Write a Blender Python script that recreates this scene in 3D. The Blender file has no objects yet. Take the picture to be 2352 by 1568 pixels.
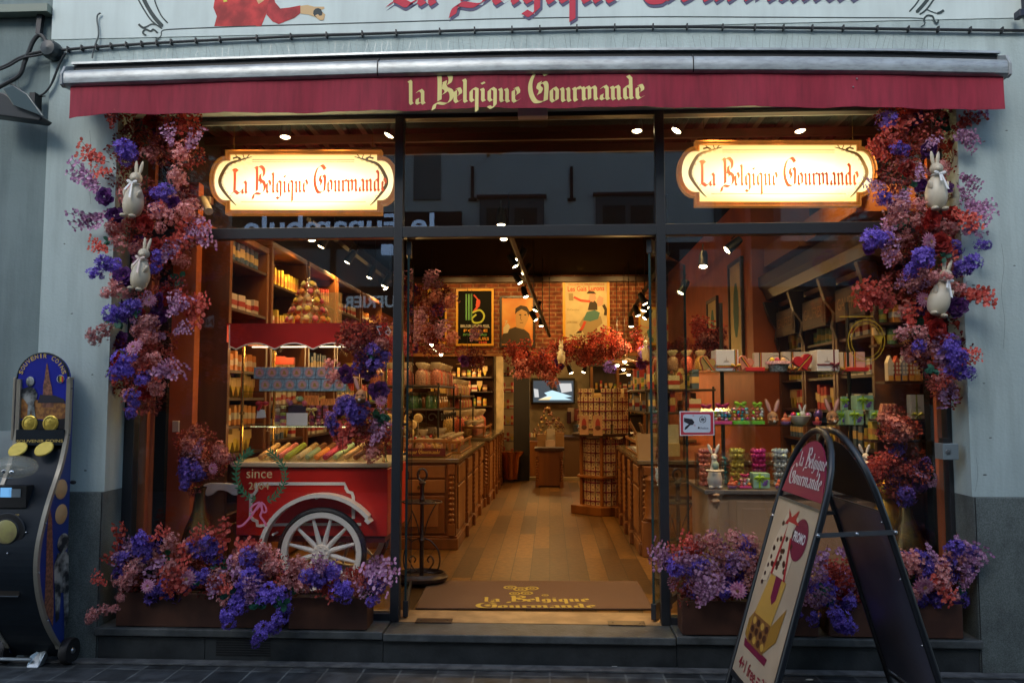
import bpy, math, random
from mathutils import Vector, Matrix
random.seed(7)
PI = math.pi
S = bpy.context.scene
COL = S.collection
# ---------------------------------------------------------------- camera
CAM = Vector((0.0, -4.93, 1.56)); YAW = math.radians(2.76); PITCH = math.radians(4.07); F = 1800.0
cam = bpy.data.objects.new('camera', bpy.data.cameras.new('camera')); COL.objects.link(cam)
cam.location = CAM; cam.rotation_mode = 'XYZ'
cam.rotation_euler = (PI/2 + PITCH, 0, YAW)
cam.data.sensor_width = 36; cam.data.lens = F/2352*36; cam.data.clip_end = 300; cam.data.clip_start = 0.05
S.camera = cam
_R = cam.rotation_euler.to_matrix()
def ray(px, py): return _R @ Vector(((px-1176)/F, -(py-784)/F, -1.0))
def at(px, py, Y):
    d = ray(px, py); return CAM + d*((Y-CAM.y)/d.y)
def atz(px, py, Z):
    d = ray(px, py); return CAM + d*((Z-CAM.z)/d.z)
def AX(px, Y, py=900): return at(px, py, Y).x
def AZ(py, Y, px=1176): return at(px, py, Y).z
# ---------------------------------------------------------------- world, sun, exposure
w = bpy.data.worlds.new("World"); S.world = w; w.use_nodes = True
nt = w.node_tree; bg = nt.nodes['Background']
sky = nt.nodes.new('ShaderNodeTexSky'); sky.sky_type = 'NISHITA'; sky.sun_disc = False
SUN_EL = math.radians(38); SUN_AZ = math.radians(200)
sky.sun_elevation = SUN_EL; sky.sun_rotation = SUN_AZ; sky.air_density = 1.3; sky.dust_density = 2.0; sky.ozone_density = 2.5
nt.links.new(sky.outputs[0], bg.inputs[0]); bg.inputs[1].default_value = 0.15
sun = bpy.data.objects.new('sun', bpy.data.lights.new('sun', 'SUN')); COL.objects.link(sun)
sun.data.energy = 0.7; sun.data.angle = math.radians(25); sun.data.color = (1.0, .96, .9)
sd = Vector((math.sin(SUN_AZ)*math.cos(SUN_EL), math.cos(SUN_AZ)*math.cos(SUN_EL), math.sin(SUN_EL)))
sun.rotation_euler = sd.to_track_quat('Z', 'Y').to_euler(); sun.location = (0, -6, 12)
S.view_settings.view_transform = 'Standard'; S.view_settings.look = 'None'; S.view_settings.gamma = 1
S.view_settings.exposure = 0.95
S.render.engine = 'CYCLES'
S.cycles.use_denoising = True
S.cycles.max_bounces = 7; S.cycles.diffuse_bounces = 3; S.cycles.glossy_bounces = 3; S.cycles.transmission_bounces = 4
S.cycles.transparent_max_bounces = 24; S.cycles.caustics_reflective = False; S.cycles.caustics_refractive = False
S.cycles.sample_clamp_indirect = 4.0
# ---------------------------------------------------------------- materials
_m = {}
def mat(name, col=(.5,.5,.5), rough=.6, metal=0., var=0., vs=6., bump=0., bs=60., emit=None, es=0., trl=0., alpha=1., spec=.5, stretch=None, coat=0., rnd=0., col2=None, ramp=(.4,.6), streak=None):
    if name in _m: return _m[name]
    m = bpy.data.materials.new(name); m.use_nodes = True; _m[name] = m
    n = m.node_tree.nodes; l = m.node_tree.links; b = n['Principled BSDF']
    b.inputs['Base Color'].default_value = (*col, 1); b.inputs['Roughness'].default_value = rough
    b.inputs['Metallic'].default_value = metal; b.inputs['Specular IOR Level'].default_value = spec
    b.inputs['Coat Weight'].default_value = coat
    m.diffuse_color = (*col, 1)
    if var or bump or col2:
        tc = n.new('ShaderNodeTexCoord'); mp = n.new('ShaderNodeMapping'); l.new(tc.outputs['Object'], mp.inputs[0])
        if stretch: mp.inputs['Scale'].default_value = stretch
    last = None
    if var or col2:
        t = n.new('ShaderNodeTexNoise'); t.inputs['Scale'].default_value = vs; t.inputs['Detail'].default_value = 6
        l.new(mp.outputs[0], t.inputs[0])
        r = n.new('ShaderNodeValToRGB'); r.color_ramp.elements[0].position = ramp[0]; r.color_ramp.elements[1].position = ramp[1]
        c2 = col2 or tuple(min(1, c*(1+var)) for c in col); c1 = col if col2 else tuple(c*(1-var) for c in col)
        r.color_ramp.elements[0].color = (*c1, 1); r.color_ramp.elements[1].color = (*c2, 1)
        l.new(t.outputs[0], r.inputs[0]); last = r.outputs[0]
    if streak and not last:
        c_ = n.new('ShaderNodeRGB'); c_.outputs[0].default_value = (*col, 1); last = c_.outputs[0]; tc = n.new('ShaderNodeTexCoord')
    if streak:
        mp2 = n.new('ShaderNodeMapping'); mp2.inputs['Scale'].default_value = streak[1]; l.new(tc.outputs['Object'], mp2.inputs[0])
        t2 = n.new('ShaderNodeTexNoise'); t2.inputs['Scale'].default_value = 3; t2.inputs['Detail'].default_value = 9; t2.inputs['Roughness'].default_value = .65; l.new(mp2.outputs[0], t2.inputs[0])
        m2 = n.new('ShaderNodeMapRange'); m2.inputs['From Min'].default_value = .42; m2.inputs['From Max'].default_value = .72; m2.inputs['To Min'].default_value = 1; m2.inputs['To Max'].default_value = 1-streak[0]; l.new(t2.outputs[0], m2.inputs[0])
        v2 = n.new('ShaderNodeVectorMath'); v2.operation = 'SCALE'; l.new(last, v2.inputs[0]); l.new(m2.outputs[0], v2.inputs['Scale']); last = v2.outputs[0]
    if rnd:
        oi = n.new('ShaderNodeObjectInfo'); hs = n.new('ShaderNodeHueSaturation'); mr = n.new('ShaderNodeMapRange')
        mr.inputs['To Min'].default_value = 1-rnd; mr.inputs['To Max'].default_value = 1+rnd
        l.new(oi.outputs['Random'], mr.inputs[0]); l.new(mr.outputs[0], hs.inputs['Value'])
        hs.inputs['Color'].default_value = (*col, 1)
        if last: l.new(last, hs.inputs['Color'])
        last = hs.outputs[0]
    if last: l.new(last, b.inputs['Base Color'])
    if bump:
        t = n.new('ShaderNodeTexNoise'); t.inputs['Scale'].default_value = bs; t.inputs['Detail'].default_value = 4
        l.new(mp.outputs[0], t.inputs[0]); bp = n.new('ShaderNodeBump'); bp.inputs['Strength'].default_value = bump
        bp.inputs['Distance'].default_value = .01; l.new(t.outputs[0], bp.inputs['Height']); l.new(bp.outputs[0], b.inputs['Normal'])
    if emit:
        b.inputs['Emission Color'].default_value = (*emit, 1); b.inputs['Emission Strength'].default_value = es
    out = n['Material Output']
    if trl:
        tr = n.new('ShaderNodeBsdfTranslucent'); tr.inputs[0].default_value = (*col, 1)
        if last: l.new(last, tr.inputs[0])
        mx = n.new('ShaderNodeMixShader'); mx.inputs[0].default_value = trl
        l.new(b.outputs[0], mx.inputs[1]); l.new(tr.outputs[0], mx.inputs[2]); l.new(mx.outputs[0], out.inputs[0])
    if alpha < 1:
        tr = n.new('ShaderNodeBsdfTransparent'); mx = n.new('ShaderNodeMixShader'); mx.inputs[0].default_value = alpha
        l.new(tr.outputs[0], mx.inputs[1]); l.new(b.outputs[0], mx.inputs[2]); l.new(mx.outputs[0], out.inputs[0])
    return m
def glass(name, tint=(1,1,1), f0=.055, rough=0.):
    if name in _m: return _m[name]
    m = bpy.data.materials.new(name); m.use_nodes = True; _m[name] = m
    n = m.node_tree.nodes; l = m.node_tree.links; n.remove(n['Principled BSDF'])
    lw = n.new('ShaderNodeLayerWeight'); lw.inputs[0].default_value = .5
    p = n.new('ShaderNodeMath'); p.operation = 'POWER'; p.inputs[1].default_value = 5; l.new(lw.outputs['Facing'], p.inputs[0])
    ma = n.new('ShaderNodeMath'); ma.operation = 'MULTIPLY_ADD'; ma.inputs[1].default_value = 1-f0; ma.inputs[2].default_value = f0; l.new(p.outputs[0], ma.inputs[0])
    tr = n.new('ShaderNodeBsdfTransparent'); tr.inputs[0].default_value = (*tint, 1)
    gl = n.new('ShaderNodeBsdfGlossy'); gl.inputs['Roughness'].default_value = rough
    mx = n.new('ShaderNodeMixShader'); l.new(ma.outputs[0], mx.inputs[0]); l.new(tr.outputs[0], mx.inputs[1]); l.new(gl.outputs[0], mx.inputs[2])
    l.new(mx.outputs[0], n['Material Output'].inputs[0]); return m
def emis(name, col, st, sample=False):
    if name in _m: return _m[name]
    m = mat(name, (.0,.0,.0), .5, emit=col, es=st)
    if not sample: m.cycles.emission_sampling = 'NONE'
    return m
def brickmat(name, c1, c2, mortar, scale, bw, rh, ms=.02, off=.5, var=.3, bump=.5, rough=.8, rot=None, swap=None, mult=None, nscale=14):
    if name in _m: return _m[name]
    m = bpy.data.materials.new(name); m.use_nodes = True; _m[name] = m
    n = m.node_tree.nodes; l = m.node_tree.links; b = n['Principled BSDF']; b.inputs['Roughness'].default_value = rough
    tc = n.new('ShaderNodeTexCoord'); src = tc.outputs['Object']
    sx = n.new('ShaderNodeSeparateXYZ'); cx = n.new('ShaderNodeCombineXYZ'); l.new(src, sx.inputs[0])
    sw = swap or 'XZ'
    l.new(sx.outputs[sw[0]], cx.inputs[0]); l.new(sx.outputs[sw[1]], cx.inputs[1])
    br = n.new('ShaderNodeTexBrick'); l.new(cx.outputs[0], br.inputs[0])
    # slightly wobbling joints
    nz0 = n.new('ShaderNodeTexNoise'); nz0.inputs['Scale'].default_value = 5; l.new(src, nz0.inputs[0])
    va = n.new('ShaderNodeVectorMath'); va.operation = 'MULTIPLY_ADD'; va.inputs[1].default_value = (.012,.012,0); l.new(nz0.outputs['Color'], va.inputs[0]); l.new(cx.outputs[0], va.inputs[2]); l.new(va.outputs[0], br.inputs[0])
    br.inputs['Color1'].default_value = (*c1, 1); br.inputs['Color2'].default_value = (*c2, 1); br.inputs['Mortar'].default_value = (*mortar, 1)
    br.inputs['Scale'].default_value = scale; br.inputs['Brick Width'].default_value = bw; br.inputs['Row Height'].default_value = rh
    br.inputs['Mortar Size'].default_value = ms; br.offset = off
    nz = n.new('ShaderNodeTexNoise'); nz.inputs['Scale'].default_value = nscale; nz.inputs['Detail'].default_value = 8; l.new(src, nz.inputs[0])
    mr = n.new('ShaderNodeMapRange'); mr.inputs['From Min'].default_value = .3; mr.inputs['From Max'].default_value = .7
    mr.inputs['To Min'].default_value = 1-var; mr.inputs['To Max'].default_value = 1+var; l.new(nz.outputs[0], mr.inputs[0])
    mu = n.new('ShaderNodeVectorMath'); mu.operation = 'SCALE'; l.new(br.outputs['Color'], mu.inputs[0]); l.new(mr.outputs[0], mu.inputs['Scale'])
    l.new(mu.outputs[0], b.inputs['Base Color'])
    bp = n.new('ShaderNodeBump'); bp.inputs['Strength'].default_value = bump; bp.inputs['Distance'].default_value = .01
    sb = n.new('ShaderNodeMath'); sb.operation = 'MULTIPLY_ADD'; sb.inputs[1].default_value = -1.; l.new(br.outputs['Fac'], sb.inputs[0]); l.new(nz.outputs[0], sb.inputs[2])
    l.new(sb.outputs[0], bp.inputs['Height']); l.new(bp.outputs[0], b.inputs['Normal']); return m
# ---------------------------------------------------------------- mesh building
class MB:
    def __init__(s): s.v = []; s.f = []; s.mi = []; s.sm = []; s.M = None; s.cur = 0; s.smooth = False
    def add(s, vs, fs, mi=None, smooth=None):
        o = len(s.v)
        for p in vs:
            p = Vector(p); s.v.append(s.M @ p if s.M else p)
        for f in fs: s.f.append([i+o for i in f]); s.mi.append(s.cur if mi is None else mi); s.sm.append(s.smooth if smooth is None else smooth)
        return s
    def box(s, x0, x1, y0, y1, z0, z1, mi=None):
        return s.add([(x0,y0,z0),(x1,y0,z0),(x1,y1,z0),(x0,y1,z0),(x0,y0,z1),(x1,y0,z1),(x1,y1,z1),(x0,y1,z1)],
                     [(0,3,2,1),(4,5,6,7),(0,1,5,4),(1,2,6,5),(2,3,7,6),(3,0,4,7)], mi)
    def cbox(s, c, d, mi=None): return s.box(c[0]-d[0]/2,c[0]+d[0]/2,c[1]-d[1]/2,c[1]+d[1]/2,c[2]-d[2]/2,c[2]+d[2]/2, mi)
    def prism(s, pts, e, mi=None):   # pts: 3D polygon, e: extrusion vector
        n = len(pts); P = [Vector(p) for p in pts]; E = Vector(e)
        return s.add(P+[p+E for p in P], [list(range(n))[::-1], [n+i for i in range(n)]]+[(i,(i+1)%n,n+(i+1)%n,n+i) for i in range(n)], mi)
    def poly(s, pts, mi=None): return s.add(pts, [list(range(len(pts)))], mi)
    def tube(s, pts, r, seg=8, mi=None, closed=False, caps=True):
        P = [Vector(p) for p in pts]; n = len(P); R = r if isinstance(r, (list,tuple)) else [r]*n; vs = []; up = None
        for i, p in enumerate(P):
            if closed: t = P[(i+1)%n]-P[i-1]
            else: t = P[min(i+1,n-1)]-P[max(i-1,0)]
            t.normalize()
            if up is None:
                up = Vector((0,0,1)) if abs(t.z) < .9 else Vector((1,0,0))
            a = t.cross(up)
            if a.length < 1e-5: a = t.cross(Vector((1,0,0)))
            a.normalize(); b = a.cross(t).normalized(); up = b
            for k in range(seg):
                an = 2*PI*k/seg; vs.append(p+(a*math.cos(an)+b*math.sin(an))*R[i])
        fs = []
        for i in range(n if closed else n-1):
            j = (i+1)%n
            for k in range(seg): fs.append((i*seg+k, i*seg+(k+1)%seg, j*seg+(k+1)%seg, j*seg+k))
        if caps and not closed: fs += [list(range(seg))[::-1], [(n-1)*seg+k for k in range(seg)]]
        return s.add(vs, fs, mi, True)
    def lathe(s, prof, c=(0,0,0), seg=20, mi=None, axis='Z', sx=1, sy=1, ang=2*PI):
        vs = []; fs = []; n = len(prof); c = Vector(c); full = ang > 6.2; m = seg if full else seg+1
        for r, z in prof:
            for k in range(m):
                a = ang*k/seg; p = (r*math.cos(a)*sx, r*math.sin(a)*sy, z)
                if axis == 'Y': p = (p[0], p[2], p[1])
                if axis == 'X': p = (p[2], p[0], p[1])
                vs.append(c+Vector(p))
        for i in range(n-1):
            for k in range(seg):
                k2 = (k+1) % m; fs.append((i*m+k, i*m+k2, (i+1)*m+k2, (i+1)*m+k))
        return s.add(vs, fs, mi, True)
    def ball(s, c, r, seg=12, rings=8, mi=None, M=None):
        r = r if isinstance(r, (list,tuple)) else (r,r,r); vs = []; fs = []
        for i in range(rings+1):
            t = PI*i/rings
            for k in range(seg):
                a = 2*PI*k/seg; p = Vector((r[0]*math.sin(t)*math.cos(a), r[1]*math.sin(t)*math.sin(a), r[2]*math.cos(t)))
                if M: p = M @ p
                vs.append(Vector(c)+p)
        for i in range(rings):
            for k in range(seg): fs.append((i*seg+k, (i+1)*seg+k, (i+1)*seg+(k+1)%seg, i*seg+(k+1)%seg))
        return s.add(vs, fs, mi, True)
    def mesh(s, name, mats, org=None):
        me = bpy.data.meshes.new(name); o = org or Vector((0,0,0))
        me.from_pydata([tuple(v-o) for v in s.v], [], s.f)
        for m in (mats if isinstance(mats, (list,tuple)) else [mats]): me.materials.append(m)
        me.polygons.foreach_set('material_index', s.mi); me.polygons.foreach_set('use_smooth', s.sm)
        me.validate(); me.update(); return me
    def build(s, name, mats, parent=None, loc=None, bevel=0, sharp=True):
        org = Vector(parent.matrix_world.translation) if parent else (Vector(loc) if loc else Vector((0,0,0)))
        if parent and parent.parent: org = gl(parent)
        elif parent: org = gl(parent)
        me = s.mesh(name, mats, org)
        if sharp and any(s.sm): me.set_sharp_from_angle(angle=math.radians(38))
        o = bpy.data.objects.new(name, me); COL.objects.link(o)
        if parent: o.parent = parent
        else: o.location = org
        if bevel:
            b = o.modifiers.new('bevel', 'BEVEL'); b.width = bevel; b.segments = 2; b.limit_method = 'ANGLE'; b.angle_limit = math.radians(40)
        return o
def gl(o):
    v = Vector(o.location)
    while o.parent: o = o.parent; v += Vector(o.location)
    return v
def tag(o, label=None, cat=None, group=None, kind=None):
    if label: o['label'] = label
    if cat: o['category'] = cat
    if group: o['group'] = group
    if kind: o['kind'] = kind
    return o
def thing(name, loc, label, cat, group=None):
    o = bpy.data.objects.new(name, None); COL.objects.link(o); o.location = loc; o.empty_display_size = .1
    return tag(o, label, cat, group)
def dup(o, loc=None, rot=None, label=None, parent=None, scale=None):
    c = o.copy(); COL.objects.link(c)
    if parent: c.parent = parent
    if loc is not None: c.location = loc
    if rot is not None: c.rotation_euler = rot
    if scale is not None: c.scale = (scale,)*3 if not isinstance(scale, tuple) else scale
    if label: c['label'] = label
    for ch in list(o.children): dup(ch, parent=c)
    return c
ORD = ['first','second','third','fourth','fifth','sixth','seventh','eighth','ninth','tenth','eleventh','twelfth','thirteenth','fourteenth']
def crom(pts, n=6, closed=False):
    P = [Vector(p) for p in pts]; out = []; N = len(P)
    for i in range(N if closed else N-1):
        p0 = P[(i-1)%N] if closed or i > 0 else P[0]; p1 = P[i]; p2 = P[(i+1)%N]; p3 = P[(i+2)%N] if closed or i < N-2 else P[-1]
        for k in range(n):
            t = k/n; out.append(.5*((2*p1)+(-p0+p2)*t+(2*p0-5*p1+4*p2-p3)*t*t+(-p0+3*p1-3*p2+p3)*t**3))
    if not closed: out.append(P[-1])
    return out
# ---------------------------------------------------------------- lettering
def frame_place(pts2, org, rt, up, depth):
    n = rt.cross(up).normalized()   # towards the reader
    return [org+rt*x+up*y+n*depth for x, y in pts2]
_tc = {}
def plain_text(body, p0, p1, p2=None, h=None, name='lettering', m=None, parent=None, bold=0., depth=.0015, up=None, font_w=None):
    """lettering from p0 (left baseline) to p1 (right baseline); h = cap height"""
    cu = bpy.data.curves.new('t', 'FONT'); cu.body = body; cu.size = 1; cu.offset = bold; cu.resolution_u = 3
    ob = bpy.data.objects.new('t', cu); COL.objects.link(ob)
    dg = bpy.context.evaluated_depsgraph_get(); me = ob.evaluated_get(dg).to_mesh()
    vs = [v.co.copy() for v in me.vertices]; fs = [list(p.vertices) for p in me.polygons]
    ob.evaluated_get(dg).to_mesh_clear(); bpy.data.objects.remove(ob)
    xa = min(v.x for v in vs); xb = max(v.x for v in vs)
    P0 = Vector(p0); P1 = Vector(p1); rt = (P1-P0); L = rt.length; rt.normalize()
    upv = Vector(up).normalized() if up else Vector((0,0,1)); nn = rt.cross(upv).normalized(); upv = nn.cross(rt).normalized()
    sx = L/(xb-xa); sy = (h/.72) if h else sx
    b = MB(); b.add([P0+rt*(v.x-xa)*sx+upv*v.y*sy+nn*depth for v in vs], fs)
    return b.build(name, m, parent)
def minim(x): return [(x-.1,.9),(x,.78),(x,.16),(x+.1,.04)]
BL = {
 'l': (.46, [[(-.1,1.56),(0,1.44),(0,.16),(.1,.04)]]),
 'i': (.46, [minim(0), [(-.05,1.32),(.05,1.22)]]),
 'n': (.86, [minim(0), [(.05,.72),(.28,.95),(.42,.8),(.42,.16),(.52,.04)]]),
 'm': (1.26,[minim(0), [(.05,.72),(.28,.95),(.42,.8),(.42,.1)], [(.47,.72),(.7,.95),(.84,.8),(.84,.16),(.94,.04)]]),
 'u': (.88, [minim(0), [(.1,.04),(.4,.2)], [(.32,.9),(.42,.78),(.42,.16),(.52,.04)]]),
 'r': (.62, [minim(0), [(.05,.72),(.25,.95),(.4,.82)]]),
 'a': (.84, [[(.0,.78),(.25,.96),(.42,.8),(.42,.16),(.52,.04)], [(.42,.55),(.05,.38),(.0,.14),(.14,.04),(.4,.2)]]),
 'e': (.7,  [[(.3,.95),(.0,.78),(.0,.18),(.14,.04),(.42,.2)], [(.1,.95),(.26,.97),(.38,.75),(.36,.58),(.04,.4)]]),
 'o': (.82, [[(.2,.95),(.0,.78),(.0,.18),(.15,.04),(.4,.16),(.42,.76),(.22,.96)]]),
 'd': (.88, [[(.2,.95),(.0,.78),(.0,.18),(.15,.04),(.4,.2)], [(.22,1.6),(.42,1.4),(.42,.16),(.52,.04)], [(.2,.95),(.42,.78)]]),
 'g': (.86, [[(.42,.22),(.14,.06),(.0,.2),(.0,.76),(.2,.95),(.42,.8),(.42,-.2),(.2,-.42),(-.05,-.28)]]),
 'q': (.86, [[(.42,.22),(.14,.06),(.0,.2),(.0,.76),(.2,.95),(.42,.85),(.42,-.62)]]),
 'B': (1.5, [[(.05,2.0),(.32,1.85),(.34,.2)], [(.2,1.9),(.7,2.08),(1.12,1.78),(1.05,1.32),(.62,1.08),(1.15,.82),(1.2,.3),(.8,-.02),(.1,.02),(-.1,-.4)], [(.5,1.35),(.72,1.45),(.68,1.15),(.86,.86),(.62,.62)]]),
 'G': (1.56,[[(1.2,1.75),(.85,2.05),(.35,1.85),(.05,1.25),(.08,.6),(.4,.06),(.9,.02),(1.12,.16)], [(.72,1.12),(1.0,1.3),(1.2,1.05),(1.14,.1)], [(.72,1.3),(.62,1.0),(.8,.82),(.66,.52)]]),
 'L': (1.2, [[(.02,1.85),(.3,1.72),(.32,.25)], [(.3,1.9),(.62,1.72)], [(.02,.02),(.32,.22),(.78,.02),(1.0,.2)]]),
 'D': (1.4, [[(.05,1.9),(.3,1.75),(.3,.1),(.7,.0),(1.1,.5),(1.1,1.4),(.6,1.95),(.1,1.75)]]),
 ' ': (.5, []),
}
def black_text(body, p0, p1, xh, m, parent, name='lettering', nib=.3, ang=38, depth=.0015, up=(0,0,1), curve=None, outline=None, shear=0):
    """broad-nib lettering between two baseline points, xh = height of a small letter"""
    tot = sum(BL[c][0] for c in body)-.3; P0 = Vector(p0); P1 = Vector(p1); rt = P1-P0; L = rt.length; rt.normalize()
    up = Vector(up).normalized(); nn = rt.cross(up).normalized(); up = nn.cross(rt).normalized(); sx = L/tot
    a = math.radians(ang); nx, ny = nib*math.cos(a)/2, nib*math.sin(a)/2*.8; b = MB(); x = .12; k = 0
    for c in body:
        adv, strokes = BL[c]
        for st in strokes:
            pts = [(p.x, p.y) for p in crom([(q[0],q[1],0) for q in st], 5)] if c in 'BGLD' else st
            big = 1.25 if c in 'BGLD' else 1.; k += 1
            for i in range(len(pts)-1):
                q = []
                for (sxn, pt) in ((-1,pts[i]),(1,pts[i]),(1,pts[i+1]),(-1,pts[i+1])):
                    X = (x+pt[0]+sxn*nx*big); Y = pt[1]+sxn*ny*big
                    X += shear*Y; off = curve(X/tot) if curve else 0
                    q.append(P0+rt*(X*sx)+up*(Y*xh+off)+nn*(depth+k*.00003+(i%2)*.00001))
                b.add(q, [(0,1,2,3)])
        x += adv
    return b.build(name, m, parent)
# ================================================================ materials used widely
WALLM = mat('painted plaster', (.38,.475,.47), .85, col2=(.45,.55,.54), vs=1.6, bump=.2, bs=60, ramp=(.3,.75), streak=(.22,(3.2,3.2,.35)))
SIDEM = mat('grey plaster', (.15,.205,.21), .9, col2=(.19,.25,.255), vs=2.5, bump=.2, bs=60, ramp=(.3,.7), streak=(.3,(3,3,.3)))  # grey deepened to take in the vignette at the left edge
GRAN = mat('granite', (.085,.105,.10), .7, col2=(.17,.20,.19), vs=170, bump=.2, bs=200, ramp=(.35,.65), streak=(.55,(1.6,1.6,1.0)))
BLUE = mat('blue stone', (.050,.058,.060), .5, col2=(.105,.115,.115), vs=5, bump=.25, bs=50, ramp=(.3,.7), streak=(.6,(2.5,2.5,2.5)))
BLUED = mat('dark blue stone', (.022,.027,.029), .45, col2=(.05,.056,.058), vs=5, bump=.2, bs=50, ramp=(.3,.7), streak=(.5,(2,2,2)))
ALU = mat('anthracite aluminium', (.022,.024,.028), .38, metal=.0, spec=.5)
BLACK = mat('black', (.012,.012,.013), .5)
SILV = mat('dirty silver', (.38,.42,.43), .38, metal=.35, col2=(.25,.27,.28), vs=5, stretch=(3,1,14), ramp=(.45,.8), streak=(.45,(1.5,3,3)))
TERRA = mat('terracotta paint', (.42,.10,.025), .6, var=.12, vs=3)
BURG = mat('burgundy canvas', (.33,.016,.042), .75, col2=(.25,.012,.032), vs=4, stretch=(9,1,1), bump=.25, bs=900, ramp=(.35,.7), streak=(.3,(7,7,.9)))
GLS = glass('window glass', (1,1,1), .065)
zF = .18
YW = -.23
XL = AX(248, YW); XR = AX(2223, YW); ZT = AZ(232, YW)
# ---------------------------------------------------------------- ground
pv = brickmat('wet paving', (.024,.028,.031), (.060,.066,.070), (.11,.118,.115), 1., .213, .2, ms=.006, off=0., var=.6, bump=.6, rough=.42, swap='XY', nscale=9)
g = MB(); g.add([(-30,-30,0),(30,-30,0),(30,12,0),(-30,12,0)], [(0,1,2,3)])
tag(g.build('pavement', pv), kind='structure')
k = MB(); k.box(XL-.6, XR+.6, -.34, -.262, .004, .012)
tag(k.build('mortar_strip', mat('pale mortar', (.11,.115,.115), .9, col2=(.06,.063,.065), vs=12, bump=.3)), kind='structure')
# small litter
for i, (px, py, s, lb) in enumerate([(1940/1176*0+2021,1515,.014,'white scrap of paper lying by the left foot of the pavement sign'),(1860,1561,.012,'pale crumb on the paving in front of the doorway on the right'),(1412,1530,.011,'small white paper crumb on the paving below the door'),(1582,1512,.009,'tiny pale pebble on the paving by the step'),(2155,1520,.012,'yellow leaf scrap on the paving beside the pavement sign')]):
    p = atz(px, py, .004); b = MB(); n = 6
    b.prism([(p.x+s*1.6*math.cos(a*1.05)*(1+.3*math.sin(a*2.3)), p.y+s*math.sin(a*1.05)*.9, .0045) for a in range(n)], (0,0,.004))
    tag(b.build('litter_scrap', mat('litter pale', (.6,.58,.5) , .8) if i < 4 else mat('litter yellow', (.5,.25,.03), .8)), lb, 'litter')
# ---------------------------------------------------------------- the shop building
shop = thing('shop_building', (0,0,0), 'pale blue-grey painted shop building with wide glazed shopfront and stone plinth', 'building')
XN = AX(118, YW, 100)   # seam to the neighbour
b = MB()
zb = AZ(1134, YW, 1176)
b.box(XN, XL, YW, .12, zb, 8.0); b.box(XR, 7.0, YW, .12, zb, 8.0); b.box(XL, XR, YW, .12, ZT, 8.0)
b.build('wall', WALLM, shop)
b = MB()
b.box(XN, XL, YW-.015, .12, 0, zb-.002); b.build('plinth', GRAN, shop, bevel=.004)
b = MB(); b.box(XR, 7.0, YW-.015, .12, 0, zb-.002); b.build('plinth', GRAN, shop, bevel=.004)
for X in (AX(246,YW), AX(2226,YW)): b = MB(); b.box(X-.003, X+.003, YW-.0165, YW-.0152, 0, zb-.002); b.build('plinth_joint', BLACK, shop)
# chips and small stains on the painted wall
for i,(px,py,r) in enumerate(((2236,655,3),(2290,470,2),(2215,668,2),(2275,1005,2.5),(2312,300,2),(2260,880,2),(222,372,3),(148,560,2),(196,1080,3),(212,860,2),(165,720,2),(2262,1090,3),(2330,610,2),(230,640,2))):
    m_ = MB(); m_.poly([at(px+r*1.5*math.cos(k*1.05+i)*(1+.35*math.sin(k*2.1+i)), py+r*.7*math.sin(k*1.05+i), YW-.0012) for k in range(6)][::-1]); m_.build('paint_chip', mat('paint chip', (.13,.15,.145), .9), shop)
for pts in ([(2300,560),(2306,610),(2300,670),(2308,740),(2304,800)],[(206,300),(210,360),(205,420),(209,470)],[(2240,1128),(2246,1090),(2242,1050)]):
    m_ = MB(); ps = crom([(x,y,0) for x,y in pts],4); L_ = [at(q.x-.35,q.y,YW-.001) for q in ps]; R_ = [at(q.x+.35,q.y,YW-.001) for q in ps]; n_ = len(ps)
    m_.add(L_+R_, [(k,k+1,n_+k+1,n_+k) for k in range(n_-1)]); m_.build('hairline_crack', mat('crack', (.17,.21,.205), .9), shop)
# sill and riser
xa = AX(886, -.26); xb_ = AX(1545, -.26)
b = MB()
for (u0, u1, zt) in ((XL-.012, xa-.002, zF+.008), (xa+.002, xb_-.002, zF-.001), (xb_+.002, XR+.012, zF+.006)):
    b.box(u0, u1, -.268, .10, zt-.045, zt)
b.build('door_sill', BLUE, shop, bevel=.006)
b = MB()
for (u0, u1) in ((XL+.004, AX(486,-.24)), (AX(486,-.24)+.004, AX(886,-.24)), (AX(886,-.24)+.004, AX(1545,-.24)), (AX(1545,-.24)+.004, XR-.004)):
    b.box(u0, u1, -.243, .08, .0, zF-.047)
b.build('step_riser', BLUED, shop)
# air grille in the riser under the boxes
b = MB(); ga, gb_ = at(497,1478,-.244), at(622,1478,-.244)
for i in range(7): b.box(ga.x, gb_.x, -.2475, -.244, .035+i*.014, .041+i*.014)
b.build('air_grille', BLACK, shop)
# neighbour building at the left
nb = thing('neighbour_building', (XN-1, 0, 0), 'grey plastered neighbouring wall at the left edge, separated by a vertical seam', 'building')
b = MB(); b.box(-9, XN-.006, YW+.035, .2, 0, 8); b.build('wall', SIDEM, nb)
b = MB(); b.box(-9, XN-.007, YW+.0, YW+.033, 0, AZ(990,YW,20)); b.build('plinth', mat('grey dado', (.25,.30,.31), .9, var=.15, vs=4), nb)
b = MB(); za = AZ(25,YW,60)
b.box(-9, XN-.004, YW-.05, YW+.033, za-.03, za+.02)
b.build('fascia_rail', mat('old rail', (.2,.24,.2), .6), nb)
b = MB(); b.add([at(97,34,YW),at(104,34,YW),at(98,82,YW),at(88,82,YW)],[(0,1,2,3)])
b2 = MB(); b2.prism([at(92,33,YW+.02),at(104,33,YW+.02),at(98,82,YW+.02),at(88,82,YW+.02)], (0,-.03,0)); b2.build('bracket', ALU, nb)
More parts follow.
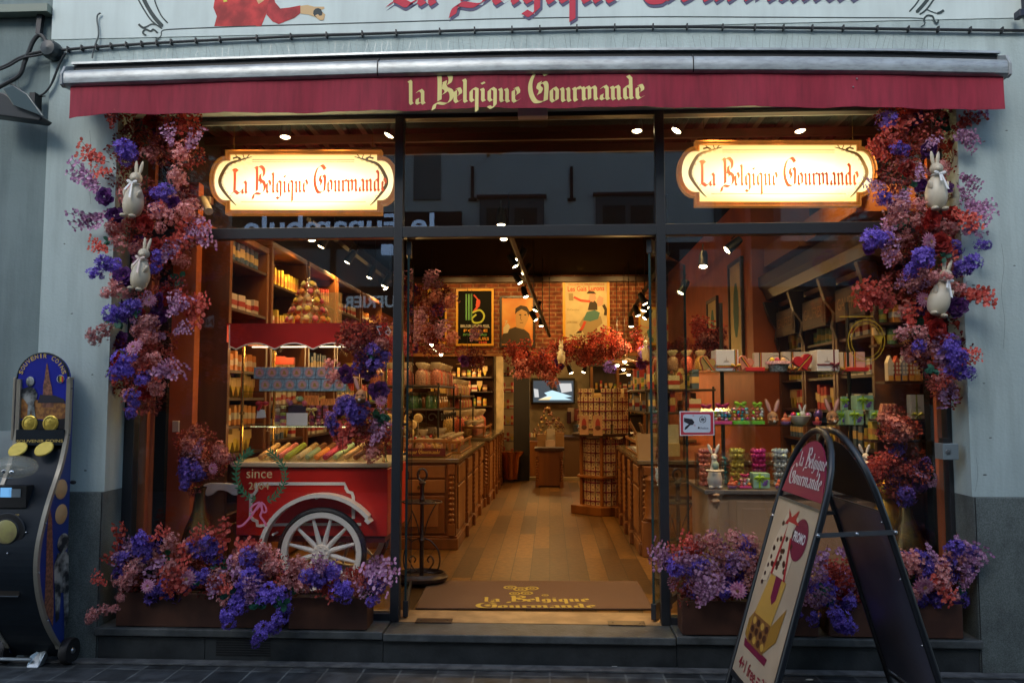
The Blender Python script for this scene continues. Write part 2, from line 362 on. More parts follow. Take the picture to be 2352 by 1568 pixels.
# ---------------------------------------------------------------- window frame
def vpost(px0, px1, py_ref=900, y0=-.035, y1=.035): return (AX(px0, 0, py_ref), AX(px1, 0, py_ref), y0, y1)
fr = MB()
X1a, X1b = AX(903,0,930), AX(923,0,930); X2a, X2b = AX(1511,0,930), AX(1532,0,930)
zt0, zt1 = AZ(545,0,1200), AZ(520,0,1200)
ztop = AZ(262,0)
XLf, XRf = AX(317,0), AX(2166,0)
zfl = zF+.001
fr.box(XL+.001, XLf, -.036, .036, zfl, ztop+.2); fr.box(XRf, XR-.001, -.036, .036, zfl, ztop+.2)
fr.box(X1a, X1b, -.035, .035, zfl, ztop); fr.box(X2a, X2b, -.035, .035, zfl, ztop)
for (u0,u1) in ((XLf,X1a),(X1b,X2a),(X2b,XRf)):
    fr.box(u0, u1, -.034, .034, zt0, zt1); fr.box(u0, u1, -.034, .034, ztop-.03, ztop+.2)
for (u0,u1) in ((XLf,X1a),(X2b,XRf)): fr.box(u0, u1, -.033, .033, zfl, zfl+.05)
frame = fr.build('window_frame', ALU, shop, bevel=.003)
for (u0,u1,z0,z1) in ((XLf,X1a,zfl+.05,zt0),(X2b,XRf,zfl+.05,zt0),(XLf,X1a,zt1,ztop-.03),(X1b,X2a,zt1,ztop-.03),(X2b,XRf,zt1,ztop-.03)):
    p = MB(); p.box(u0-.004, u1+.004, -.006, .004, z0-.004, z1+.004); p.build('pane', GLS, frame)
# sensor box above the door
sb = MB(); a0, a1 = at(1190,250,-.06), at(1258,272,-.06); sb.box(a0.x, a1.x, -.11, -.036, a1.z, a0.z+.05)
tag(sb.build('door_sensor', mat('sensor grey', (.6,.58,.6), .5), loc=(a0.x, -.07, a1.z), bevel=.006), 'small grey box fixed above the doorway under the awning', 'sensor')
# glass door leaves standing open, each with rail shoe, rod and handle
def door_leaf(pA, pB, label, handle):
    A = Vector((pA[0], pA[1], 0)); B = Vector((pB[0], pB[1], 0)); d = (B-A); L = d.length; d.normalize(); n = Vector((-d.y, d.x, 0))
    t = thing('glass_door', (A.x, A.y, zF), label, 'door')
    z0, z1 = zF+.012, zt0-.012
    def slab(a, b_, th, za, zb): 
        q = [A+d*a-n*th/2, A+d*b_-n*th/2, A+d*b_+n*th/2, A+d*a+n*th/2]
        return [(v.x,v.y,za) for v in q], (0,0,zb-za)
    m = MB(); m.prism(*slab(.0, L, .010, z0+.09, z1-.05)); m.build('pane', glass('door glass', (.86,.93,.9), .05), t)
    m = MB(); m.prism(*slab(-.01, L*.42, .032, z0, z0+.1)); m.prism(*slab(L*.42, L, .024, z0+.02, z0+.07)); m.build('bottom_rail', ALU, t, bevel=.003)
    m = MB(); m.prism(*slab(-.01, .12, .034, z1-.09, z1)); m.build('patch_fitting', ALU, t, bevel=.003)
    m = MB(); m.prism(*slab(-.004, .006, .014, z0+.1, z1-.09)); m.prism(*slab(L-.006, L+.004, .014, z0+.1, z1-.05)); m.build('edge_strip', mat('glass edge', (.02,.045,.045), .2), t)
    if handle:
        m = MB(); q = A+d*(L-.1); s = handle
        za, zb = handle[1], handle[2]; r = n*handle[0]
        m.tube([q+r+Vector((0,0,za)), q+r+Vector((0,0,zb))], .016, 10)
        for z in (za+.12, zb-.12): m.tube([q+Vector((0,0,z)), q+r+Vector((0,0,z))], .010, 8)
        m.build('handle', BLACK, t)
    return t
lp = AX(932,-.0,1000); ex = at(944,1000,.72).x
door_leaf((lp,.045),(ex,.74),'open glass door leaf at the left of the doorway with a long black bar handle',(.07,AZ(1080,.66,944),AZ(935,.66,944)))
rp = at(1499,1000,.0); re_ = at(1580,1000,.70)
door_leaf((rp.x,.045),(re_.x,.74),'open glass door leaf at the right of the doorway, its bottom shoe turned inwards',None)
for (u0,u1,lb) in ((874,1038,'dark metal plate let into the threshold at the left of the doorway'),(1397,1482,'dark metal plate let into the threshold at the right of the doorway')):
    if u0 == 874: u0 = 955
    m = MB(); a = at(u0,1410,-.02); c = at(u1,1410,-.02); m.box(a.x, c.x, -.045, .045, zF+.001, zF+.006)
    for x in (a.x+.03, c.x-.03): m.lathe([(0,.0085),(.006,.008),(.006,.006)], (x,0,zF), 8)
    tag(m.build('floor_plate', mat('hinge metal', (.12,.09,.07), .35, metal=.7), loc=(a.x,0,zF)), lb, 'floor plate')
# ---------------------------------------------------------------- awning (cassette follows the slightly arched line of the photo)
aw = thing('awning', (0, YW, AZ(170,-.42)), 'closed burgundy shop awning with silver cassette and scalloped-free valance carrying cream lettering', 'awning')
aw['label'] = 'retracted burgundy canvas awning in a long silver cassette with cream lettering, above the shopfront'
topl = [(146,143),(588,128),(882,119),(1176,112),(1470,110),(1764,110),(2040,112),(2310,118)]
def along(fn, px_list): return [fn(px) for px in px_list]
def ytop(px):
    for (x0,y0),(x1,y1) in zip(topl, topl[1:]):
        if px <= x1 or (x1,y1) == topl[-1]: return y0+(y1-y0)*(px-x0)/(x1-x0)
PX = [150+ (2312-150)*i/26 for i in range(27)]
def loft(px_list, prof, mb, mi=None, capends=True):
    """prof: list of (y, dz) relative to the cassette reference line at y=-.42"""
    vs = []; n = len(prof)
    for px in px_list:
        p = at(px, ytop(px)+22, -.42)
        for (y, dz) in prof: vs.append((p.x, y, p.z+dz))
    fs = []
    for i in range(len(px_list)-1):
        for k in range(n-1): fs.append((i*n+k, i*n+k+1, (i+1)*n+k+1, (i+1)*n+k))
    if capends: fs += [list(range(n)), [(len(px_list)-1)*n+k for k in range(n)][::-1]]
    mb.add(vs, fs, mi, False)
m = MB()   # upper lip
loft(PX, [(-.23,.098),(-.25,.10),(-.365,.084),(-.367,.070),(-.25,.080),(-.23,.078)], m); m.build('cassette_lid', SILV, aw)
m = MB(); loft(PX, [(-.24,.068),(-.345,.066),(-.345,-.02),(-.24,-.03)], m); m.build('slot', BLACK, aw)
m = MB()   # front roll
pr = [(-.346,.010)]+[(-.40-.055*math.sin(t), .010-.050+.050*math.cos(t)) for t in [i*PI/16 for i in range(0,7)]]+[(-.455,-.06),(-.452,-.085),(-.435,-.098),(-.40,-.1),(-.34,-.095)]
loft(PX, pr, m)
c = m.build('cassette', SILV, aw); 
for p in c.data.polygons: p.use_smooth = True
c.data.set_sharp_from_angle(angle=math.radians(35))
for px in (150,2311):
    m = MB(); p = at(px, ytop(px)+22, -.42); m.prism([(p.x-.008,y,p.z+dz) for y,dz in ((-.23,.085),(-.25,.088),(-.37,.056),(-.43,.03),(-.462,-.03),(-.46,-.095),(-.43,-.106),(-.24,-.04))], (.016,0,0)); m.build('end_cap', mat('end cap grey', (.30,.33,.34), .45, streak=(.3,(2,2,2))), aw, bevel=.003)
for px in (870,1590):
    m = MB(); p = at(px, ytop(px)+22, -.42); m.prism([(p.x-.003,y-.0015,p.z+dz) for y,dz in ((-.40,.026),(-.444,.002),(-.4565,-.03),(-.4565,-.085),(-.44,-.1),(-.40,-.05))], (.006,0,0)); m.build('cassette_joint', BLACK, aw)
# valance, with slight waves
VB = [(162,275),(205,268),(250,261),(400,261),(588,260),(800,257),(1000,252),(1176,248),(1500,247),(1764,246),(2000,248),(2180,250),(2240,252),(2304,254)]
def ybot(px):
    for (x0,y0),(x1,y1) in zip(VB, VB[1:]):
        if px <= x1: return y0+(y1-y0)*(px-x0)/(x1-x0)
    return VB[-1][1]
m = MB(); NX = 120; NZ = 8; vs = []; fs = []
for i in range(NX+1):
    px = 163+(2303-163)*i/NX; top = at(px, ytop(px)+50, -.42); bot = at(px, ybot(px), -.42)
    for j in range(NZ+1):
        t = j/NZ; wv = .013*math.sin(px*.021+.6*math.sin(px*.007))*t+.007*math.sin(px*.053+2)*t*t+.003*math.sin(px*.13)*t
        vs.append((top.x+(bot.x-top.x)*t, -.425+wv, top.z+(bot.z-top.z)*t))
for i in range(NX):
    for j in range(NZ): a = i*(NZ+1)+j; fs.append((a, a+1, a+NZ+2, a+NZ+1))
o_ = len(vs); vs += [(x,y+.003,z) for x,y,z in vs]; fs += [tuple(q+o_ for q in f[::-1]) for f in fs]
m.add(vs, fs, None, True); m.build('valance', BURG, aw, sharp=False)
CREAM = mat('cream lettering', (.74,.64,.25), .8)
lt = black_text('la Belqigue Gourmande', at(938,238,-.436), at(1473,229,-.436), .092, CREAM, aw, nib=.29, ang=30, depth=.002)
_tab = [(AX(q,-.425,200), q) for q in range(900,1520,4)]
for v in lt.data.vertices:   # lay the painted letters on the waves of the cloth
    wx, wz = v.co.x+aw.location.x, v.co.z+aw.location.z; q = min(_tab, key=lambda r: abs(r[0]-wx))[1]
    zt_, zb_ = at(q, ytop(q)+50, -.42).z, at(q, ybot(q), -.42).z; t = min(1,max(0,(zt_-wz)/(zt_-zb_)))
    wv = .013*math.sin(q*.021+.6*math.sin(q*.007))*t+.007*math.sin(q*.053+2)*t*t+.003*math.sin(q*.13)*t
    v.co.y = (-.4268+wv-aw.location.y)+(v.co.y+aw.location.y+.438)
for px, py in ((1968,181),(1960,200)): m = MB(); m.ball(at(px,py,-.435), .005, 6, 4); m.build('droplet', SILV, aw)
# anti-bird spikes on the cassette
m = MB()
for i in range(150):
    px = 300+ (2240-300)*i/150+random.uniform(-2,2) - 60; a = at(px, ytop(px)+2, -.30); hgt = .075+random.uniform(-.01,.012)
    m.tube([a, a+Vector((random.uniform(-.02,.02), random.uniform(-.04,.02), hgt))], .0009, 3, caps=False)
m.build('bird_spikes', mat('steel wire', (.25,.27,.27), .4, metal=.6), aw)['kind'] = 'stuff'
# ---------------------------------------------------------------- painted sign on the wall above
sg = thing('painted_wall_sign', at(1176,40,YW-.004), 'white painted wall sign with red blackletter shop name and man in red jacket', 'sign')
Y0 = YW-.004
m = MB(); zlo = AZ(68,YW,1176); 
m.box(XN+.001, 7.0, Y0, YW-.0005, zlo-.0, 5.2)
m.build('panel', mat('sign white', (.55,.65,.635), .7, var=.05, vs=2, streak=(.12,(3,3,.4))), sg)
INK = mat('dark green ink', (.03,.05,.05), .7); RED = mat('painted red', (.50,.03,.06), .7); OUTL = mat('painted blue shade', (.09,.09,.16), .7)
m = MB(); Yl = Y0-.0012
def ribbon(mb, pts, wd, Y, mi=None, dz=0):   # pts in V pixels, wd px widths
    P = pts; n = len(P); W = wd if isinstance(wd, (list,tuple)) else [wd]*n; L = []; R = []
    for i in range(n):
        a = P[max(i-1,0)]; c = P[min(i+1,n-1)]; dx, dy = c[0]-a[0], c[1]-a[1]; l = math.hypot(dx,dy) or 1; nx, ny = -dy/l, dx/l
        L.append(at(P[i][0]+nx*W[i]/2, P[i][1]+ny*W[i]/2, Y)); R.append(at(P[i][0]-nx*W[i]/2, P[i][1]-ny*W[i]/2, Y))
    mb.add(L+R, [(i, i+1, n+i+1, n+i) for i in range(n-1)], mi)
def crp(pts, n=6): return [(p.x,p.y) for p in crom([(a,b_,0) for a,b_ in pts], n)]
ribbon(m, crp([(356,86),(362,90),(370,82),(372,72),(390,68),(480,64),(588,60),(800,54),(1000,48),(1176,43),(1470,39),(1764,40),(1950,41),(2105,42),(2122,48),(2124,56),(2115,62)]), 2.4, Yl)
ribbon(m, crp([(372,66),(350,50),(334,28),(318,0),(310,-20)]), [1]+[3.5]*24, Yl-.0003)
ribbon(m, crp([(374,62),(356,42),(340,18),(326,-10)]), [1]+[9]*18, Yl-.0006)
ribbon(m, crp([(386,54),(370,36),(358,10),(352,-12)]), [1]+[3]*18, Yl-.0009)
ribbon(m, crp([(318,56),(330,64),(348,56),(360,58),(372,66)]), [5]*8+[3]*17, Yl-.0012)
ribbon(m, crp([(336,82),(328,76),(334,68),(346,72),(352,68),(362,76)]), 4, Yl-.0015)
ribbon(m, crp([(2088,28),(2104,10),(2118,-12)]), [1]+[3.5]*12, Yl-.0003)
ribbon(m, crp([(2104,30),(2124,8),(2140,-14)]), [1]+[8]*12, Yl-.0006)
ribbon(m, crp([(2112,34),(2128,22),(2150,-8)]), [1]+[4]*12, Yl-.0009)
ribbon(m, crp([(2128,22),(2148,30),(2158,30),(2168,24)]), [2]*9+[6]*10, Yl-.0012)
ribbon(m, crp([(2122,44),(2130,36),(2142,38),(2146,48),(2152,54),(2156,46)]), 4, Yl-.0015)
m.build('border_line', INK, sg)
m = MB()
tx0, tx1 = at(884,28,Y0), at(1972,10,Y0)
def lift(t): return .02*(1-(2*t-1)**2)*0
black_text('La Belgique Gourmande', at(889,21,Y0), at(1978,5,Y0), .175, OUTL, sg, nib=.36, ang=38, depth=.0015)
black_text('La Belgique Gourmande', at(885,15,Y0), at(1974,-1,Y0), .175, RED, sg, nib=.29, ang=38, depth=.0035)
# man in a red jacket (only jacket, arm and hand reach into the picture)
def blob(mb, pts, Y, mi=None): mb.poly([at(x,y,Y) for x,y in pts][::-1], mi)
man = MB()
blob(man, [(500,-40),(570,-40),(592,2),(590,60),(492,61),(498,38),(490,18)], Yl, 0)
blob(man, [(588,-10),(634,-40),(622,10),(612,32),(600,61),(588,61)], Yl-.0002, 0)
blob(man, [(612,34),(622,-30),(632,6),(644,20),(664,18),(690,13),(691,30),(676,42),(655,50),(640,56),(626,50)], Yl-.0004, 1)
blob(man, [(588,-2),(610,-10),(606,2),(594,10)], Yl-.0006, 2)
blob(man, [(690,14),(706,12),(722,16),(744,16),(746,20),(736,24),(747,34),(744,46),(735,47),(724,40),(708,34),(690,32)], Yl-.0006, 2)
blob(man, [(730+11*math.cos(a*.6), 30+11*math.sin(a*.6)) for a in range(10)], Yl-.0012, 3)
blob(man, [(724,36),(730,33),(734,37),(740,36),(745,40),(742,47),(734,47)], Yl-.0016, 2)
blob(man, [(512,0),(520,-4),(522,4),(514,6)], Yl-.0008, 4)
man.build('painted_figure', [mat('jacket red', (.42,.03,.03), .7, var=.35, vs=9), mat('jacket sleeve red', (.36,.025,.03), .7, var=.3, vs=12), mat('skin paint', (.58,.40,.2), .7), mat('chocolate paint', (.03,.045,.05), .7), mat('button yellow', (.6,.55,.05), .6)], sg)
# ---------------------------------------------------------------- cables, junction box, lamp on the left
CAB = mat('black cable', (.02,.024,.026), .55, bump=.2, bs=40)
def cable(name, pts, r, label, Y=YW-.02, m_=CAB, clips=None):
    P = crom([at(x,y,Y) for x,y in pts], 5); mb = MB(); mb.tube(P, r, 8)
    if clips: t = thing(name, P[0], label, 'cable'); mb.build('cord', m_, t)
    else: return tag(mb.build(name, m_, loc=P[0]), label, 'cable')
    for cx, cy in clips:
        q = MB(); c = at(cx,cy,Y); q.box(c.x-.004,c.x+.004,Y-.012,YW,c.z-.014,c.z+.018); q.build('clip', m_, t)
    return t
bund = [(140,116),(200,110),(300,103),(400,97),(500,92),(590,88),(700,83),(882,77),(1050,71),(1176,68),(1300,65),(1400,63),(1550,62),(1764,64),(1900,65),(2050,67),(2200,69),(2360,71)]
import bisect
clipx = [156,188,222,255,290,325,360,393,450,505,590,668,750,832,910,1010,1090,1176,1240,1325,1412,1500,1578,1660,1734,1800,1866,1937,2015,2087,2155,2229,2302]
xs = [p[0] for p in bund]
def yb(x):
    i = min(max(bisect.bisect(xs, x)-1, 0), len(xs)-2); (x0,y0),(x1,y1) = bund[i], bund[i+1]; return y0+(y1-y0)*(x-x0)/(x1-x0)
cable('wall_cable', bund, .0095, 'black cable bundle clipped along the wall between painted sign and awning', clips=[(x, yb(x)) for x in clipx])
jb = thing('junction_box', at(120,117,YW), 'round black cable junction box on the wall beside the left end of the awning', 'junction box')
m = MB(); c = at(120,117,YW-.03); m.lathe([(0,-.055),(.045,-.05),(.056,-.03),(.058,.0),(.056,.03)], c, 14, axis='Y', sx=1, sy=1.05); m.build('body', mat('box black', (.02,.03,.034), .35), jb)
m = MB(); 
for dx, dy in ((-18,8),(18,-2),(-8,-16),(14,16)): e = at(120+dx,117+dy,YW-.03); m.tube([c, e], .014, 8)
m.build('gland', CAB, jb)
cable('loop_cable', [(108,100),(98,84),(88,82),(76,96),(66,120),(56,145),(48,168),(36,180),(18,190),(-12,206)], .013, 'thick black cable looping from the junction box down to the left edge')
cable('left_cable', [(104,118),(80,122),(60,128),(40,136),(16,150),(-14,162)], .010, 'black cable running left from the junction box to the edge')
cable('short_cable', [(104,123),(84,128),(60,132),(44,138),(20,152),(-14,166)], .007, 'thin black cable beside the one running left from the junction box', Y=YW-.035)
cable('hanging_cable', [(152,122),(140,140),(130,165),(120,190),(108,208),(96,218),(80,222),(66,222)], .006, 'thin black cable hanging in a bow from the junction box to the floodlight')
cable('inner_hanging_cable', [(148,124),(136,146),(126,172),(116,196),(104,212),(92,220),(78,224)], .005, 'second thin cable hanging just inside the bow below the junction box', Y=YW-.03)
cable('hook_cable', [(231,30),(224,36),(223,48),(226,68),(226,84),(220,100),(214,120),(212,134)], .005, 'short thin cable hanging over the wall above the awning, with a hooked top', m_=mat('grey cable', (.09,.11,.11), .6))
cable('thin_lamp_cable', [(24,192),(34,198),(46,206),(58,218),(70,224),(94,222),(104,221)], .004, 'thin cable lying over the top of the floodlight')
fl = thing('floodlight', at(40,240,YW-.1), 'black floodlight with tilted glass visor on the wall at the left edge', 'lamp')
m = MB(); 
m.prism([at(-30,205,YW-.17), at(10,214,YW-.17), at(98,270,YW-.17), at(90,278,YW-.17), at(-30,262,YW-.17)], (0,.1,0)); m.build('body', mat('lamp black', (.012,.016,.02), .4), fl, bevel=.008)
m = MB(); m.prism([at(6,204,YW-.20), at(30,196,YW-.20), at(62,216,YW-.2), at(100,268,YW-.2), at(84,262,YW-.2), at(30,242,YW-.2)], (0,.02,0)); m.build('visor', mat('grey visor', (.06,.085,.09), .12, spec=.8), fl, bevel=.004)
m = MB(); m.box(at(84,230,YW).x, at(86,230,YW).x+.03, YW-.07, YW, AZ(262,YW,90), AZ(222,YW,90)); m.build('bracket', BLACK, fl)
m = MB()
for px in (24,36,44): m.tube([at(px,200,YW-.15), at(px-2,178,YW-.17)], .001, 3)
m.build('spike', BLACK, fl)
# grey key switch box on the right jamb
ks = thing('key_switch', at(2178,1038,-.2), 'grey metal key switch box on the right window jamb', 'switch')
m = MB(); a0 = at(2161,1018,-.18); a1 = at(2177,1055,-.18); m.box(a0.x, a0.x+.092, -.20, -.10, a1.z, a0.z); m.build('housing', mat('switch grey', (.22,.27,.29), .4, metal=.3), ks, bevel=.004)
m = MB(); c = Vector((a0.x+.03, -.201, (a0.z+a1.z)/2)); m.lathe([(0,-.006),(.014,-.005),(.016,0)], c, 12, axis='Y'); m.lathe([(0,-.009),(.005,-.009),(.006,-.004)], c, 8, axis='Y'); m.build('lock', mat('steel', (.4,.42,.43), .3, metal=.9), ks)
m = MB(); m.box(a0.x+.02,a0.x+.06,-.17,-.12,a0.z+.001,a0.z+.03); m.build('conduit', BLACK, ks)
# dark bracket at upper right corner
rb = MB(); rb.box(AX(2345,YW,20), AX(2390,YW,20), YW-.1, YW, AZ(40,YW,2350), AZ(0,YW,2350)+.6); rb.cbox(at(2341,34,YW-.07), (.03,.06,.045))
tag(rb.build('wall_lantern', mat('dark blue iron', (.015,.018,.035), .4), loc=at(2350,30,YW), bevel=.004), 'dark iron bracket on the wall at the upper right corner', 'bracket')
# ---------------------------------------------------------------- the building across the street (seen mirrored in the panes)
YO = -8.0
def RX(px, py=500): return at(px, py, 8).x
def RZ(py, px=1176): return at(px, py, 8).z
op = thing('opposite_building', (0, YO, 0), 'pale building across the street with dark shopfronts, mirrored in the window panes', 'building')
m = MB(); m.box(-12, 12, YO-.3, YO, RZ(560), 8.6); m.build('wall', mat('opposite plaster', (.78,.84,.82), .9, col2=(.66,.72,.72), vs=1.2, ramp=(.3,.7)), op)
DK = mat('dark shopfront', (.02,.016,.018), .5); 
m = MB(); m.box(-12, 12, YO-.3, YO+.05, .0, RZ(560)-.01); m.build('shopfront', DK, op)
m = MB(); m.box(RX(540), RX(1062), YO+.001, YO+.12, RZ(565,800), RZ(492,800)); m.build('fascia', mat('fascia brown', (.04,.02,.018), .6), op)
LB = mat('pale blue letter', (.55,.72,.95), .5, emit=(.4,.6,.95), es=.9)
LW = mat('pale letter', (.75,.85,.92), .5, emit=(.6,.8,.95), es=.45)
def rtext(body, pl, pr, h, m_, dep=.125, bold=.0):   # pl/pr: where the LEFT and RIGHT ends of the readable word are seen in the pane (mirrored)
    A = at(pl[0], pl[1], 8); B = at(pr[0], pr[1], 8); A.y = YO; B.y = YO
    plain_text(body, A+Vector((0,dep,0)), B+Vector((0,dep,0)), h=h, name='lettering', m=m_, parent=op, bold=bold)
rtext('le Funambule', (1000,540), (566,548), .36, LB, bold=.02)
rtext('GAUFRIER', (965,706), (793,708), .19, LW, bold=.03)
m = MB(); m.box(RX(495,737), RX(452,737), YO+.051, YO+.08, RZ(752,470), RZ(726,470)); m.build('notice_board', mat('board pale', (.40,.44,.46), .6, emit=(.3,.35,.4), es=.12), op)
rtext('NEU', (494,748), (454,748), .11, DK, dep=.082, bold=.02)
m = MB(); a=at(880,588,8); c=at(905,565,8); m.box(a.x, c.x, YO+.051, YO+.16, a.z, c.z); m.build('lightbox', LB, op)
rtext('7', (878,770), (865,770), .16, LW, dep=.06); rtext('6', (900,770), (886,770), .16, LW, dep=.06)
WF = mat('window frame grey', (.10,.13,.14), .5)
for (x0,x1,y0) in ((1102,1250,458),(1368,1515,452),(1640,1790,455),(600,700,560)):
    w_ = MB(); w_.box(RX(x0), RX(x1), YO+.001, YO+.06, RZ(y0+150,x0), RZ(y0,x0)); wo = w_.build('window', WF, op)
    for (u, v) in ((x0+16, (x0+x1)/2-6), ((x0+x1)/2+6, x1-16)):
        q = MB(); q.box(RX(u), RX(v), YO+.061, YO+.064, RZ(y0+140,u), RZ(y0+22,u)); q.build('pane', mat('dark pane', (.02,.02,.024), .2), wo)
    q = MB(); q.box(RX(x0-6), RX(x1+6), YO+.001, YO+.1, RZ(y0,x0), RZ(y0-7,x0)); q.build('lintel', mat('lintel red', (.10,.04,.04), .7), wo)
w_ = MB(); w_.box(RX(950), RX(1012), YO+.001, YO+.04, RZ(460,980), RZ(300,980)); w_.build('shutter', mat('shutter', (.2,.23,.23), .7), op)
for x in (1085,1312):
    q = MB(); q.box(RX(x-3,420), RX(x+4,420), YO+.001, YO+.05, RZ(460,x), RZ(384,x)); q.box(RX(x-9,420), RX(x+10,420), YO+.001, YO+.04, RZ(463,x), RZ(456,x)); q.build('wall_anchor', mat('iron anchor', (.05,.02,.02), .6), op)
for i, (x0,x1) in enumerate(((630,760),(775,903),(1560,1700),(1720,1990))):
    q = MB(); q.box(RX(x0,620), RX(x1,620), YO+.051, YO+.07, RZ(660,x0), RZ(575,x0)); q.build('upper_panel', mat('greyish panel', (.3,.35,.36), .7), op)
# arched doorway mirrored over the cart
q = MB(); cx = RX(655,620); z0 = RZ(760,655)
pts = [(cx-.42, YO+.052, z0),(cx+.42, YO+.052, z0)]+[(cx+.42*math.cos(a*PI/10), YO+.052, RZ(640,655)+.42*math.sin(a*PI/10)) for a in range(0,11)]
q.prism(pts, (0,.02,0)); q.build('arch_door', mat('arch brown', (.05,.025,.015), .6), op)
# ================================================================ interior shell
WOOD = mat('honey oak', (.24,.080,.014), .42, col2=(.13,.040,.007), vs=5, stretch=(1,1,.12), bump=.08, bs=30)
WOODL = mat('light oak', (.34,.135,.032), .45, col2=(.24,.09,.02), vs=6, stretch=(1,1,.15))
WOODD = mat('dark carved wood', (.055,.021,.008), .45, col2=(.03,.011,.004), vs=6, stretch=(1,1,.2))
CEIL = mat('black ceiling', (.005,.004,.0035), .9, spec=.1)
BRASS = mat('brass', (.65,.42,.12), .22, metal=1.)
BRONZE = mat('dark bronze', (.15,.095,.03), .27, metal=.9)
XLW, XRW, YB, ZC = -2.6, 2.55, 8.25, 3.62
g = MB(); g.box(XLW, XRW, .101, YB+3.2, .02, zF-.002)
fm = brickmat('oak planks', (.060,.025,.005), (.175,.076,.014), (.005,.002,.001), 1., 1.2, .15, ms=.003, off=.37, var=.34, bump=.12, rough=.42, swap='YX', nscale=22)
tag(g.build('shop_floor', fm), kind='structure')
g = MB(); g.box(XLW, XRW, -.03, .235, zF-.001, zF+.003); tag(g.build('threshold_floor', mat('threshold tan', (.36,.22,.10), .5, var=.2, vs=7)), kind='structure')
g = MB(); g.box(XLW, XRW, .101, YB+3.2, ZC, ZC+.1); tag(g.build('ceiling', CEIL), kind='structure')
ins = thing('shop_room', (0, 4, zF), 'warm lit chocolate shop room behind the glass with terracotta and bare brick walls', 'room')
for nm,u0,u1 in (('left_wall',XLW-.15,XLW),('right_wall',XRW,XRW+.15)):
    m = MB(); m.box(u0,u1,.121,YB+3.3,0,2.88); m.build(nm, TERRA, ins)
    m = MB(); m.box(u0,u1,.121,YB+3.3,2.881,ZC); m.build(nm+'_top', mat('upper wall shade', (.012,.007,.005), .8), ins)  # shade of the unlit upper walls put into their colour
m = MB(); m.box(1.98, XRW-.002, 2.78, YB, zF, ZC-.001); m.build('right_pier', TERRA, ins)
zl = AZ(815, YB, 1263)
BRK = brickmat('old brick', (.15,.036,.014), (.23,.06,.022), (.30,.16,.08), 1., .215, .072, ms=.009, var=.45, bump=.8, rough=.9)
m = MB(); m.box(XLW, 1.978, YB, YB+.25, zl, ZC-.001); m.build('brick_wall', BRK, ins)
m = MB(); m.box(XLW, 1.978, YB-.10, YB-.001, ZC-.13, ZC-.03); m.build('ceiling_beam', WOODD, ins, bevel=.01)
m = MB(); m.box(XLW, 1.978, YB-.03, YB-.001, zl-.02, zl+.03); m.build('lintel_rail', WOODL, ins, bevel=.004)
m = MB(); m.box(XLW, AX(1133,YB), YB, YB+.2, zF, zl-.021); m.build('dark_panelling', mat('panelling', (.03,.012,.006), .8, spec=.1), ins)
m = MB(); m.box(XLW, XRW, YB+3.1, YB+3.2, zF, ZC); m.build('back_wall', mat('whitewashed wall', (.42,.34,.22), .9, var=.2, vs=4, bump=.3, bs=12), ins)
m = MB(); m.box(AX(1140,YB), AX(1156,YB), YB-.05, YB+.15, zF, zl-.021); m.build('pale_post', mat('cream post', (.5,.38,.22), .8, var=.2), ins)
m = MB(); m.box(AX(1180,YB), AX(1216,YB), YB-.08, YB+.15, zF, zl-.021); m.build('black_post', mat('post black', (.008,.005,.004), .6), ins)
m = MB(); m.box(XLW, 1.978, YB+.0, YB+.12, zF-.001, zF+.05); m.build('floor_step', mat('step pale', (.28,.20,.10), .7), ins)
# front piers behind the glass
m = MB(); m.box(AX(319,.10), AX(344,.10), .08, .14, zF, ZC); m.build('left_front_pier', TERRA, ins)
m = MB(); m.box(AX(345,.16), AX(386,.16), .14, .18, zF, ZC); m.build('left_dark_gap', CEIL, ins)
m = MB(); m.box(XLW, AX(446,.34), .32, .4, zF, 3.05); m.build('left_switch_wall', TERRA, ins)
m = MB(); a = at(398,966,.315); c = at(412,992,.315); m.box(a.x, c.x, .30, .319, c.z, a.z)
tag(m.build('light_switch', mat('switch cream', (.65,.58,.42), .5), loc=a, bevel=.003), 'cream rocker light switch on the terracotta wall behind the left window', 'switch')
m = MB(); m.box(AX(2146,.10), AX(2166,.10), .08, .14, zF, ZC); m.build('right_front_pier', TERRA, ins)
m = MB(); m.box(AX(2128,.16), AX(2145,.16), .12, .2, zF, ZC); m.build('right_dark_gap', CEIL, ins)
# ceiling ribs seen through the upper panes
for i, yy in enumerate((.75, 1.05)):
    m = MB(); m.box(XLW, XRW, yy, yy+.035, ZC-.16, ZC-.1); m.build('ceiling_rib', mat('rib bronze', (.03,.015,.005), .5), ins)
for i, px in enumerate((520,560,600,700,742,800,850,1600,1650,1720,1790,1900,1960)):
    p = at(px, 300, .9); m = MB(); m.box(p.x-.02, p.x+.02, .5, 1.3, ZC-.1, ZC-.03); m.build('ceiling_rib', mat('rib bronze', (.03,.015,.005), .5), ins)
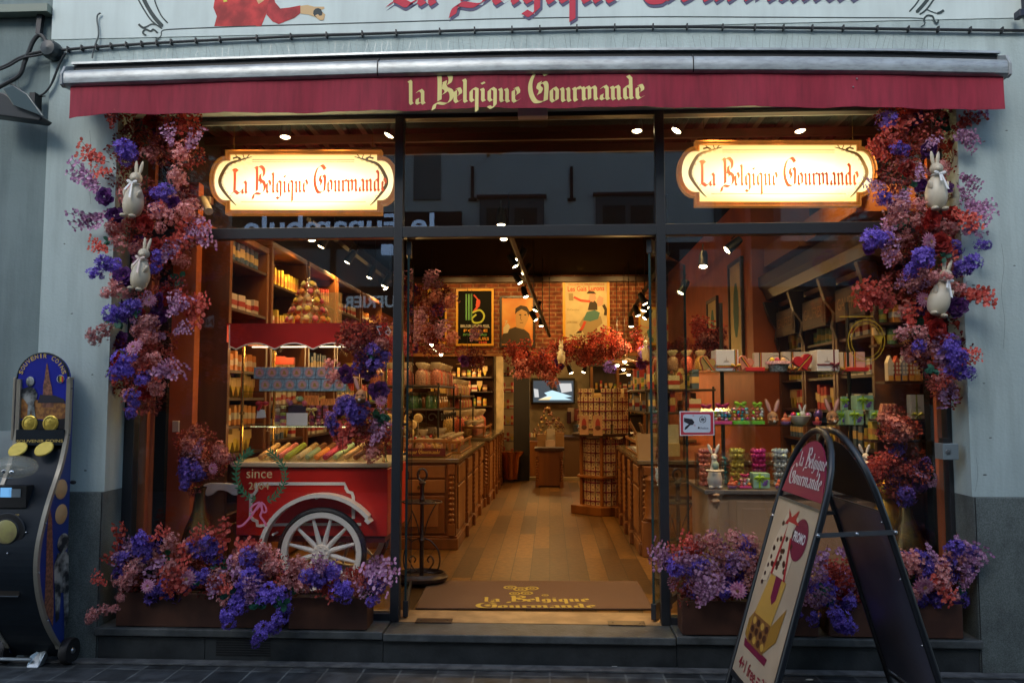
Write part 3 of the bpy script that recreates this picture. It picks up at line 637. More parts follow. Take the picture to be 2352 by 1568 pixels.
# ---------------------------------------------------------------- lamps
HOT = emis('lamp hot', (1.0,.80,.45), 14)
def light(kind, loc, e, col=(1,.61,.21), size=.05, spot=None, aim=None, parent=None):
    d = bpy.data.lights.new('lamp_or_fill_light', kind); d.energy = e*.66; d.color = col; d.shadow_soft_size = size
    o = bpy.data.objects.new('lamp_or_fill_light', d); COL.objects.link(o); o.location = loc
    if spot: d.spot_size = math.radians(spot); d.spot_blend = .6
    if aim: o.rotation_euler = (Vector(loc)-Vector(aim)).to_track_quat('Z','Y').to_euler()
    return o
def spot_proto():
    t = thing('spot_lamp', (0,0,0), 'x', 'lamp', 'spot lamps on the shop ceiling')
    m = MB(); m.lathe([(0,.15),(.028,.15),(.036,.12),(.042,.0),(.038,.0),(.034,.012)], (0,0,0), 14); m.build('housing', BLACK, t)
    m = MB(); m.lathe([(0,-.006),(.022,-.004),(.034,.004)], (0,0,0), 14); m.build('lens', HOT, t)
    m = MB(); m.tube([(0,.045,.09),(0,.05,.2)], .006, 5); m.build('stem', BLACK, t)
    return t
spots = [  # px, py, Y, aim dx, dy
 (655,316,.5,.0,.1,'in the upper left pane above the lit sign'),(893,312,.6,-.5,.1,'in the upper left pane beside the left mullion'),(1463,302,.6,.0,.1,'in the upper middle pane left of the right mullion'),(1553,301,.55,-.6,.1,'in the upper right pane beside the right mullion'),(1838,302,.5,.1,.1,'in the upper right pane above the right lit sign'),
 (1151,517,1.6,0,.1,'just above the transom over the doorway'),(716,552,1.9,.05,-.2,'top of the left window, first of the receding row'),(737,567,2.4,-.5,.1,'second of the receding row in the left window'),(797,603,3.2,-.6,.1,'third of the receding row in the left window'),(848,638,4.4,-.4,0,'fourth of the receding row in the left window'),(881,657,5.2,-.5,0,'fifth of the receding row in the left window'),(886,663,5.5,.6,0,'last of the receding row in the left window'),
 (1157,550,2.8,0,-.5,'large bright one under the transom at the doorway top'),(1190,598,3.8,-.6,0,'second in the hanging row at the doorway centre'),(1184,612,4.2,.6,0,'third in the hanging row at the doorway centre'),(1203,630,4.8,-.6,0,'fourth in the hanging row at the doorway centre'),(1195,650,5.2,.6,0,'fifth in the hanging row at the doorway centre'),(1208,682,5.9,.3,-.5,'sixth in the hanging row at the doorway centre'),(1229,713,6.4,-.5,0,'seventh in the hanging row at the doorway centre'),(1231,735,6.9,.6,0,'eighth in the hanging row at the doorway centre'),(1243,749,7.4,0,0,'lowest in the hanging row at the doorway centre'),
 (1482,698,5.,.5,0,'upper one of the cluster by the right mullion'),(1478,714,5.3,-.3,0,'second of the cluster by the right mullion'),(1490,705,5.6,.9,0,'third of the cluster by the right mullion'),(1466,725,5.9,.3,0,'fourth of the cluster by the right mullion'),(1480,731,6.2,-.8,0,'fifth of the cluster by the right mullion'),(1450,750,6.6,0,0,'lowest of the cluster by the right mullion'),
 (1615,613,1.9,-.1,-.7,'big bright one in the right window'),(1669,575,1.5,-1.2,.2,'tilted one high in the right window'),(1563,673,3.6,-.6,0,'small one beside the right mullion'),
 (1184,862,8.6,-.2,-.3,'on the back room ceiling left of the screen'),(1240,850,8.8,-.5,-.3,'on the back room beam above the screen'),(1312,857,8.9,.4,-.3,'on the back room beam right of the screen'),(1340,855,8.9,-.3,-.3,'second right of the screen on the back room beam')]
SP = spot_proto()
lit = {0:22,1:14,3:14,4:22,6:45,8:40,10:40,12:60,14:45,17:45,20:45,22:40,25:40,27:45,28:30,31:30}
for i, (px,py,Y,ax_,ay_,lb) in enumerate(spots):
    o = SP if i == 0 else dup(SP)
    p = at(px,py,Y); d = Vector((-ax_, -ay_*.3+.12, 1.0)).normalized()   # axis of the housing, pointing back up
    o.location = p; o.rotation_euler = d.to_track_quat('Z','Y').to_euler(); o['label'] = 'black ceiling spot lamp, lit, '+lb
    if Y > 3.4:
        k_ = 1.05
        o.scale = (k_,)*3
    if i in lit: light('SPOT', p-d*.03, lit[i], spot=125, aim=p-d, size=.04)
# dark track bars the hanging rows are fixed to
for pts, lb in (([(1168,560,2.8),(1262,790,7.8)],'black ceiling track carrying the hanging row of spot lamps above the doorway'),([(1535,610,3.),(1445,745,6.9)],'black ceiling track with spot lamps beside the right mullion'),([(700,530,1.8),(896,668,5.7)],'black ceiling track with spot lamps behind the left window')):
    A, B = at(*pts[0]), at(*pts[1]); m = MB(); m.tube([A+Vector((0,0,.13)), B+Vector((0,0,.13))], .028, 4)
    for k in range(5): q = A.lerp(B, k/4)+Vector((0,0,.13)); m.tube([q, Vector((q.x,q.y,ZC))], .006, 4)
    tag(m.build('lamp_track', BLACK, loc=A), lb, 'lamp track')
# pendants
def pendant():
    t = thing('pendant_lamp', (0,0,0), 'x', 'lamp', 'pendant lamps hanging in the shop')
    m = MB(); m.lathe([(.012,.12),(.03,.10),(.045,.07),(.17,.035),(.175,.028),(.165,.03),(.04,.062),(0,.07)], (0,0,0), 20); m.build('shade', mat('enamel shade', (.10,.05,.02), .35, metal=.5), t)
    m = MB(); m.ball((0,0,.03), .026, 10, 6); m.build('bulb', HOT, t)
    m = MB(); m.tube([(0,0,.12),(0,0,1.25)], .004, 4); m.build('cord', BLACK, t)
    return t
PN = pendant()
pend = [(939,783,4.,'over the left counter nearest the left mullion'),(991,797,5.,'second from the left over the left counter'),(1000,807,5.8,'third from the left over the left counter'),(1013,818,6.6,'fourth from the left over the left counter'),(1073,840,7.4,'left one of the pair above the left counter\'s end'),(1083,841,7.7,'right one of the pair above the left counter\'s end'),(1435,835,5.2,'nearest over the right counter under the garland'),(1418,843,6.2,'second over the right counter under the garland'),(1432,852,7.2,'third over the right counter under the garland'),(1444,864,8.1,'lowest over the right counter')]
for i, (px,py,Y,lb) in enumerate(pend):
    o = PN if i == 0 else dup(PN)
    o.location = at(px,py,Y); o['label'] = 'small enamel pendant lamp, lit, '+lb
    if i in (0,2,4,6,8): light('POINT', at(px,py,Y)+Vector((0,0,-.06)), 14, size=.04)
light('POINT', (-.1, 9.8, 2.6), 20, size=.25); light('POINT', (1.2, 9.8, 2.7), 16, size=.25)  # added fill lights for the back room, no fittings
# added fill spots without fittings: brick wall, counters, window goods
for (x,e,ax_) in ((-1.6,26,-1.5),(-.6,40,-.75),(.25,46,.35),(1.2,34,1.1)): light('SPOT', (x,7.2,3.5), e, spot=88, aim=(ax_,8.25,2.85), size=.06)
for (x,y,e,ax_) in ((-1.1,2.2,40,-1.3),(-1.2,3.6,40,-1.4),(1.0,1.9,45,1.1),(1.0,3.2,35,1.2),(.1,4.0,45,.6)): light('SPOT', (x,y,3.45), e, spot=80, aim=(ax_,y+.8,1.2), size=.05)
for (px,py,Y,ax_,ay_,az_,e) in ((560,270,.2,-1.75,.45,.7,26),(760,270,.2,-1.2,.45,.7,30),(640,270,.12,-1.6,.42,.7,30),(1650,270,.2,1.2,.6,1.1,50),(1800,270,.12,1.7,.5,.95,46),(1740,270,.12,1.4,.4,.6,34),(2060,270,.15,2.0,.5,.9,50)):
    light('SPOT', at(px,py,Y), e, spot=75, aim=(ax_,ay_,az_), size=.05)
# ---------------------------------------------------------------- lit shop signs in the windows
def lit_sign(x0, x1, y0, y1, lx0, lx1, Y, tx, label):
    t = thing('lit_sign', at((x0+x1)/2, y1, Y), label, 'sign')
    ly0, ly1 = y0+14, y1-22; cy = (y0+y1)/2-4; ry = (ly1-ly0)/2
    def outline(g):
        pts = [(x0+g, y0+g),(x1-g, y0+g)]
        pts += [(x1-g, cy-ry+6+g*.4)]
        for k in range(0,13):
            a = -PI/2+PI*k/12; pts.append((x1-g*.0+(lx1-x1-g)*math.cos(a), cy+(ry-g)*math.sin(a)))
        pts += [(x1-g, cy+ry-6-g*.4),(x1-g, y1-g),(x0+g, y1-g),(x0+g, cy+ry-6-g*.4)]
        for k in range(0,13):
            a = PI/2+PI*k/12; pts.append((x0+(x0-lx0-g)*math.cos(a), cy+(ry-g)*math.sin(a)))
        pts += [(x0+g, cy-ry+6+g*.4)]
        return pts
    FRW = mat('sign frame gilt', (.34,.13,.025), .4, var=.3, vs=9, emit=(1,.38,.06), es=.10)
    for (g0, g1, dy) in ((0,3,.03),(3,7,.012),(7,10,.022)):
        A = outline(g0); B = outline(g1); m = MB(); n = len(A)
        P0 = [at(x,y,Y-dy) for x,y in A]; P1 = [at(x,y,Y-dy) for x,y in B]
        m.add(P0+P1, [(i,(i+1)%n,n+(i+1)%n,n+i) for i in range(n)])
        P2 = [p+Vector((0,dy+.03,0)) for p in P0]; P3 = [p+Vector((0,dy+.03,0)) for p in P1]
        m.add(P0+P2, [(i,n+i,n+(i+1)%n,(i+1)%n) for i in range(n)]); m.add(P1+P3, [(i,(i+1)%n,n+(i+1)%n,n+i) for i in range(n)])
        m.build('frame', FRW, t)
    # luminous face, tubes inside make it uneven
    nm = 'sign face'
    if nm not in _m:
        fm_ = bpy.data.materials.new(nm); fm_.use_nodes = True; _m[nm] = fm_; n_ = fm_.node_tree.nodes; l_ = fm_.node_tree.links
        tc = n_.new('ShaderNodeTexCoord'); sx = n_.new('ShaderNodeSeparateXYZ'); l_.new(tc.outputs['Generated'], sx.inputs[0])
        r = n_.new('ShaderNodeValToRGB'); e = r.color_ramp.elements; e[0].position = 0; e[0].color = (1.0,.58,.16,1); e[1].position = 1; e[1].color = (1.0,.60,.17,1)
        for p_, c_ in ((.12,(1.0,.72,.27,1)),(.35,(1.0,.84,.46,1)),(.6,(1.0,.80,.40,1))): x = e.new(p_); x.color = c_
        l_.new(sx.outputs[2], r.inputs[0])
        # strength falls off towards the sides and the top
        def mth(op_, a_, b_=None):
            q = n_.new('ShaderNodeMath'); q.operation = op_; 
            for i_, v_ in enumerate((a_, b_)):
                if v_ is None: continue
                if isinstance(v_, (int,float)): q.inputs[i_].default_value = v_
                else: l_.new(v_, q.inputs[i_])
            return q.outputs[0]
        u = mth('ABSOLUTE', mth('SUBTRACT', sx.outputs[0], .52)); v = mth('ABSOLUTE', mth('SUBTRACT', sx.outputs[2], .36))
        d2 = mth('ADD', mth('MULTIPLY', mth('MULTIPLY', u, u), 5.5), mth('MULTIPLY', mth('MULTIPLY', v, v), 3.2))
        st = mth('ADD', mth('MULTIPLY', mth('POWER', 2.718, mth('MULTIPLY', d2, -2.2)), 2.6), .75)
        em = n_.new('ShaderNodeEmission'); l_.new(r.outputs[0], em.inputs[0]); l_.new(st, em.inputs[1]); l_.new(em.outputs[0], n_['Material Output'].inputs[0])
    A = outline(9); m = MB(); m.poly([at(x,y,Y-.004) for x,y in A][::-1]); m.build('face', _m[nm], t)
    TX = mat('sign text red', (.42,.05,.02), .6, emit=(1,.13,.02), es=.34); IN = mat('sign ink', (.05,.03,.01), .6, emit=(.5,.25,.05), es=.12)
    Yf = Y-.006
    black_text('La Belgique Gourmande', at(tx[0],tx[1],Yf), at(tx[2],tx[3],Yf), .092, TX, t, nib=.29, ang=34, depth=.002)
    for sgn in (0,1):
        m = MB(); ex, lx = (x0,lx0) if sgn == 0 else (x1,lx1); s_ = 1 if sgn == 0 else -1
        arc = [(ex+s_*62,cy-ry+2),(ex+s_*34,cy-ry+10),(ex+s_*8,cy-ry+20),(ex-s_*8,cy-12),(ex-s_*12,cy+6),(ex-s_*4,cy+24),(ex+s_*14,cy+ry-10),(ex+s_*26,cy+ry+2)]
        P = crp(arc, 5); nP = len(P)
        ribbon(m, P, [1.2+7*math.sin(PI*i/(nP-1)) for i in range(nP)], Yf)
        for k in range(4, nP-6, 2):   # scrolls inside the band
            cx_, cy_ = P[k]; ribbon(m, [(cx_+s_*4+3.2*math.cos(a*.9), cy_+2.8*math.sin(a*.9)) for a in range(8)], 1.0, Yf-.0004)
        for (dx0,dy0,dx1,dy1) in ((34,10,24,-2),(44,6,40,-6),(50,4,60,-8)): ribbon(m, [(ex+s_*dx0,cy-ry+dy0),(ex+s_*dx1,cy-ry+dy1)], 2, Yf-.0006)
        ribbon(m, [(ex+s_*18,y0+20),(ex+s_*28,y0+17),(ex+s_*36,y0+21)], 4, Yf-.0005)
        m.build('scroll_ornament', IN, t)
    m = MB(); ribbon(m, [(x0+62,y0+23),(x1-62,y0+23)], 1.2, Yf); ribbon(m, [(x0+62,y0+28),(x1-62,y0+28)], .9, Yf); ribbon(m, [(x0+36,y1-28),(x1-36,y1-28)], 1.2, Yf)
    m.build('rule_line', IN, t)
    for px in (x0+20, x1-20):
        p = at(px, y0, Y); m = MB(); m.tube([p, Vector((p.x,p.y,ZC))], .002, 4); m.build('chain', BRASS, t)
    c = at((x0+x1)/2, (y0+y1)/2, Y-.12)
    a = light('AREA', c, 3, col=(1,.72,.35), aim=c+Vector((0,-1,0))); a.data.shape = 'RECTANGLE'; a.data.size = 1.0; a.data.size_y = .3; a.data.use_shadow = True
lit_sign(517, 876, 344, 492, 480, 914, .30, (530,446,884,440), 'glowing cream lightbox sign with gilt frame hanging in the upper left window')
lit_sign(1597, 1979, 322, 473, 1556, 2016, .30, (1604,428,1968,426), 'glowing cream lightbox sign with gilt frame hanging in the upper right window')
# ---------------------------------------------------------------- posters
def poster(x0,x1,y0,y1,Y,fw,fcol,bg,label,draw=None,name='framed_poster'):
    t = thing(name, at((x0+x1)/2,y1,Y), label, 'poster')
    m = MB(); a = at(x0,y0,Y); c = at(x1,y1,Y); w_ = fw
    m.box(a.x,c.x,Y-.03,Y,a.z-w_,a.z); m.box(a.x,c.x,Y-.03,Y,c.z,c.z+w_); m.box(a.x,a.x+w_,Y-.03,Y,c.z+w_,a.z-w_); m.box(c.x-w_,c.x,Y-.03,Y,c.z+w_,a.z-w_)
    m.build('frame', fcol, t)
    m = MB(); m.box(a.x+w_,c.x-w_,Y-.012,Y-.002,c.z+w_,a.z-w_); m.build('print', bg, t)
    if draw: draw(t, Y-.013)
    return t
GOLD = mat('gold frame', (.75,.38,.03), .5); DARKF = mat('dark frame', (.03,.02,.012), .4)
def dr_B(t, Y):
    m = MB()
    for i, x in enumerate((1071,1077,1083)): ribbon(m, [(x,675),(x,735)], 3.5, Y-.001, 0)
    ribbon(m, crp([(1088,677),(1098,690),(1096,705),(1088,716)]), [3]*6+[9]*6+[5]*7, Y-.002, 1)
    ribbon(m, crp([(1085,718),(1102,712),(1112,724),(1106,738),(1090,741),(1084,732),(1094,722)]), 4, Y-.003, 2)
    m.build('emblem', [mat('poster green', (.12,.35,.10), .6), mat('poster red', (.6,.06,.02), .6), mat('poster lime', (.45,.5,.05), .6)], t)
    LT = mat('poster white', (.7,.65,.5), .6); OR = mat('poster orange', (.7,.3,.02), .6)
    plain_text('BRUXELLES-BRUSSEL', at(1058,752,Y-.002), at(1125,752,Y-.002), h=.05, m=LT, parent=t, bold=.01)
    plain_text('FOIRE', at(1065,762,Y-.002), at(1120,762,Y-.002), h=.045, m=OR, parent=t, bold=.03)
    plain_text('INTERNATIONALE', at(1064,771,Y-.002), at(1118,771,Y-.002), h=.04, m=mat('poster green', (.12,.35,.10), .6), parent=t, bold=.02)
    plain_text('BEURS', at(1088,781,Y-.002), at(1123,781,Y-.002), h=.05, m=OR, parent=t, bold=.03)
    plain_text('1948', at(1100,789,Y-.002), at(1118,789,Y-.002), h=.04, m=mat('poster red', (.6,.06,.02), .6), parent=t, bold=.03)
poster(1048,1134,664,794,YB-.01,.035,GOLD,mat('poster black', (.012,.012,.01), .9, spec=.05),'black fair poster in orange frame on the brick wall, with big green and red letter',dr_B)
def dr_head(t, Y):
    m = MB(); SK = mat('portrait ochre', (.50,.28,.09), .7)
    blob(m, [(1152,790),(1154,768),(1168,756),(1186,750),(1204,756),(1216,766),(1222,790)], Y-.001, 1)
    blob(m, [(1186,752),(1184,728),(1188,712),(1200,706),(1212,712),(1214,730),(1208,744),(1202,756)], Y-.002, 0)
    blob(m, [(1183,722),(1184,708),(1196,701),(1210,704),(1216,714),(1214,728),(1210,716),(1198,710),(1188,716)], Y-.003, 1)
    for x in (1192,1204): blob(m, [(x,722),(x+5,721),(x+5,724),(x,724)], Y-.004, 1)
    ribbon(m, [(1197,722),(1195,733),(1199,735)], 1, Y-.004, 1); ribbon(m, [(1194,741),(1202,741)], 1.3, Y-.004, 1)
    blob(m, [(1156,752),(1166,742),(1172,750),(1166,764),(1156,766)], Y-.002, 2)
    m.build('painted_head', [SK, mat('portrait umber', (.05,.03,.012), .7), mat('portrait cream', (.6,.5,.3), .7)], t)
    plain_text('7', at(1158,746,Y-.005), at(1166,746,Y-.005), h=.08, m=mat('portrait cream', (.6,.5,.3), .7), parent=t)
poster(1148,1229,680,797,YB-.01,.035,DARKF,mat('poster orange ground', (.62,.16,.02), .6, col2=(.70,.35,.08), vs=1.5),'orange poster with a portrait of a dark haired man on the brick wall',dr_head)
def dr_gais(t, Y):
    R_ = mat('poster red', (.6,.06,.02), .6); G_ = mat('poster teal', (.08,.20,.16), .7); K_ = mat('portrait umber', (.05,.03,.012), .7); P_ = mat('poster pink', (.75,.32,.2), .7); C_ = mat('poster shadow', (.38,.27,.12), .8)
    m = MB()
    blob(m, [(1330,745),(1340,728),(1358,722),(1380,726),(1384,742),(1370,754),(1376,772),(1360,778),(1342,768)], Y-.001, 4)
    blob(m, [(1339,735),(1348,716),(1366,712),(1378,718),(1374,732),(1356,738)], Y-.002, 1)
    blob(m, [(1350,712),(1354,694),(1364,688),(1372,698),(1372,712)], Y-.003, 2)
    blob(m, [(1352,690),(1354,676),(1366,674),(1370,686),(1362,694)], Y-.004, 3)
    blob(m, [(1347,674),(1352,668),(1364,669),(1370,675)], Y-.005, 2)
    ribbon(m, [(1356,692),(1334,690),(1318,682)], 5, Y-.005, 0); blob(m, [(1306,674),(1316,674),(1317,690),(1307,690)], Y-.006, 4)
    blob(m, [(1370,690),(1376,678),(1386,684),(1384,700),(1374,704)], Y-.005, 3); ribbon(m, [(1386,700),(1392,712),(1390,724)], 7, Y-.005, 2)
    ribbon(m, [(1344,738),(1338,752),(1332,760)], 6, Y-.006, 0); blob(m, [(1328,760),(1336,758),(1336,764),(1322,765)], Y-.007, 2)
    m.build('painted_dancer', [R_, G_, K_, P_, C_], t)
    plain_text('Les Gais Lurons', at(1304,669,Y-.002), at(1388,667,Y-.002), h=.085, m=R_, parent=t, bold=.02)
    plain_text('CERCLE ROYAL PHILANTHROPIQUE', at(1305,655,Y-.002), at(1388,655,Y-.002), h=.03, m=R_, parent=t)
    plain_text('CORTEGE', at(1302,742,Y-.002), at(1326,742,Y-.002), h=.035, m=C_, parent=t); plain_text('McCaroline', at(1303,713,Y-.002), at(1330,713,Y-.002), h=.03, m=C_, parent=t)
    plain_text('36 SORTIE-COLLECTE', at(1308,773,Y-.002), at(1388,773,Y-.002), h=.04, m=K_, parent=t)
CRM = mat('poster cream', (.62,.50,.26), .7, var=.06)
poster(1292,1401,641,800,YB-.01,.045,GOLD,CRM,'tall cream poster with red title and dancing figure on the brick wall',dr_gais)
def dr_multi(t, Y):
    m = MB(); random.seed(3)
    for i in range(16):
        x = 1478+random.random()*86; y = 738+random.random()*44; s = 4+random.random()*7
        blob(m, [(x+s*.6*math.cos(a), y+s*math.sin(a)) for a in [k*PI/4 for k in range(8)]], Y-.001-i*.0004, i%4)
    ribbon(m, crp([(1472,730),(1484,722),(1496,734),(1490,752),(1474,748)]), 2, Y-.010, 0)
    m.build('painted_crowd', [mat('poster pink', (.75,.32,.2), .7), mat('poster teal', (.08,.20,.16), .7), mat('poster red', (.6,.06,.02), .6), mat('poster shadow', (.38,.27,.12), .8)], t)
poster(1466,1582,706,792,YB-.01,.03,GOLD,CRM,'wide cream poster with many small figures on the brick wall behind the right mullion',dr_multi)
def dr_elle(t, Y): plain_text('ELLE', at(988,676,Y-.002), at(1012,676,Y-.002), h=.08, m=CRM, parent=t)
poster(982,1026,664,790,YB-.01,.03,GOLD,mat('poster black', (.012,.012,.01), .9, spec=.05),'dark narrow framed poster half hidden by flowers on the brick wall',dr_elle)
# posters on the right pier wall (face -x)
def side_poster(ya, yb_, z0, z1, X, label):
    t = thing('framed_poster', (X, (ya+yb_)/2, z0), label, 'poster')
    m = MB(); m.box(X-.03, X, ya, yb_, z0, z0+.04); m.box(X-.03, X, ya, yb_, z1-.04, z1); m.box(X-.03, X, ya, ya+.04, z0+.04, z1-.04); m.box(X-.03, X, yb_-.04, yb_, z0+.04, z1-.04); m.build('frame', DARKF, t)
    m = MB(); m.box(X-.012, X-.002, ya+.04, yb_-.04, z0+.04, z1-.04); m.build('print', CRM, t)
    m = MB(); cy = (ya+yb_)/2
    m.prism([(X-.014, cy+.12*math.cos(k*PI/5), (z0+z1)/2+.3*math.sin(k*PI/5)) for k in range(10)], (.001,0,0)); m.build('figure', mat('poster teal', (.08,.20,.16), .7), t)
side_poster(3.1, 3.7, 1.95, 3.0, 1.978, 'tall framed poster on the side of the terracotta pier, nearest the glass')
side_poster(4.3, 4.9, 1.9, 2.75, 1.978, 'second framed poster further back on the terracotta side wall')
# ---------------------------------------------------------------- door mat, umbrella stands
dm = thing('doormat', (0,.6,zF), 'brown doormat with yellow shop lettering lying just inside the doorway', 'doormat')
q = [at(955,1396,0),at(0,0,0)]
def fl_(px,py,z=zF+.010): return atz(px,py,z)
A, B, C_, D = fl_(954,1396), fl_(1500,1397), fl_(1465,1334), fl_(985,1333)
m = MB(); m.prism([(v.x,v.y,zF+.0035) for v in (A,B,C_,D)], (0,0,.009)); m.build('pile', mat('mat brown', (.14,.070,.034), .95, var=.35, vs=240, bump=.4, bs=300), dm, bevel=.002)
YL = mat('mat yellow', (.50,.34,.05), .9)
black_text('la Belgique', fl_(1113,1381,zF+.014), fl_(1348,1381,zF+.014), .075, YL, dm, nib=.3, ang=25, up=(0,1,0), depth=.001)
black_text('Gourmande', fl_(1092,1395,zF+.014), fl_(1362,1395,zF+.014), .062, YL, dm, nib=.3, ang=25, up=(0,1,0), depth=.001)
m = MB()
for k, (px,py,r) in enumerate(((1172,1348,.05),(1196,1352,.055),(1222,1350,.05),(1210,1361,.045),(1182,1362,.04),(1252,1366,.025))):
    c = fl_(px,py,zF+.0145+k*.0006); m.lathe([(r*.7,0),(r,.0)], c, 14); m.lathe([(r*.2,.0001),(r*.4,.0001)], c, 10)
m.build('emblem', YL, dm)
def umbrella_stand(px, py, label):
    p = atz(px, py, zF+.03); t = thing('umbrella_stand', (p.x,p.y,zF), label, 'umbrella stand')
    IR = mat('cast iron', (.055,.032,.022), .42, metal=.4)
    m = MB(); m.lathe([(0,.02),(.13,.02),(.19,.03),(.2,.055),(.185,.065),(.175,.085),(.165,.085),(.15,.05),(0,.05)], (p.x,p.y,zF), 28, sy=.8); m.build('drip_tray', IR, t)
    m = MB()
    for a in (0.3,1.9,3.4,5.0): m.lathe([(0,0),(.02,.0),(.03,.025)], (p.x+.15*math.cos(a), p.y+.11*math.sin(a), zF), 8)
    m.build('foot', IR, t)
    m = MB(); m.lathe([(.016,.05),(.016,.3),(.026,.32),(.016,.34),(.014,.6),(.024,.62),(.016,.64),(.016,.72),(.03,.74),(.012,.76)], (p.x,p.y,zF), 10); m.build('post', IR, t)
    m = MB(); m.tube([(p.x+.035*math.cos(a),p.y,zF+.80+.045*math.sin(a)) for a in [k*PI/6 for k in range(12)]], .009, 6, closed=True); m.build('handle', IR, t)
    for s in (-1,1):
        for z0 in (.06,):
            m = MB(); m.tube(crom([(p.x+s*x, p.y, zF+z) for x,z in ((.02,.09),(.10,.08),(.135,.15),(.125,.24),(.07,.31),(.02,.33))],5), .006, 5)
            m.tube(crom([(p.x+s*x, p.y, zF+z) for x,z in ((.02,.08),(.06,.11),(.09,.16),(.07,.2),(.045,.18),(.055,.155))],5), .006, 5)
            m.tube(crom([(p.x+s*x, p.y, zF+z) for x,z in ((.02,.36),(.04,.45),(.09,.56),(.12,.60))],5), .005, 5); m.build('scroll', IR, t)
    for r in (.15,):
        m = MB(); m.tube([(p.x+r*math.cos(k*PI/10),p.y+r*.7*math.sin(k*PI/10),zF+.60) for k in range(20)], .006, 5, closed=True)
        for k in range(6): a = k*PI/3; m.tube([(p.x+.055*math.cos(a)+.05*math.cos(b_), p.y+.05*math.sin(a)+.04*math.sin(b_), zF+.60) for b_ in [j*PI/5 for j in range(10)]], .004, 4, closed=True)
        m.build('ring_rack', IR, t)
    return t
umbrella_stand(968,1330,'cast iron scrolled umbrella stand just inside the left door leaf')
umbrella_stand(1560,1330,'cast iron umbrella stand half hidden behind the right mullion')
# ---------------------------------------------------------------- counters
def spindle(m, x, y, z0, z1, r=.028):
    h = z1-z0
    m.box(x-r,x+r,y-r,y+r,z0,z0+h*.16); m.box(x-r,x+r,y-r,y+r,z1-h*.14,z1)
    pr = [(r*.6,z0+h*.16)]
    for k in range(9):
        a = z0+h*(.18+.075*k); pr += [(r*.62,a),(r*1.0,a+h*.02),(r*.98,a+h*.035),(r*.55,a+h*.055)]
    pr.append((r*.6,z1-h*.14)); m.lathe(pr, (x,y,0), 10)
def counter(x0,x1,y0,y1,zt,side,label,nside=6,drawers=True):
    """side: +1 aisle face at x1, -1 aisle face at x0"""
    t = thing('shop_counter', ((x0+x1)/2,(y0+y1)/2,zF), label, 'counter')
    m = MB(); m.box(x0,x1,y0,y1,zF+.12,zt-.04); m.build('carcass', WOOD, t, bevel=.004)
    m = MB(); m.box(x0-.02,x1+.02,y0-.03,y1+.0,zF,zF+.10); m.box(x0-.01,x1+.01,y0-.015,y1,zF+.10,zF+.119); m.build('base', WOOD, t, bevel=.006)
    m = MB(); m.box(x0-.03,x1+.03,y0-.04,y1,zt-.039,zt); m.build('worktop', mat('dark worktop', (.16,.12,.07), .15, spec=.7), t, bevel=.006)
    # front face: drawers and panel
    n = max(1, round((x1-x0)/.6)); wv = (x1-x0-.16)/n; H = zt-.05-(zF+.14)
    for k in range(n):
        a = x0+.09+k*wv; b_ = a+wv-.03
        for (f0,f1) in ((.80,.98),(.58,.77)):
            m = MB(); m.box(a,b_,y0-.018,y0-.001,zF+.14+H*f0,zF+.14+H*f1); d_ = m.build('drawer', WOODL, t, bevel=.006)
            m = MB(); c = Vector(((a+b_)/2,y0-.02,zF+.14+H*(f0+f1)/2)); m.lathe([(0,-.012),(.012,-.01),(.012,0)], c, 8, axis='Y'); m.tube([c+Vector((-.012,-.008,-.01)),c+Vector((0,-.012,-.03)),c+Vector((.012,-.008,-.01))], .003, 5); m.build('knob', BRONZE, d_)
        m = MB(); m.box(a,b_,y0-.016,y0-.001,zF+.14,zF+.14+H*.54); m.build('door_panel', WOOD, t, bevel=.006)
        m = MB(); m.box(a+.06,b_-.06,y0-.024,y0-.0165,zF+.14+.06,zF+.14+H*.54-.06); m.build('raised_field', WOODL, t, bevel=.006)
    xs_ = x1 if side > 0 else x0; sg_ = side
    m = MB(); spindle(m, xs_-sg_*.04, y0-.028, zF+.13, zt-.05); m.build('turned_post', WOOD, t)
    m = MB(); spindle(m, (x0 if side>0 else x1)+sg_*.04, y0-.028, zF+.13, zt-.05); m.build('turned_post', WOOD, t)
    L = (y1-y0)/nside
    for k in range(nside):
        a = y0+k*L+.07; b_ = y0+(k+1)*L-.05
        u0, u1 = (xs_+.001, xs_+.016) if sg_ > 0 else (xs_-.016, xs_-.001)
        m = MB(); m.box(u0,u1,a,b_,zF+.17,zt-.26); m.build('side_panel', WOODL, t, bevel=.006)
        m = MB(); m.box(u0,u1,a,b_,zt-.23,zt-.07); m.build('side_drawer', WOODL, t, bevel=.006)
        m = MB(); spindle(m, xs_+sg_*.026, y0+(k+1)*L-.01, zF+.13, zt-.05, .015); m.build('turned_post', WOOD, t)
        m = MB(); m.box(min(xs_+sg_*.021,xs_+sg_*.05),max(xs_+sg_*.021,xs_+sg_*.05),y0+(k+1)*L-.05,y0+(k+1)*L+.03,zF+.001,zF+.11); m.build('bracket_foot', WOOD, t, bevel=.006)
    return t
ZCT = AZ(1052, 2.3, 950)
counter(-2.05,-.86,2.30,5.1,ZCT,1,'long oak counter with drawers on the left of the aisle, nearest the door',4)
counter(-2.0,-.80,5.35,8.1,ZCT+.03,1,'oak counter behind the first one on the left side of the aisle',5)
ZCR = AZ(1056, 2.13, 1500)
counter(.80,1.92,2.13,4.3,ZCR,-1,'oak counter with turned corner posts on the right side of the aisle',4)
counter(.95,1.9,5.6,8.0,ZCR,-1,'oak counter at the back right behind the box carousel',4)
def thick_column(x,y,z0,z1,label):
    pass
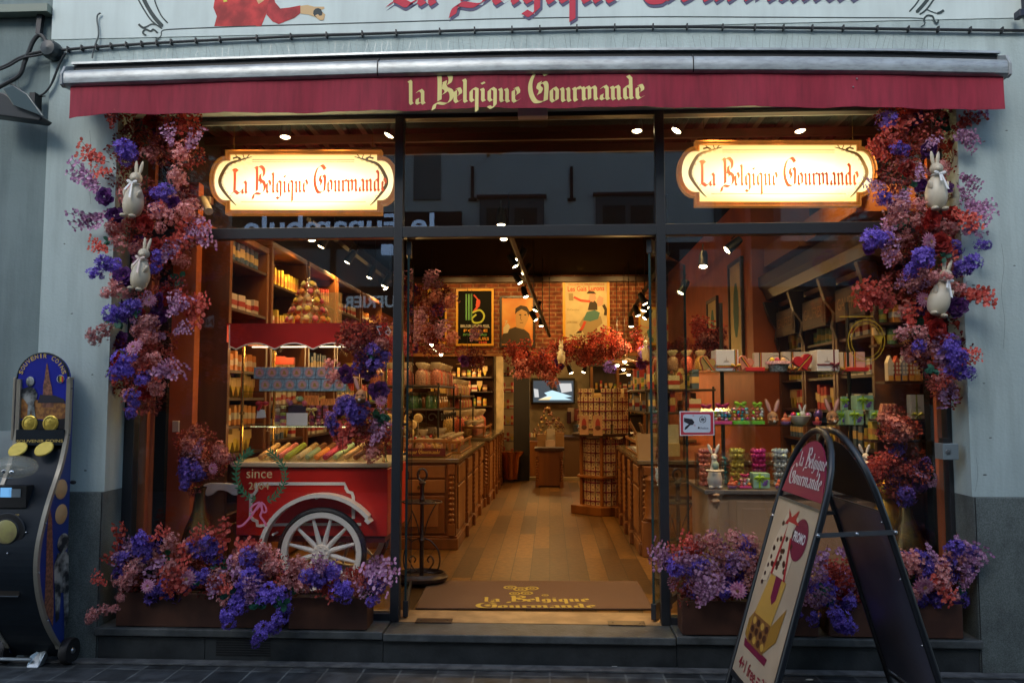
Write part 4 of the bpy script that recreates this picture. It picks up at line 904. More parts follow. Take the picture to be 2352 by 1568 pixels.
m = MB(); m.box(.80,1.0,2.02,2.10,zF,zF+.3); m.lathe([(.06,zF+.3),(.085,zF+.33),(.07,zF+.37),(.08,zF+.5),(.06,zF+.62),(.075,zF+.66),(.06,zF+.7)], (.9,2.06,0), 16); m.box(.82,.98,2.02,2.10,zF+.7,ZCR-.05)
tag(m.build('turned_column', WOOD, loc=(.9,2.06,zF), bevel=.004), 'thick turned oak column at the front corner of the right counter', 'column')
# ================================================================ sweets cart in the left window
CW = mat('cream enamel', (.86,.83,.75), .35, spec=.6)
CR = mat('cart red', (.62,.020,.011), .35, coat=.4, var=.08, vs=4)
RUB = mat('tyre rubber', (.015,.014,.014), .6)
CLR = glass('clear acrylic', (.97,.96,.93), .06)
SHG = glass('shelf glass', (.80,.92,.84), .07)
YC = .5
cart = thing('sweets_cart', at(745,1368,YC), 'red and cream sweets cart with spoked wheel and scalloped canopy in the left window', 'cart')
def P(px,py,Y=YC): return at(px,py,Y)
a, c = P(545,1074), P(889,1232)
m = MB(); m.box(a.x,c.x,YC,YC+.68,c.z,a.z); m.build('body', CR, cart, bevel=.008)
m = MB(); c2 = P(889,1240); m.box(a.x+.02,c2.x-.02,YC+.02,YC+.66,c2.z-.02,c.z-.001); m.build('underframe', mat('cart dark red', (.12,.01,.012), .5), cart)
a, c = P(533,1060), P(893,1073)
m = MB(); m.box(a.x,c.x,YC-.03,YC+.72,c.z,a.z); m.build('counter_top', mat('cream top', (.62,.50,.32), .35), cart, bevel=.008)
def raised(mb, pts, wd, th, mi=None):
    n = len(pts); L = []; R = []; 
    for i in range(n):
        p = pts[max(i-1,0)]; q = pts[min(i+1,n-1)]; dx, dy = q[0]-p[0], q[1]-p[1]; l = math.hypot(dx,dy) or 1; nx, ny = -dy/l*wd/2, dx/l*wd/2
        L.append((pts[i][0]+nx, pts[i][1]+ny)); R.append((pts[i][0]-nx, pts[i][1]-ny))
    F0 = [P(x,y) for x,y in L]; F1 = [P(x,y) for x,y in R]; off = Vector((0,-th,0)); b0 = Vector((0,-.001,0))
    vs = [p+off for p in F0]+[p+off for p in F1]+[p+b0 for p in F0]+[p+b0 for p in F1]
    fs = [(i,i+1,n+i+1,n+i) for i in range(n-1)]+[(i,2*n+i,2*n+i+1,i+1) for i in range(n-1)]+[(n+i,n+i+1,3*n+i+1,3*n+i) for i in range(n-1)]
    mb.add(vs, fs, mi)
m = MB(); raised(m, [(602,1207),(592,1206),(591,1196),(583,1193),(576,1186),(577,1160),(577,1135),(584,1134),(590,1126),(591,1112),(600,1110),(700,1110),(792,1110),(795,1120),(799,1128),(809,1131),(812,1140),(812,1190)], 7, .010); m.build('panel_moulding', CW, cart)
m = MB(); raised(m, [(598,1206),(640,1204),(700,1203),(830,1203)], 6, .009); m.build('lower_moulding', CW, cart)
hd = crp([(467,1113),(480,1109),(510,1109),(536,1112),(560,1112)],4)+crp([(560,1136),(536,1137),(520,1128),(500,1126),(486,1136),(474,1138),(467,1126)],4)
m = MB(); m.prism([P(x,y) for x,y in hd], (0,.05,0)); m.build('handle', CW, cart, bevel=.004)
m = MB(); m.prism([P(x,y,YC+.6) for x,y in hd], (0,.05,0)); m.build('handle', CW, cart, bevel=.004)
# fender
fp = [(745-138*math.cos(t), 1272-138*math.sin(t)) for t in [PI*(.02+i*.036) for i in range(22)]]
fp = [(622,1290)]+fp+[(848,1188),(856,1196)]
m = MB(); n = len(fp); W = 4.5
for th,(y0,y1) in ((0,(-.10,-.01)),):
    vs = []
    for (x,y) in fp:
        dx, dy = x-745, y-1272; l = math.hypot(dx,dy); ux, uy = dx/l, dy/l
        for (r,yy) in ((-W,-.10),(W,-.10),(W,-.012),(-W,-.012)): p = P(x+ux*r, y+uy*r); vs.append((p.x, YC+yy, p.z))
    fs = [(4*i+k, 4*i+(k+1)%4, 4*i+4+(k+1)%4, 4*i+4+k) for i in range(n-1) for k in range(4)]+[(0,1,2,3),(4*n-4,4*n-3,4*n-2,4*n-1)]
    m.add(vs, fs)
m.build('fender', CW, cart)
m = MB(); 
for px,py in ((735,1140),(637,1222)): p = P(px,py); m.tube([(p.x,YC-.09,p.z),(p.x,YC,p.z)], .008, 6)
m.build('fender_stay', CW, cart)
wc = P(745,1266); pxm = 1800/(YC+4.93)   # px per metre
def wheel(Y):
    C0 = Vector((wc.x, Y, wc.z)); R = 103/pxm
    m = MB(); m.lathe([(R*.90,-.026),(R*.93,-.03),(R*.985,-.02),(R,0),(R*.985,.02),(R*.93,.03),(R*.90,.026),(R*.90,-.026)], C0, 48, axis='Y'); ty = m.build('wheel', RUB, cart)
    m = MB(); m.lathe([(R*.765,-.02),(R*.78,-.026),(R*.89,-.026),(R*.905,-.018),(R*.905,.018),(R*.89,.026),(R*.78,.026),(R*.765,.02),(R*.765,-.02)], C0, 48, axis='Y'); m.build('rim', CW, ty)
    for k in range(12):
        a = 2*PI*k/12+.28; d = Vector((math.cos(a),0,math.sin(a))); m = MB(); m.tube([C0+d*R*.12, C0+d*R*.3, C0+d*R*.79], [.014,.018,.010], 8); m.build('spoke', CW, ty)
    m = MB(); m.lathe([(0,-.055),(R*.05,-.055),(R*.06,-.04),(R*.19,-.038),(R*.2,-.03),(R*.2,.03),(0,.03)], C0, 24, axis='Y')
    for k in range(8): a = 2*PI*k/8; m.ball(C0+Vector((math.cos(a)*R*.145,-.038,math.sin(a)*R*.145)), .008, 8, 5)
    m.build('hub', CW, ty)
    m = MB(); m.ball(C0+Vector((0,-.055,0)), (.012,.008,.012), 8, 6); m.build('axle_cap', mat('steel', (.4,.42,.43), .3, metal=.9), ty)
wheel(YC-.055); wheel(YC+.72)
for px in (553,884):
    for Y in (YC+.0,YC+.64):
        m = MB(); p0 = P(px,1060,Y if False else YC); X = p0.x; zb_ = p0.z; zt_ = P(px,796).z
        m.tube([(X,Y+.0,zb_),(X,Y,zt_)], .011, 10); m.lathe([(.011,-.01),(.018,-.006),(.018,.006),(.011,.01)], (X,Y,zb_+(zt_-zb_)*.42), 10); m.lathe([(.022,0),(.016,.02),(.011,.03)], (X,Y,zb_), 10); m.build('brass_pole', BRASS, cart)
# canopy: red box skirt with scalloped, white-edged valance
x0c, x1c = P(527,760).x, P(890,760).x; zt_, zm_ = P(600,744).z, P(600,786).z
m = MB(); m.box(x0c,x1c,YC-.05,YC+.75,zt_-.012,zt_); m.build('canopy_roof', CR, cart)
def scal(px):   # lower edge in V px: cusps down
    ph = ((px-542)/88.5) % 1.0
    return 802-14*math.sin(PI*ph)
xs2 = [527+ (890-527)*i/96 for i in range(97)]
m = MB(); vs = []; 
for px in xs2:
    a = P(px,744,YC-.05); b_ = P(px,scal(px),YC-.05); vs += [(a.x,YC-.052,zt_),(b_.x,YC-.052,b_.z),(a.x,YC-.048,zt_),(b_.x,YC-.048,b_.z)]
m.add(vs, [(4*i,4*i+1,4*i+5,4*i+4) for i in range(96)]+[(4*i+2,4*i+6,4*i+7,4*i+3) for i in range(96)]); m.build('canopy_skirt', CR, cart)
m = MB(); m.box(x0c-.002,x0c+.002,YC-.046,YC+.74,zm_,zt_-.013); m.box(x1c-.002,x1c+.002,YC-.046,YC+.74,zm_,zt_-.013); m.build('canopy_side', CR, cart)
m = MB(); m.tube([P(px,scal(px),YC-.054) for px in xs2], .0055, 6); m.tube([P(527,746,YC-.054),P(527,802,YC-.054)], .004, 6); m.build('piping', CW, cart)
# shelves in the cart
def glass_shelf(parent, px0,px1,py,Y0,Y1,nm='glass_shelf'):
    a = P(px0,py,Y0); c = P(px1,py,Y0); m = MB(); m.box(a.x,c.x,Y0,Y1,a.z-.008,a.z); m.build(nm, SHG, parent); return a.z
zs1 = glass_shelf(cart, 556,886,898,YC+.02,YC+.6); zs2 = glass_shelf(cart, 556,886,978,YC+.02,YC+.6)
zs0 = None
# sneeze glass in front of the macaron trays
m = MB(); a = P(556,1018); c = P(884,1060); m.box(a.x,c.x,YC-.004,YC+.001,c.z,a.z); m.build('sneeze_glass', CLR, cart)
for z_,e_,lb in ((zs2-.012,1.6,'lower'),(zm_-.01,2.2,'upper')):  # added glow strips and point lights that brighten the cart goods
    m = MB(); m.box(x0c+.05,x1c-.05,YC+.30,YC+.31,z_-.006,z_); m.build('added_light_strip', emis('added warm glow', (1,.8,.5), 3), cart)
    for q in (.25,.7): light('POINT', (x0c+(x1c-x0c)*q, YC+.12, z_-.03), e_, size=.05)
# ---- macarons
def macmesh(nm, col, seg=14):
    m = MB(); prof = [(0,.012),(.014,.0115),(.020,.008),(.0215,.004),(.0205,.0035),(.0185,.003),(.0185,-.003),(.0205,-.0035),(.0215,-.004),(.020,-.008),(.014,-.0115),(0,-.012)]
    m.lathe(prof, (0,0,0), seg); me = m.mesh(nm, mat('macaron '+nm, col, .6, bump=.1, bs=200)); return me
MC = {'pink':(.70,.20,.18),'rose':(.55,.10,.13),'orange':(.75,.27,.05),'yellow':(.72,.52,.06),'lemon':(.70,.62,.22),'cream':(.75,.58,.32),'green':(.38,.44,.06),'mint':(.35,.45,.26),'brown':(.22,.07,.02),'purple':(.30,.08,.16),'beige':(.55,.33,.14),'magenta':(.45,.04,.10)}
MM = {k: macmesh(k, v) for k, v in MC.items()}
rowc = ['beige','beige','pink','green','cream','mint','orange','magenta','mint','beige','brown']
rowpx = [594,619,636,654,681,701,722,742,765,790,812]
for i, (cn, px) in enumerate(zip(rowc, rowpx)):
    A = P(px+6,1049,YC+.05); B = P(px+44,1022,YC+.36); B.y = YC+.36
    t = thing('macaron_tray', A+Vector((0,0,-.03)), f'sloping row of {["caramel","beige","rose pink","bright green","cream","pale mint","orange brown","magenta","grey green","sand","dark"][i]} macarons in the cart, {ORD[i]} row from the left', 'macarons', 'sloping macaron rows in the cart')
    m = MB(); d = B-A; m.tube([A+Vector((0,0,-.026))-d*.04, B+Vector((0,0,-.026))+d*.04], .010, 8); m.build('tray', CLR, t)
    rt = d.to_track_quat('Z','Y').to_euler(); nM = 11
    for k in range(nM):
        col_ = cn if not (k > 6 and i in (0,4,5,6)) else {'beige':'beige','cream':'beige','mint':'brown','orange':'brown'}.get(cn, cn)
        o = bpy.data.objects.new('macaron', MM[col_]); COL.objects.link(o); o.parent = t; o.location = A+d*(k/(nM-1))-Vector(t.location); o.rotation_euler = rt; o.scale = (.98,.98,1.15)
# ---- macaron tower
tw = thing('macaron_tower', P(708,744,.82), 'clear tiered tower of coloured macarons with a pin on top, standing on the cart canopy', 'macaron tower')
tz = tw.location.z; CX, CY = tw.location.x, .82
tiers = [(.0,.155,15),(.072,.128,13),(.142,.100,10),(.208,.073,7),(.268,.045,4)]
cyc = ['lemon','pink','orange','yellow','cream','pink','lemon','beige','yellow','rose','lemon','cream','pink','cream','orange','yellow','beige','rose','cream','pink','lemon']
ci = 0
for (z, r, n) in tiers:
    m = MB(); m.lathe([(r+.022,z-.002),(r+.030,z+.004),(r+.004,z+.02),(r-.02,z+.075),(r-.022,z+.075),(r+.0,z+.02),(r+.022,z-.004)], (CX,CY,tz), 30); m.build('tier', CLR, tw)
    for k in range(n):
        a = -PI/2+2*PI*(k+.5)/n; d = Vector((math.cos(a), math.sin(a), .45)).normalized()
        o = bpy.data.objects.new('macaron', MM[cyc[ci % len(cyc)]]); COL.objects.link(o); o.parent = tw; ci += 1
        o.location = (r*math.cos(a), r*math.sin(a), z+.030); o.rotation_euler = d.to_track_quat('Z','Y').to_euler(); o.scale = (1.05,)*3
m = MB(); m.lathe([(.045,.29),(.03,.335),(.012,.34),(.004,.34),(.004,.40)], (CX,CY,tz), 14); m.build('top_cone', CLR, tw)
m = MB(); m.tube([(CX,CY,tz+.33),(CX,CY,tz+.425)], .003, 6); m.ball((CX,CY,tz+.43), .009, 8, 6); m.build('pin', BRASS, tw)
# ---- blue boxes
BB = mat('pale blue box', (.24,.38,.46), .5, var=.25, vs=60); 
def proto_bluebox():
    t = thing('macaron_box', (0,0,0), 'x', 'box', 'pale blue macaron boxes stacked in the cart')
    s = .086; m = MB(); m.box(-s/2,s/2,0,.05,.0,s-.004); m.build('carton', BB, t, bevel=.002)
    m = MB(); m.lathe([(0,-.001),(.033,-.001)], (0,0,s/2), 20, axis='Y'); m.build('roundel', mat('roundel rose', (.62,.34,.32), .5), t)
    m = MB(); m.lathe([(.028,-.002),(.031,-.002)], (0,0,s/2), 20, axis='Y'); m.build('ring', mat('roundel ring', (.2,.28,.34), .5), t)
    m = MB(); m.prism([(-.016,-.003,s/2-.012),(.018,-.003,s/2-.012),(.012,-.003,s/2-.004),(.004,-.003,s/2+.014),(-.008,-.003,s/2+.014),(-.01,-.003,s/2-.002)], (0,.001,0)); m.build('cake_emblem', mat('emblem ochre', (.45,.28,.06), .5), t)
    return t
bp = proto_bluebox(); first = True; sb_ = .087
zr = zs1
for row,(pxs,n) in enumerate(((591,7),(577,7))):
    for k in range(n):
        X = P(pxs,897).x + (k+.5)*.0888
        o = bp if first else dup(bp); first = False
        o.location = (X, YC+.03+row*.006, zs1+.001+row*.0865)
        o['label'] = f'pale blue box with round cake emblem, {ORD[k]} from the left in the {["lower","upper"][row]} row'
# ---- things on the middle cart shelf
def single(name, mb, m_, label, cat, group=None, bevel=0, kind=None):
    lo = Vector((sum(v.x for v in mb.v)/len(mb.v), sum(v.y for v in mb.v)/len(mb.v), min(v.z for v in mb.v)))
    o = mb.build(name, m_, loc=lo, bevel=bevel); return tag(o, label, cat, group, kind)
def bx(px0,px1,py0,py1,Y,d,name,m_,label,cat,bevel=.002,group=None,rot=0):
    a = P(px0,py0,Y); c = P(px1,py1,Y); m = MB()
    if rot:
        cx_ = (a.x+c.x)/2; m.M = Matrix.Translation((cx_,Y,c.z))@Matrix.Rotation(rot,4,'Y')@Matrix.Translation((-cx_,-Y,-c.z))
    m.box(a.x,c.x,Y,Y+d,c.z,a.z); return single(name, m, m_, label, cat, group, bevel)
t = thing('macaron_gift_box', P(723,977,YC+.1), 'clear gift box of stacked macarons with a gold bow on the middle cart shelf', 'gift box')
a = P(705,930,YC+.08); c = P(758,977,YC+.08)
m = MB(); m.box(a.x,c.x,YC+.08,YC+.14,c.z,a.z); m.build('case', CLR, t)
cols_ = ['rose','mint','cream','lemon','yellow','green','purple','brown','beige','mint','pink','orange']
i = 0
for cxx in range(3):
    for k in range(6):
        o = bpy.data.objects.new('macaron', MM[cols_[(i*5+k)%12]]); COL.objects.link(o); o.parent = t; i += 1
        o.location = Vector((a.x+.028+cxx*.05, YC+.11, c.z+.014+k*.0235))-Vector(t.location); o.scale = (.95,.95,.95)
m = MB()
for s in (-1,1): m.ball((a.x+.035+s*.022,YC+.07,a.z-.03), (.022,.01,.012), 8, 6)
m.ball((a.x+.035,YC+.068,a.z-.03), .008, 8, 6); m.tube([(a.x+.035,YC+.07,a.z-.03),(a.x+.005,YC+.07,a.z-.08)], .004, 5); m.tube([(a.x+.035,YC+.07,a.z-.03),(a.x+.06,YC+.07,a.z-.075)], .004, 5); m.build('bow', mat('gold ribbon', (.6,.42,.12), .3), t)
bx(658,706,948,977,YC+.05,.002,'price_card',mat('white card', (.75,.72,.66), .6),'white printed price card standing on the middle cart shelf','card')
bx(662,702,930,951,YC+.06,.012,'dark_display_card',mat('plum card', (.03,.015,.03), .5),'dark plum card behind the white price card in the cart','card')
for k,(px,cn) in enumerate(((668,'purple'),(678,'orange'),(690,'mint'),(700,'rose'),(662,'pink'),(684,'lemon'))):
    o = bpy.data.objects.new('loose_macaron', MM[cn]); COL.objects.link(o); o.location = P(px,926-(k%3)*5,YC+.07); o.rotation_euler = (1.2,0,.4*k); tag(o, f'loose {cn} macaron piled on top of the dark card in the cart, {ORD[k]} of six', 'macaron', 'loose macarons above the dark card'); 
t = thing('macaron_tube', P(637,977,YC+.07), 'slim clear tube of macarons with twisted top left of the price card', 'tube'); p = t.location
m = MB(); m.lathe([(.024,0),(.024,.13),(.004,.17),(.016,.2)], p, 14); m.build('tube', CLR, t)
for k in range(5):
    o = bpy.data.objects.new('macaron', MM[['cream','purple','rose','beige','cream'][k]]); COL.objects.link(o); o.parent = t; o.location = (0,0,.014+k*.024)
for k,cn in enumerate(['pink','lemon','purple','green','brown','lemon']):
    o = bpy.data.objects.new('stacked_macaron', MM[cn]); COL.objects.link(o); o.location = P(650,974,YC+.07)+Vector((0,0,k*.024)); tag(o, f'{cn} macaron in the small stack beside the clear tube, {ORD[k]} from the bottom', 'macaron', 'small macaron stack beside the tube')
m = MB(); p = P(602,936,YC+.07); m.tube([p+Vector((0,0,.04)),p+Vector((-.03,0,-.02))], .012, 6); 
for s in (-1,1): m.ball(p+Vector((s*.025,0,.03)), (.025,.012,.018), 8, 6)
m.prism([p+Vector((-.035,0,-.01)), p+Vector((.02,0,-.015)), p+Vector((.03,0,-.07)), p+Vector((-.04,0,-.075))], (0,.003,0), 1)
single('gift_tag', m, [mat('red ribbon', (.45,.02,.03), .4), mat('white card', (.75,.72,.66), .6)], 'white gift tag with red bow hanging inside the cart at the left', 'gift tag')
bx(700,730,908,930,YC+.25,.03,'rose_box',mat('rose striped box', (.55,.22,.14), .5, var=.3, vs=30, stretch=(8,1,1)),'rose striped box at the back of the middle cart shelf','box')
bx(736,768,915,930,YC+.25,.03,'rose_box',mat('rose striped box', (.55,.22,.14), .5),'second rose striped box further right on the cart shelf','box')
for k, (px,py,cn) in enumerate(((620,838,'.'),(641,838,'.'))):
    bx(px+12,px+34,818+k*3,837,YC+.3,.03,'red_windowed_box',mat('tomato box', (.55,.08,.04), .5),f'red box with small white windows above the blue boxes, {["left","right"][k]} one','box')
# ---- other things around the cart
bx(684,782,672,744,1.15,.04,'frosted_panel',mat('frosted panel', (.55,.45,.22), .4, alpha=.35),'pale translucent upright panel behind the macaron tower','panel')
# wreath decal with since 2004 on the glass
dc = thing('window_decal', at(600,1155,-.008), 'green leaf wreath decal with gold words since 2004 and pink bow on the left pane', 'decal')
GD = mat('decal gold', (.45,.30,.14), .6); GLF = mat('decal green', (.02,.12,.05), .6); PK = mat('decal pink', (.60,.16,.28), .6)
plain_text('since', at(566,1097,-.009), at(625,1097,-.009), h=.062, m=GD, parent=dc, name='lettering')
plain_text('2004', at(571,1123,-.009), at(618,1123,-.009), h=.045, m=GD, parent=dc, name='lettering')
for s in (-1,1):
    m = MB(); k_ = 0; base = [(597,1150),(570,1140),(552,1122),(543,1098),(545,1070),(556,1050),(572,1038)] if s < 0 else [(605,1150),(628,1142),(645,1122),(654,1098),(650,1072),(636,1052),(622,1040)]
    pts = crp(base, 5)
    for i,(x,y) in enumerate(pts):
        if i < 2 or i%2: continue
        x0_,y0_ = pts[i-1]; dx,dy = x-x0_, y-y0_; l = math.hypot(dx,dy) or 1; dx/=l; dy/=l
        for sd_ in (-1,1,.1):
            k_ += 1; a = .8*sd_; ex, ey = dx*math.cos(a)-dy*math.sin(a), dx*math.sin(a)+dy*math.cos(a); L_ = 15
            q = [(x,y),(x+ex*L_*.5-ey*2.3,y+ey*L_*.5+ex*2.3),(x+ex*L_,y+ey*L_),(x+ex*L_*.5+ey*2.3,y+ey*L_*.5-ex*2.3)]
            m.poly([at(u,v,-.008-k_*.00004) for u,v in q][::-1])
    m.build('leaf_branch', GLF, dc)
m = MB(); Yd = -.011
for pts,wd in (([(597,1152),(584,1158),(574,1170),(580,1176),(594,1164),(598,1153)],4),([(599,1152),(608,1160),(612,1172),(606,1176),(600,1164),(598,1153)],4),([(597,1154),(588,1168),(574,1188),(556,1206),(545,1208)],5),([(600,1155),(602,1172),(598,1184),(606,1196),(612,1208)],5)):
    ribbon(m, crp(pts,4), wd, Yd); Yd -= .0003
m.build('ribbon_bow', PK, dc)
# stool at the left
t = thing('side_stool', at(497,1260,.75), 'small mustard wooden stool behind the bronze vase in the left window', 'stool')
m = MB(); a = at(476,1185,.75); c = at(518,1195,.75); m.box(a.x,c.x,.68,.82,c.z,a.z); m.build('seat', mat('mustard wood', (.30,.15,.02), .5), t, bevel=.004)
m = MB(); q_ = (a.x+c.x)/2; m.lathe([(.09,0),(.035,.06),(.028,.3),(.05,.42),(.06,a.z-zF-.03)], (q_,.75,zF), 14); m.build('pedestal', mat('mustard wood', (.30,.15,.02), .5), t)
def vase(px, py_base, Y, h, label, pal=BRONZE):
    p = atz(px, py_base, zF); p = Vector((at(px,1100,Y).x, Y, zF)); m = MB()
    m.lathe([(0,0),(.10,.0),(.125,.03),(.13,h*.3),(.12,h*.5),(.09,h*.66),(.045,h*.80),(.033,h*.90),(.036,h*.97),(.045,h),(.03,h*.98),(0,h*.9)], p, 28)
    return single('floor_vase', m, pal, label, 'vase')
vase(460,0,.17,at(460,1118,.17).z-zF,'dark bronze bottle-shaped floor vase in the left window')
vase(2078,0,.19,at(2078,1128,.19).z-zF,'dark bronze bottle-shaped floor vase in the right window')
# security camera, wall lamp etc
sc_ = thing('security_camera', at(470,475,.25), 'cream security camera on a bracket left of the lit sign', 'camera')
m = MB(); a = at(446,451,.25); c = at(482,466,.25); m.box(a.x,c.x,.25,.31,c.z,a.z); m.build('mount', mat('camera cream', (.62,.52,.36), .4), sc_, bevel=.003)
m = MB(); A = at(466,458,.22); B = at(480,486,.12); m.tube([A,B], .028, 12); m.build('housing', mat('camera cream', (.62,.52,.36), .4), sc_)
m = MB(); m.tube([at(450,468,.26), at(458,478,.22), at(470,474,.2)], .012, 8); m.build('arm', BLACK, sc_)
# ================================================================ right window: glass shelves, table and goods
YS = .42
sh = thing('shelf_stand', Vector((at(1800,1100,YS).x,.6,zF)), 'two-tier glass shelf stand with dark poles in the right window', 'shelf')
def rshelf(px0,px1,py,Yf,Yb,chamf=.0):
    a = P(px0,py,Yf); c = P(px1,py,Yf); m = MB(); m.prism([(a.x,Yf,a.z-.009),(c.x,Yf,a.z-.009),(c.x,Yb,a.z-.009),(a.x-.12,Yb,a.z-.009),(a.x-.12,Yf+.12,a.z-.009)], (0,0,.009)); m.build('glass_shelf', SHG, sh)
    return a.z
z1 = rshelf(1632,2000,853,YS,YS+.5); z2 = rshelf(1640,2036,975,YS,YS+.5)
for px in (1659,1951): 
    m = MB(); X = P(px,900,YS+.3).x; m.tube([(X,YS+.3,zF),(X,YS+.3,z1+.5)], .014, 8); m.build('pole', mat('pole bronze', (.06,.05,.03), .4, metal=.5), sh)
tb = thing('display_table', Vector((at(1815,1300,YS).x,.6,zF)), 'pale oak display cabinet with grey top below the glass shelves in the right window', 'cabinet')
a = P(1628,1124,.34); c = P(2040,1124,.34); TZ = a.z
m = MB(); m.box(a.x-.03,c.x,.33,1.0,TZ-.03,TZ); m.build('table_top', mat('grey top', (.14,.12,.10), .3), tb, bevel=.006)
m = MB(); m.box(a.x,c.x-.03,.37,.97,zF+.03,TZ-.031); m.build('carcass', mat('pale oak', (.42,.25,.13), .5, col2=(.33,.19,.095), vs=5, stretch=(1,1,.15)), tb, bevel=.004)
for (u0,u1) in ((1648,1675),(1690,1815),(1830,1955),(1968,2024)):
    m = MB(); p = P(u0,1150,.37); q = P(u1,1310,.37); m.box(p.x,q.x,.355,.3699,q.z,p.z); d_ = m.build('door_panel', mat('pale oak', (.42,.25,.13), .5), tb, bevel=.006)
    if u1-u0 > 60: m = MB(); p = P(u0+14,1166,.37); q = P(u1-14,1296,.37); m.box(p.x,q.x,.348,.3549,q.z,p.z); m.build('raised_field', mat('pale oak', (.42,.25,.13), .5), d_, bevel=.006)
for k in range(2):
    m = MB(); p = P(1636,1128+k*14,.36); m.ball((p.x+.02,.35,p.z-.02), (.03,.03,.016), 8, 6); m.build('carved_bracket', mat('pale oak', (.42,.25,.13), .5), tb)
# ribbons in three colours
def ribboned(px0,px1,py0,py1,Y,d,col,label,rib='tri',vx=.62,hy=.72,text=True,group=None):
    a = P(px0,py0,Y); c = P(px1,py1,Y); t = thing('chocolate_box', Vector(((a.x+c.x)/2,Y+d/2,c.z)), label, 'chocolate box', group)
    m = MB(); m.box(a.x,c.x,Y,Y+d,c.z,a.z); m.build('carton', col, t, bevel=.003)
    K = mat('ribbon black', (.03,.015,.01), .5); G = mat('ribbon gold', (.6,.33,.03), .4); R_ = mat('ribbon red', (.45,.03,.02), .4)
    cols = [K,G,R_] if rib == 'tri' else [rib]; w_ = .006 if rib == 'tri' else .010
    x = a.x+(c.x-a.x)*vx; z = c.z+(a.z-c.z)*(1-hy); m = MB()
    for i, cc in enumerate(cols):
        if vx: m.box(x+i*w_, x+(i+1)*w_-.0003, Y-.002, Y-.0005, c.z, a.z, i)
        if hy: m.box(a.x, c.x, Y-.0045, Y-.0025, z-(i+1)*w_, z-i*w_-.0003, i)
    m.build('ribbon', cols, t)
    if vx and hy:
        m = MB(); p = Vector((x+.006,Y-.01,z-.006))
        for s in (-1,1): m.ball(p+Vector((s*.018,0,.004)), (.018,.008,.010), 8, 5, mi=1 if rib=='tri' else 0, M=Matrix.Rotation(-s*.5,3,'Y')); m.tube([p, p+Vector((s*.022,-.002,-.03))], .003, 4, mi=2 if rib=='tri' else 0)
        m.build('bow', cols, t)
    if text:
        plain_text('Chocolats', Vector((a.x+(c.x-a.x)*.34, Y-.003, c.z+(a.z-c.z)*.42)), Vector((a.x+(c.x-a.x)*.6, Y-.003, c.z+(a.z-c.z)*.42)), h=.011, m=mat('box print', (.35,.25,.15), .6), parent=t) if False else None
        m = MB(); q = Vector((a.x+(c.x-a.x)*.46, Y-.001, c.z+(a.z-c.z)*.5)); m.prism([q+Vector((-.002,0,.0)),q+Vector((.002,0,.0)),q+Vector((.001,0,.02)),q+Vector((0,0,.03))], (0,-.001,0)); m.box(q.x-.016,q.x+.016,Y-.002,Y-.0005,q.z-.004,q.z-.002); m.box(q.x-.018,q.x+.018,Y-.002,Y-.0005,q.z-.010,q.z-.007); m.build('spire_emblem', mat('box print', (.35,.25,.15), .6), t)
    return t
WB = mat('cream carton', (.70,.58,.38), .55); WB2 = mat('white carton', (.74,.68,.58), .55); PKB = mat('rose carton', (.60,.36,.30), .55); RB = mat('scarlet carton', (.55,.025,.02), .4)
def heart_box(px0,px1,py0,py1,Y,d,col,label,rot=0,edge=None):
    a = P(px0,py0,Y); c = P(px1,py1,Y); W = c.x-a.x; H = a.z-c.z; cx_ = (a.x+c.x)/2; zb2 = c.z
    t = thing('heart_box', Vector((cx_,Y,c.z)), label, 'heart box')
    pts = []
    for k in range(28):
        s = 2*PI*k/28; x = 16*math.sin(s)**3; y = 13*math.cos(s)-5*math.cos(2*s)-2*math.cos(3*s)-math.cos(4*s); pts.append((x/32, (y+17)/29))
    Mr = Matrix.Rotation(rot,3,'Y'); raw = [Mr @ Vector((x*W, 0, y*H)) for x,y in pts]; mnx = min(v.x for v in raw); mxx = max(v.x for v in raw); mnz = min(v.z for v in raw); mxz = max(v.z for v in raw)
    f = lambda v, dy=0: Vector((cx_+(v.x-(mnx+mxx)/2)*W/(mxx-mnx), Y+dy, zb2+(v.z-mnz)*H/(mxz-mnz)))
    m = MB(); m.prism([f(v) for v in raw], (0,d,0)); m.build('case', edge or col, t, bevel=.004)
    m = MB(); cc = Vector((cx_,Y,zb2+H/2)); m.prism([cc+(f(v)-cc)*.93+Vector((0,-.002,0)) for v in raw], (0,.0015,0)); m.build('lid', col, t)
    m = MB()
    G = mat('ribbon gold', (.6,.33,.03), .4); R_ = mat('ribbon red', (.45,.03,.02), .4); K = mat('ribbon black', (.03,.015,.01), .5)
    for i,cc_ in enumerate((K,G,R_)):
        s = (i-1)*.008; p0 = Vector((a.x+W*.18+s,Y-.004,a.z-H*.12)); p1 = Vector((c.x-W*.22+s,Y-.004,c.z+H*.03))
        if rot < 0: p0, p1 = Vector((c.x-W*.1+s,Y-.004,a.z-H*.1)), Vector((a.x+W*.18+s,Y-.004,c.z+H*.04))
        m.add([p0,p0+Vector((.008,0,.001)),p1+Vector((.008,0,.001)),p1], [(0,1,2,3)], i)
    m.build('ribbon', [K,G,R_], t)
    return t
YG = YS+.05
heart_box(1608,1645,816,852,YG,.04,mat('gold heart', (.42,.26,.06), .4),'gold heart shaped box leaning at the left end of the upper glass shelf',.45,mat('heart edge red', (.5,.06,.03), .4))
ribboned(1644,1697,803,852,YG,.16,WB2,'white cube chocolate box with striped ribbon next to the gold heart box',vx=.82,hy=.72)
heart_box(1697,1732,816,852,YG,.04,mat('rose heart', (.50,.22,.12), .4),'rose heart shaped box leaning beside the white cube box',.45,mat('heart edge red', (.5,.06,.03), .4))
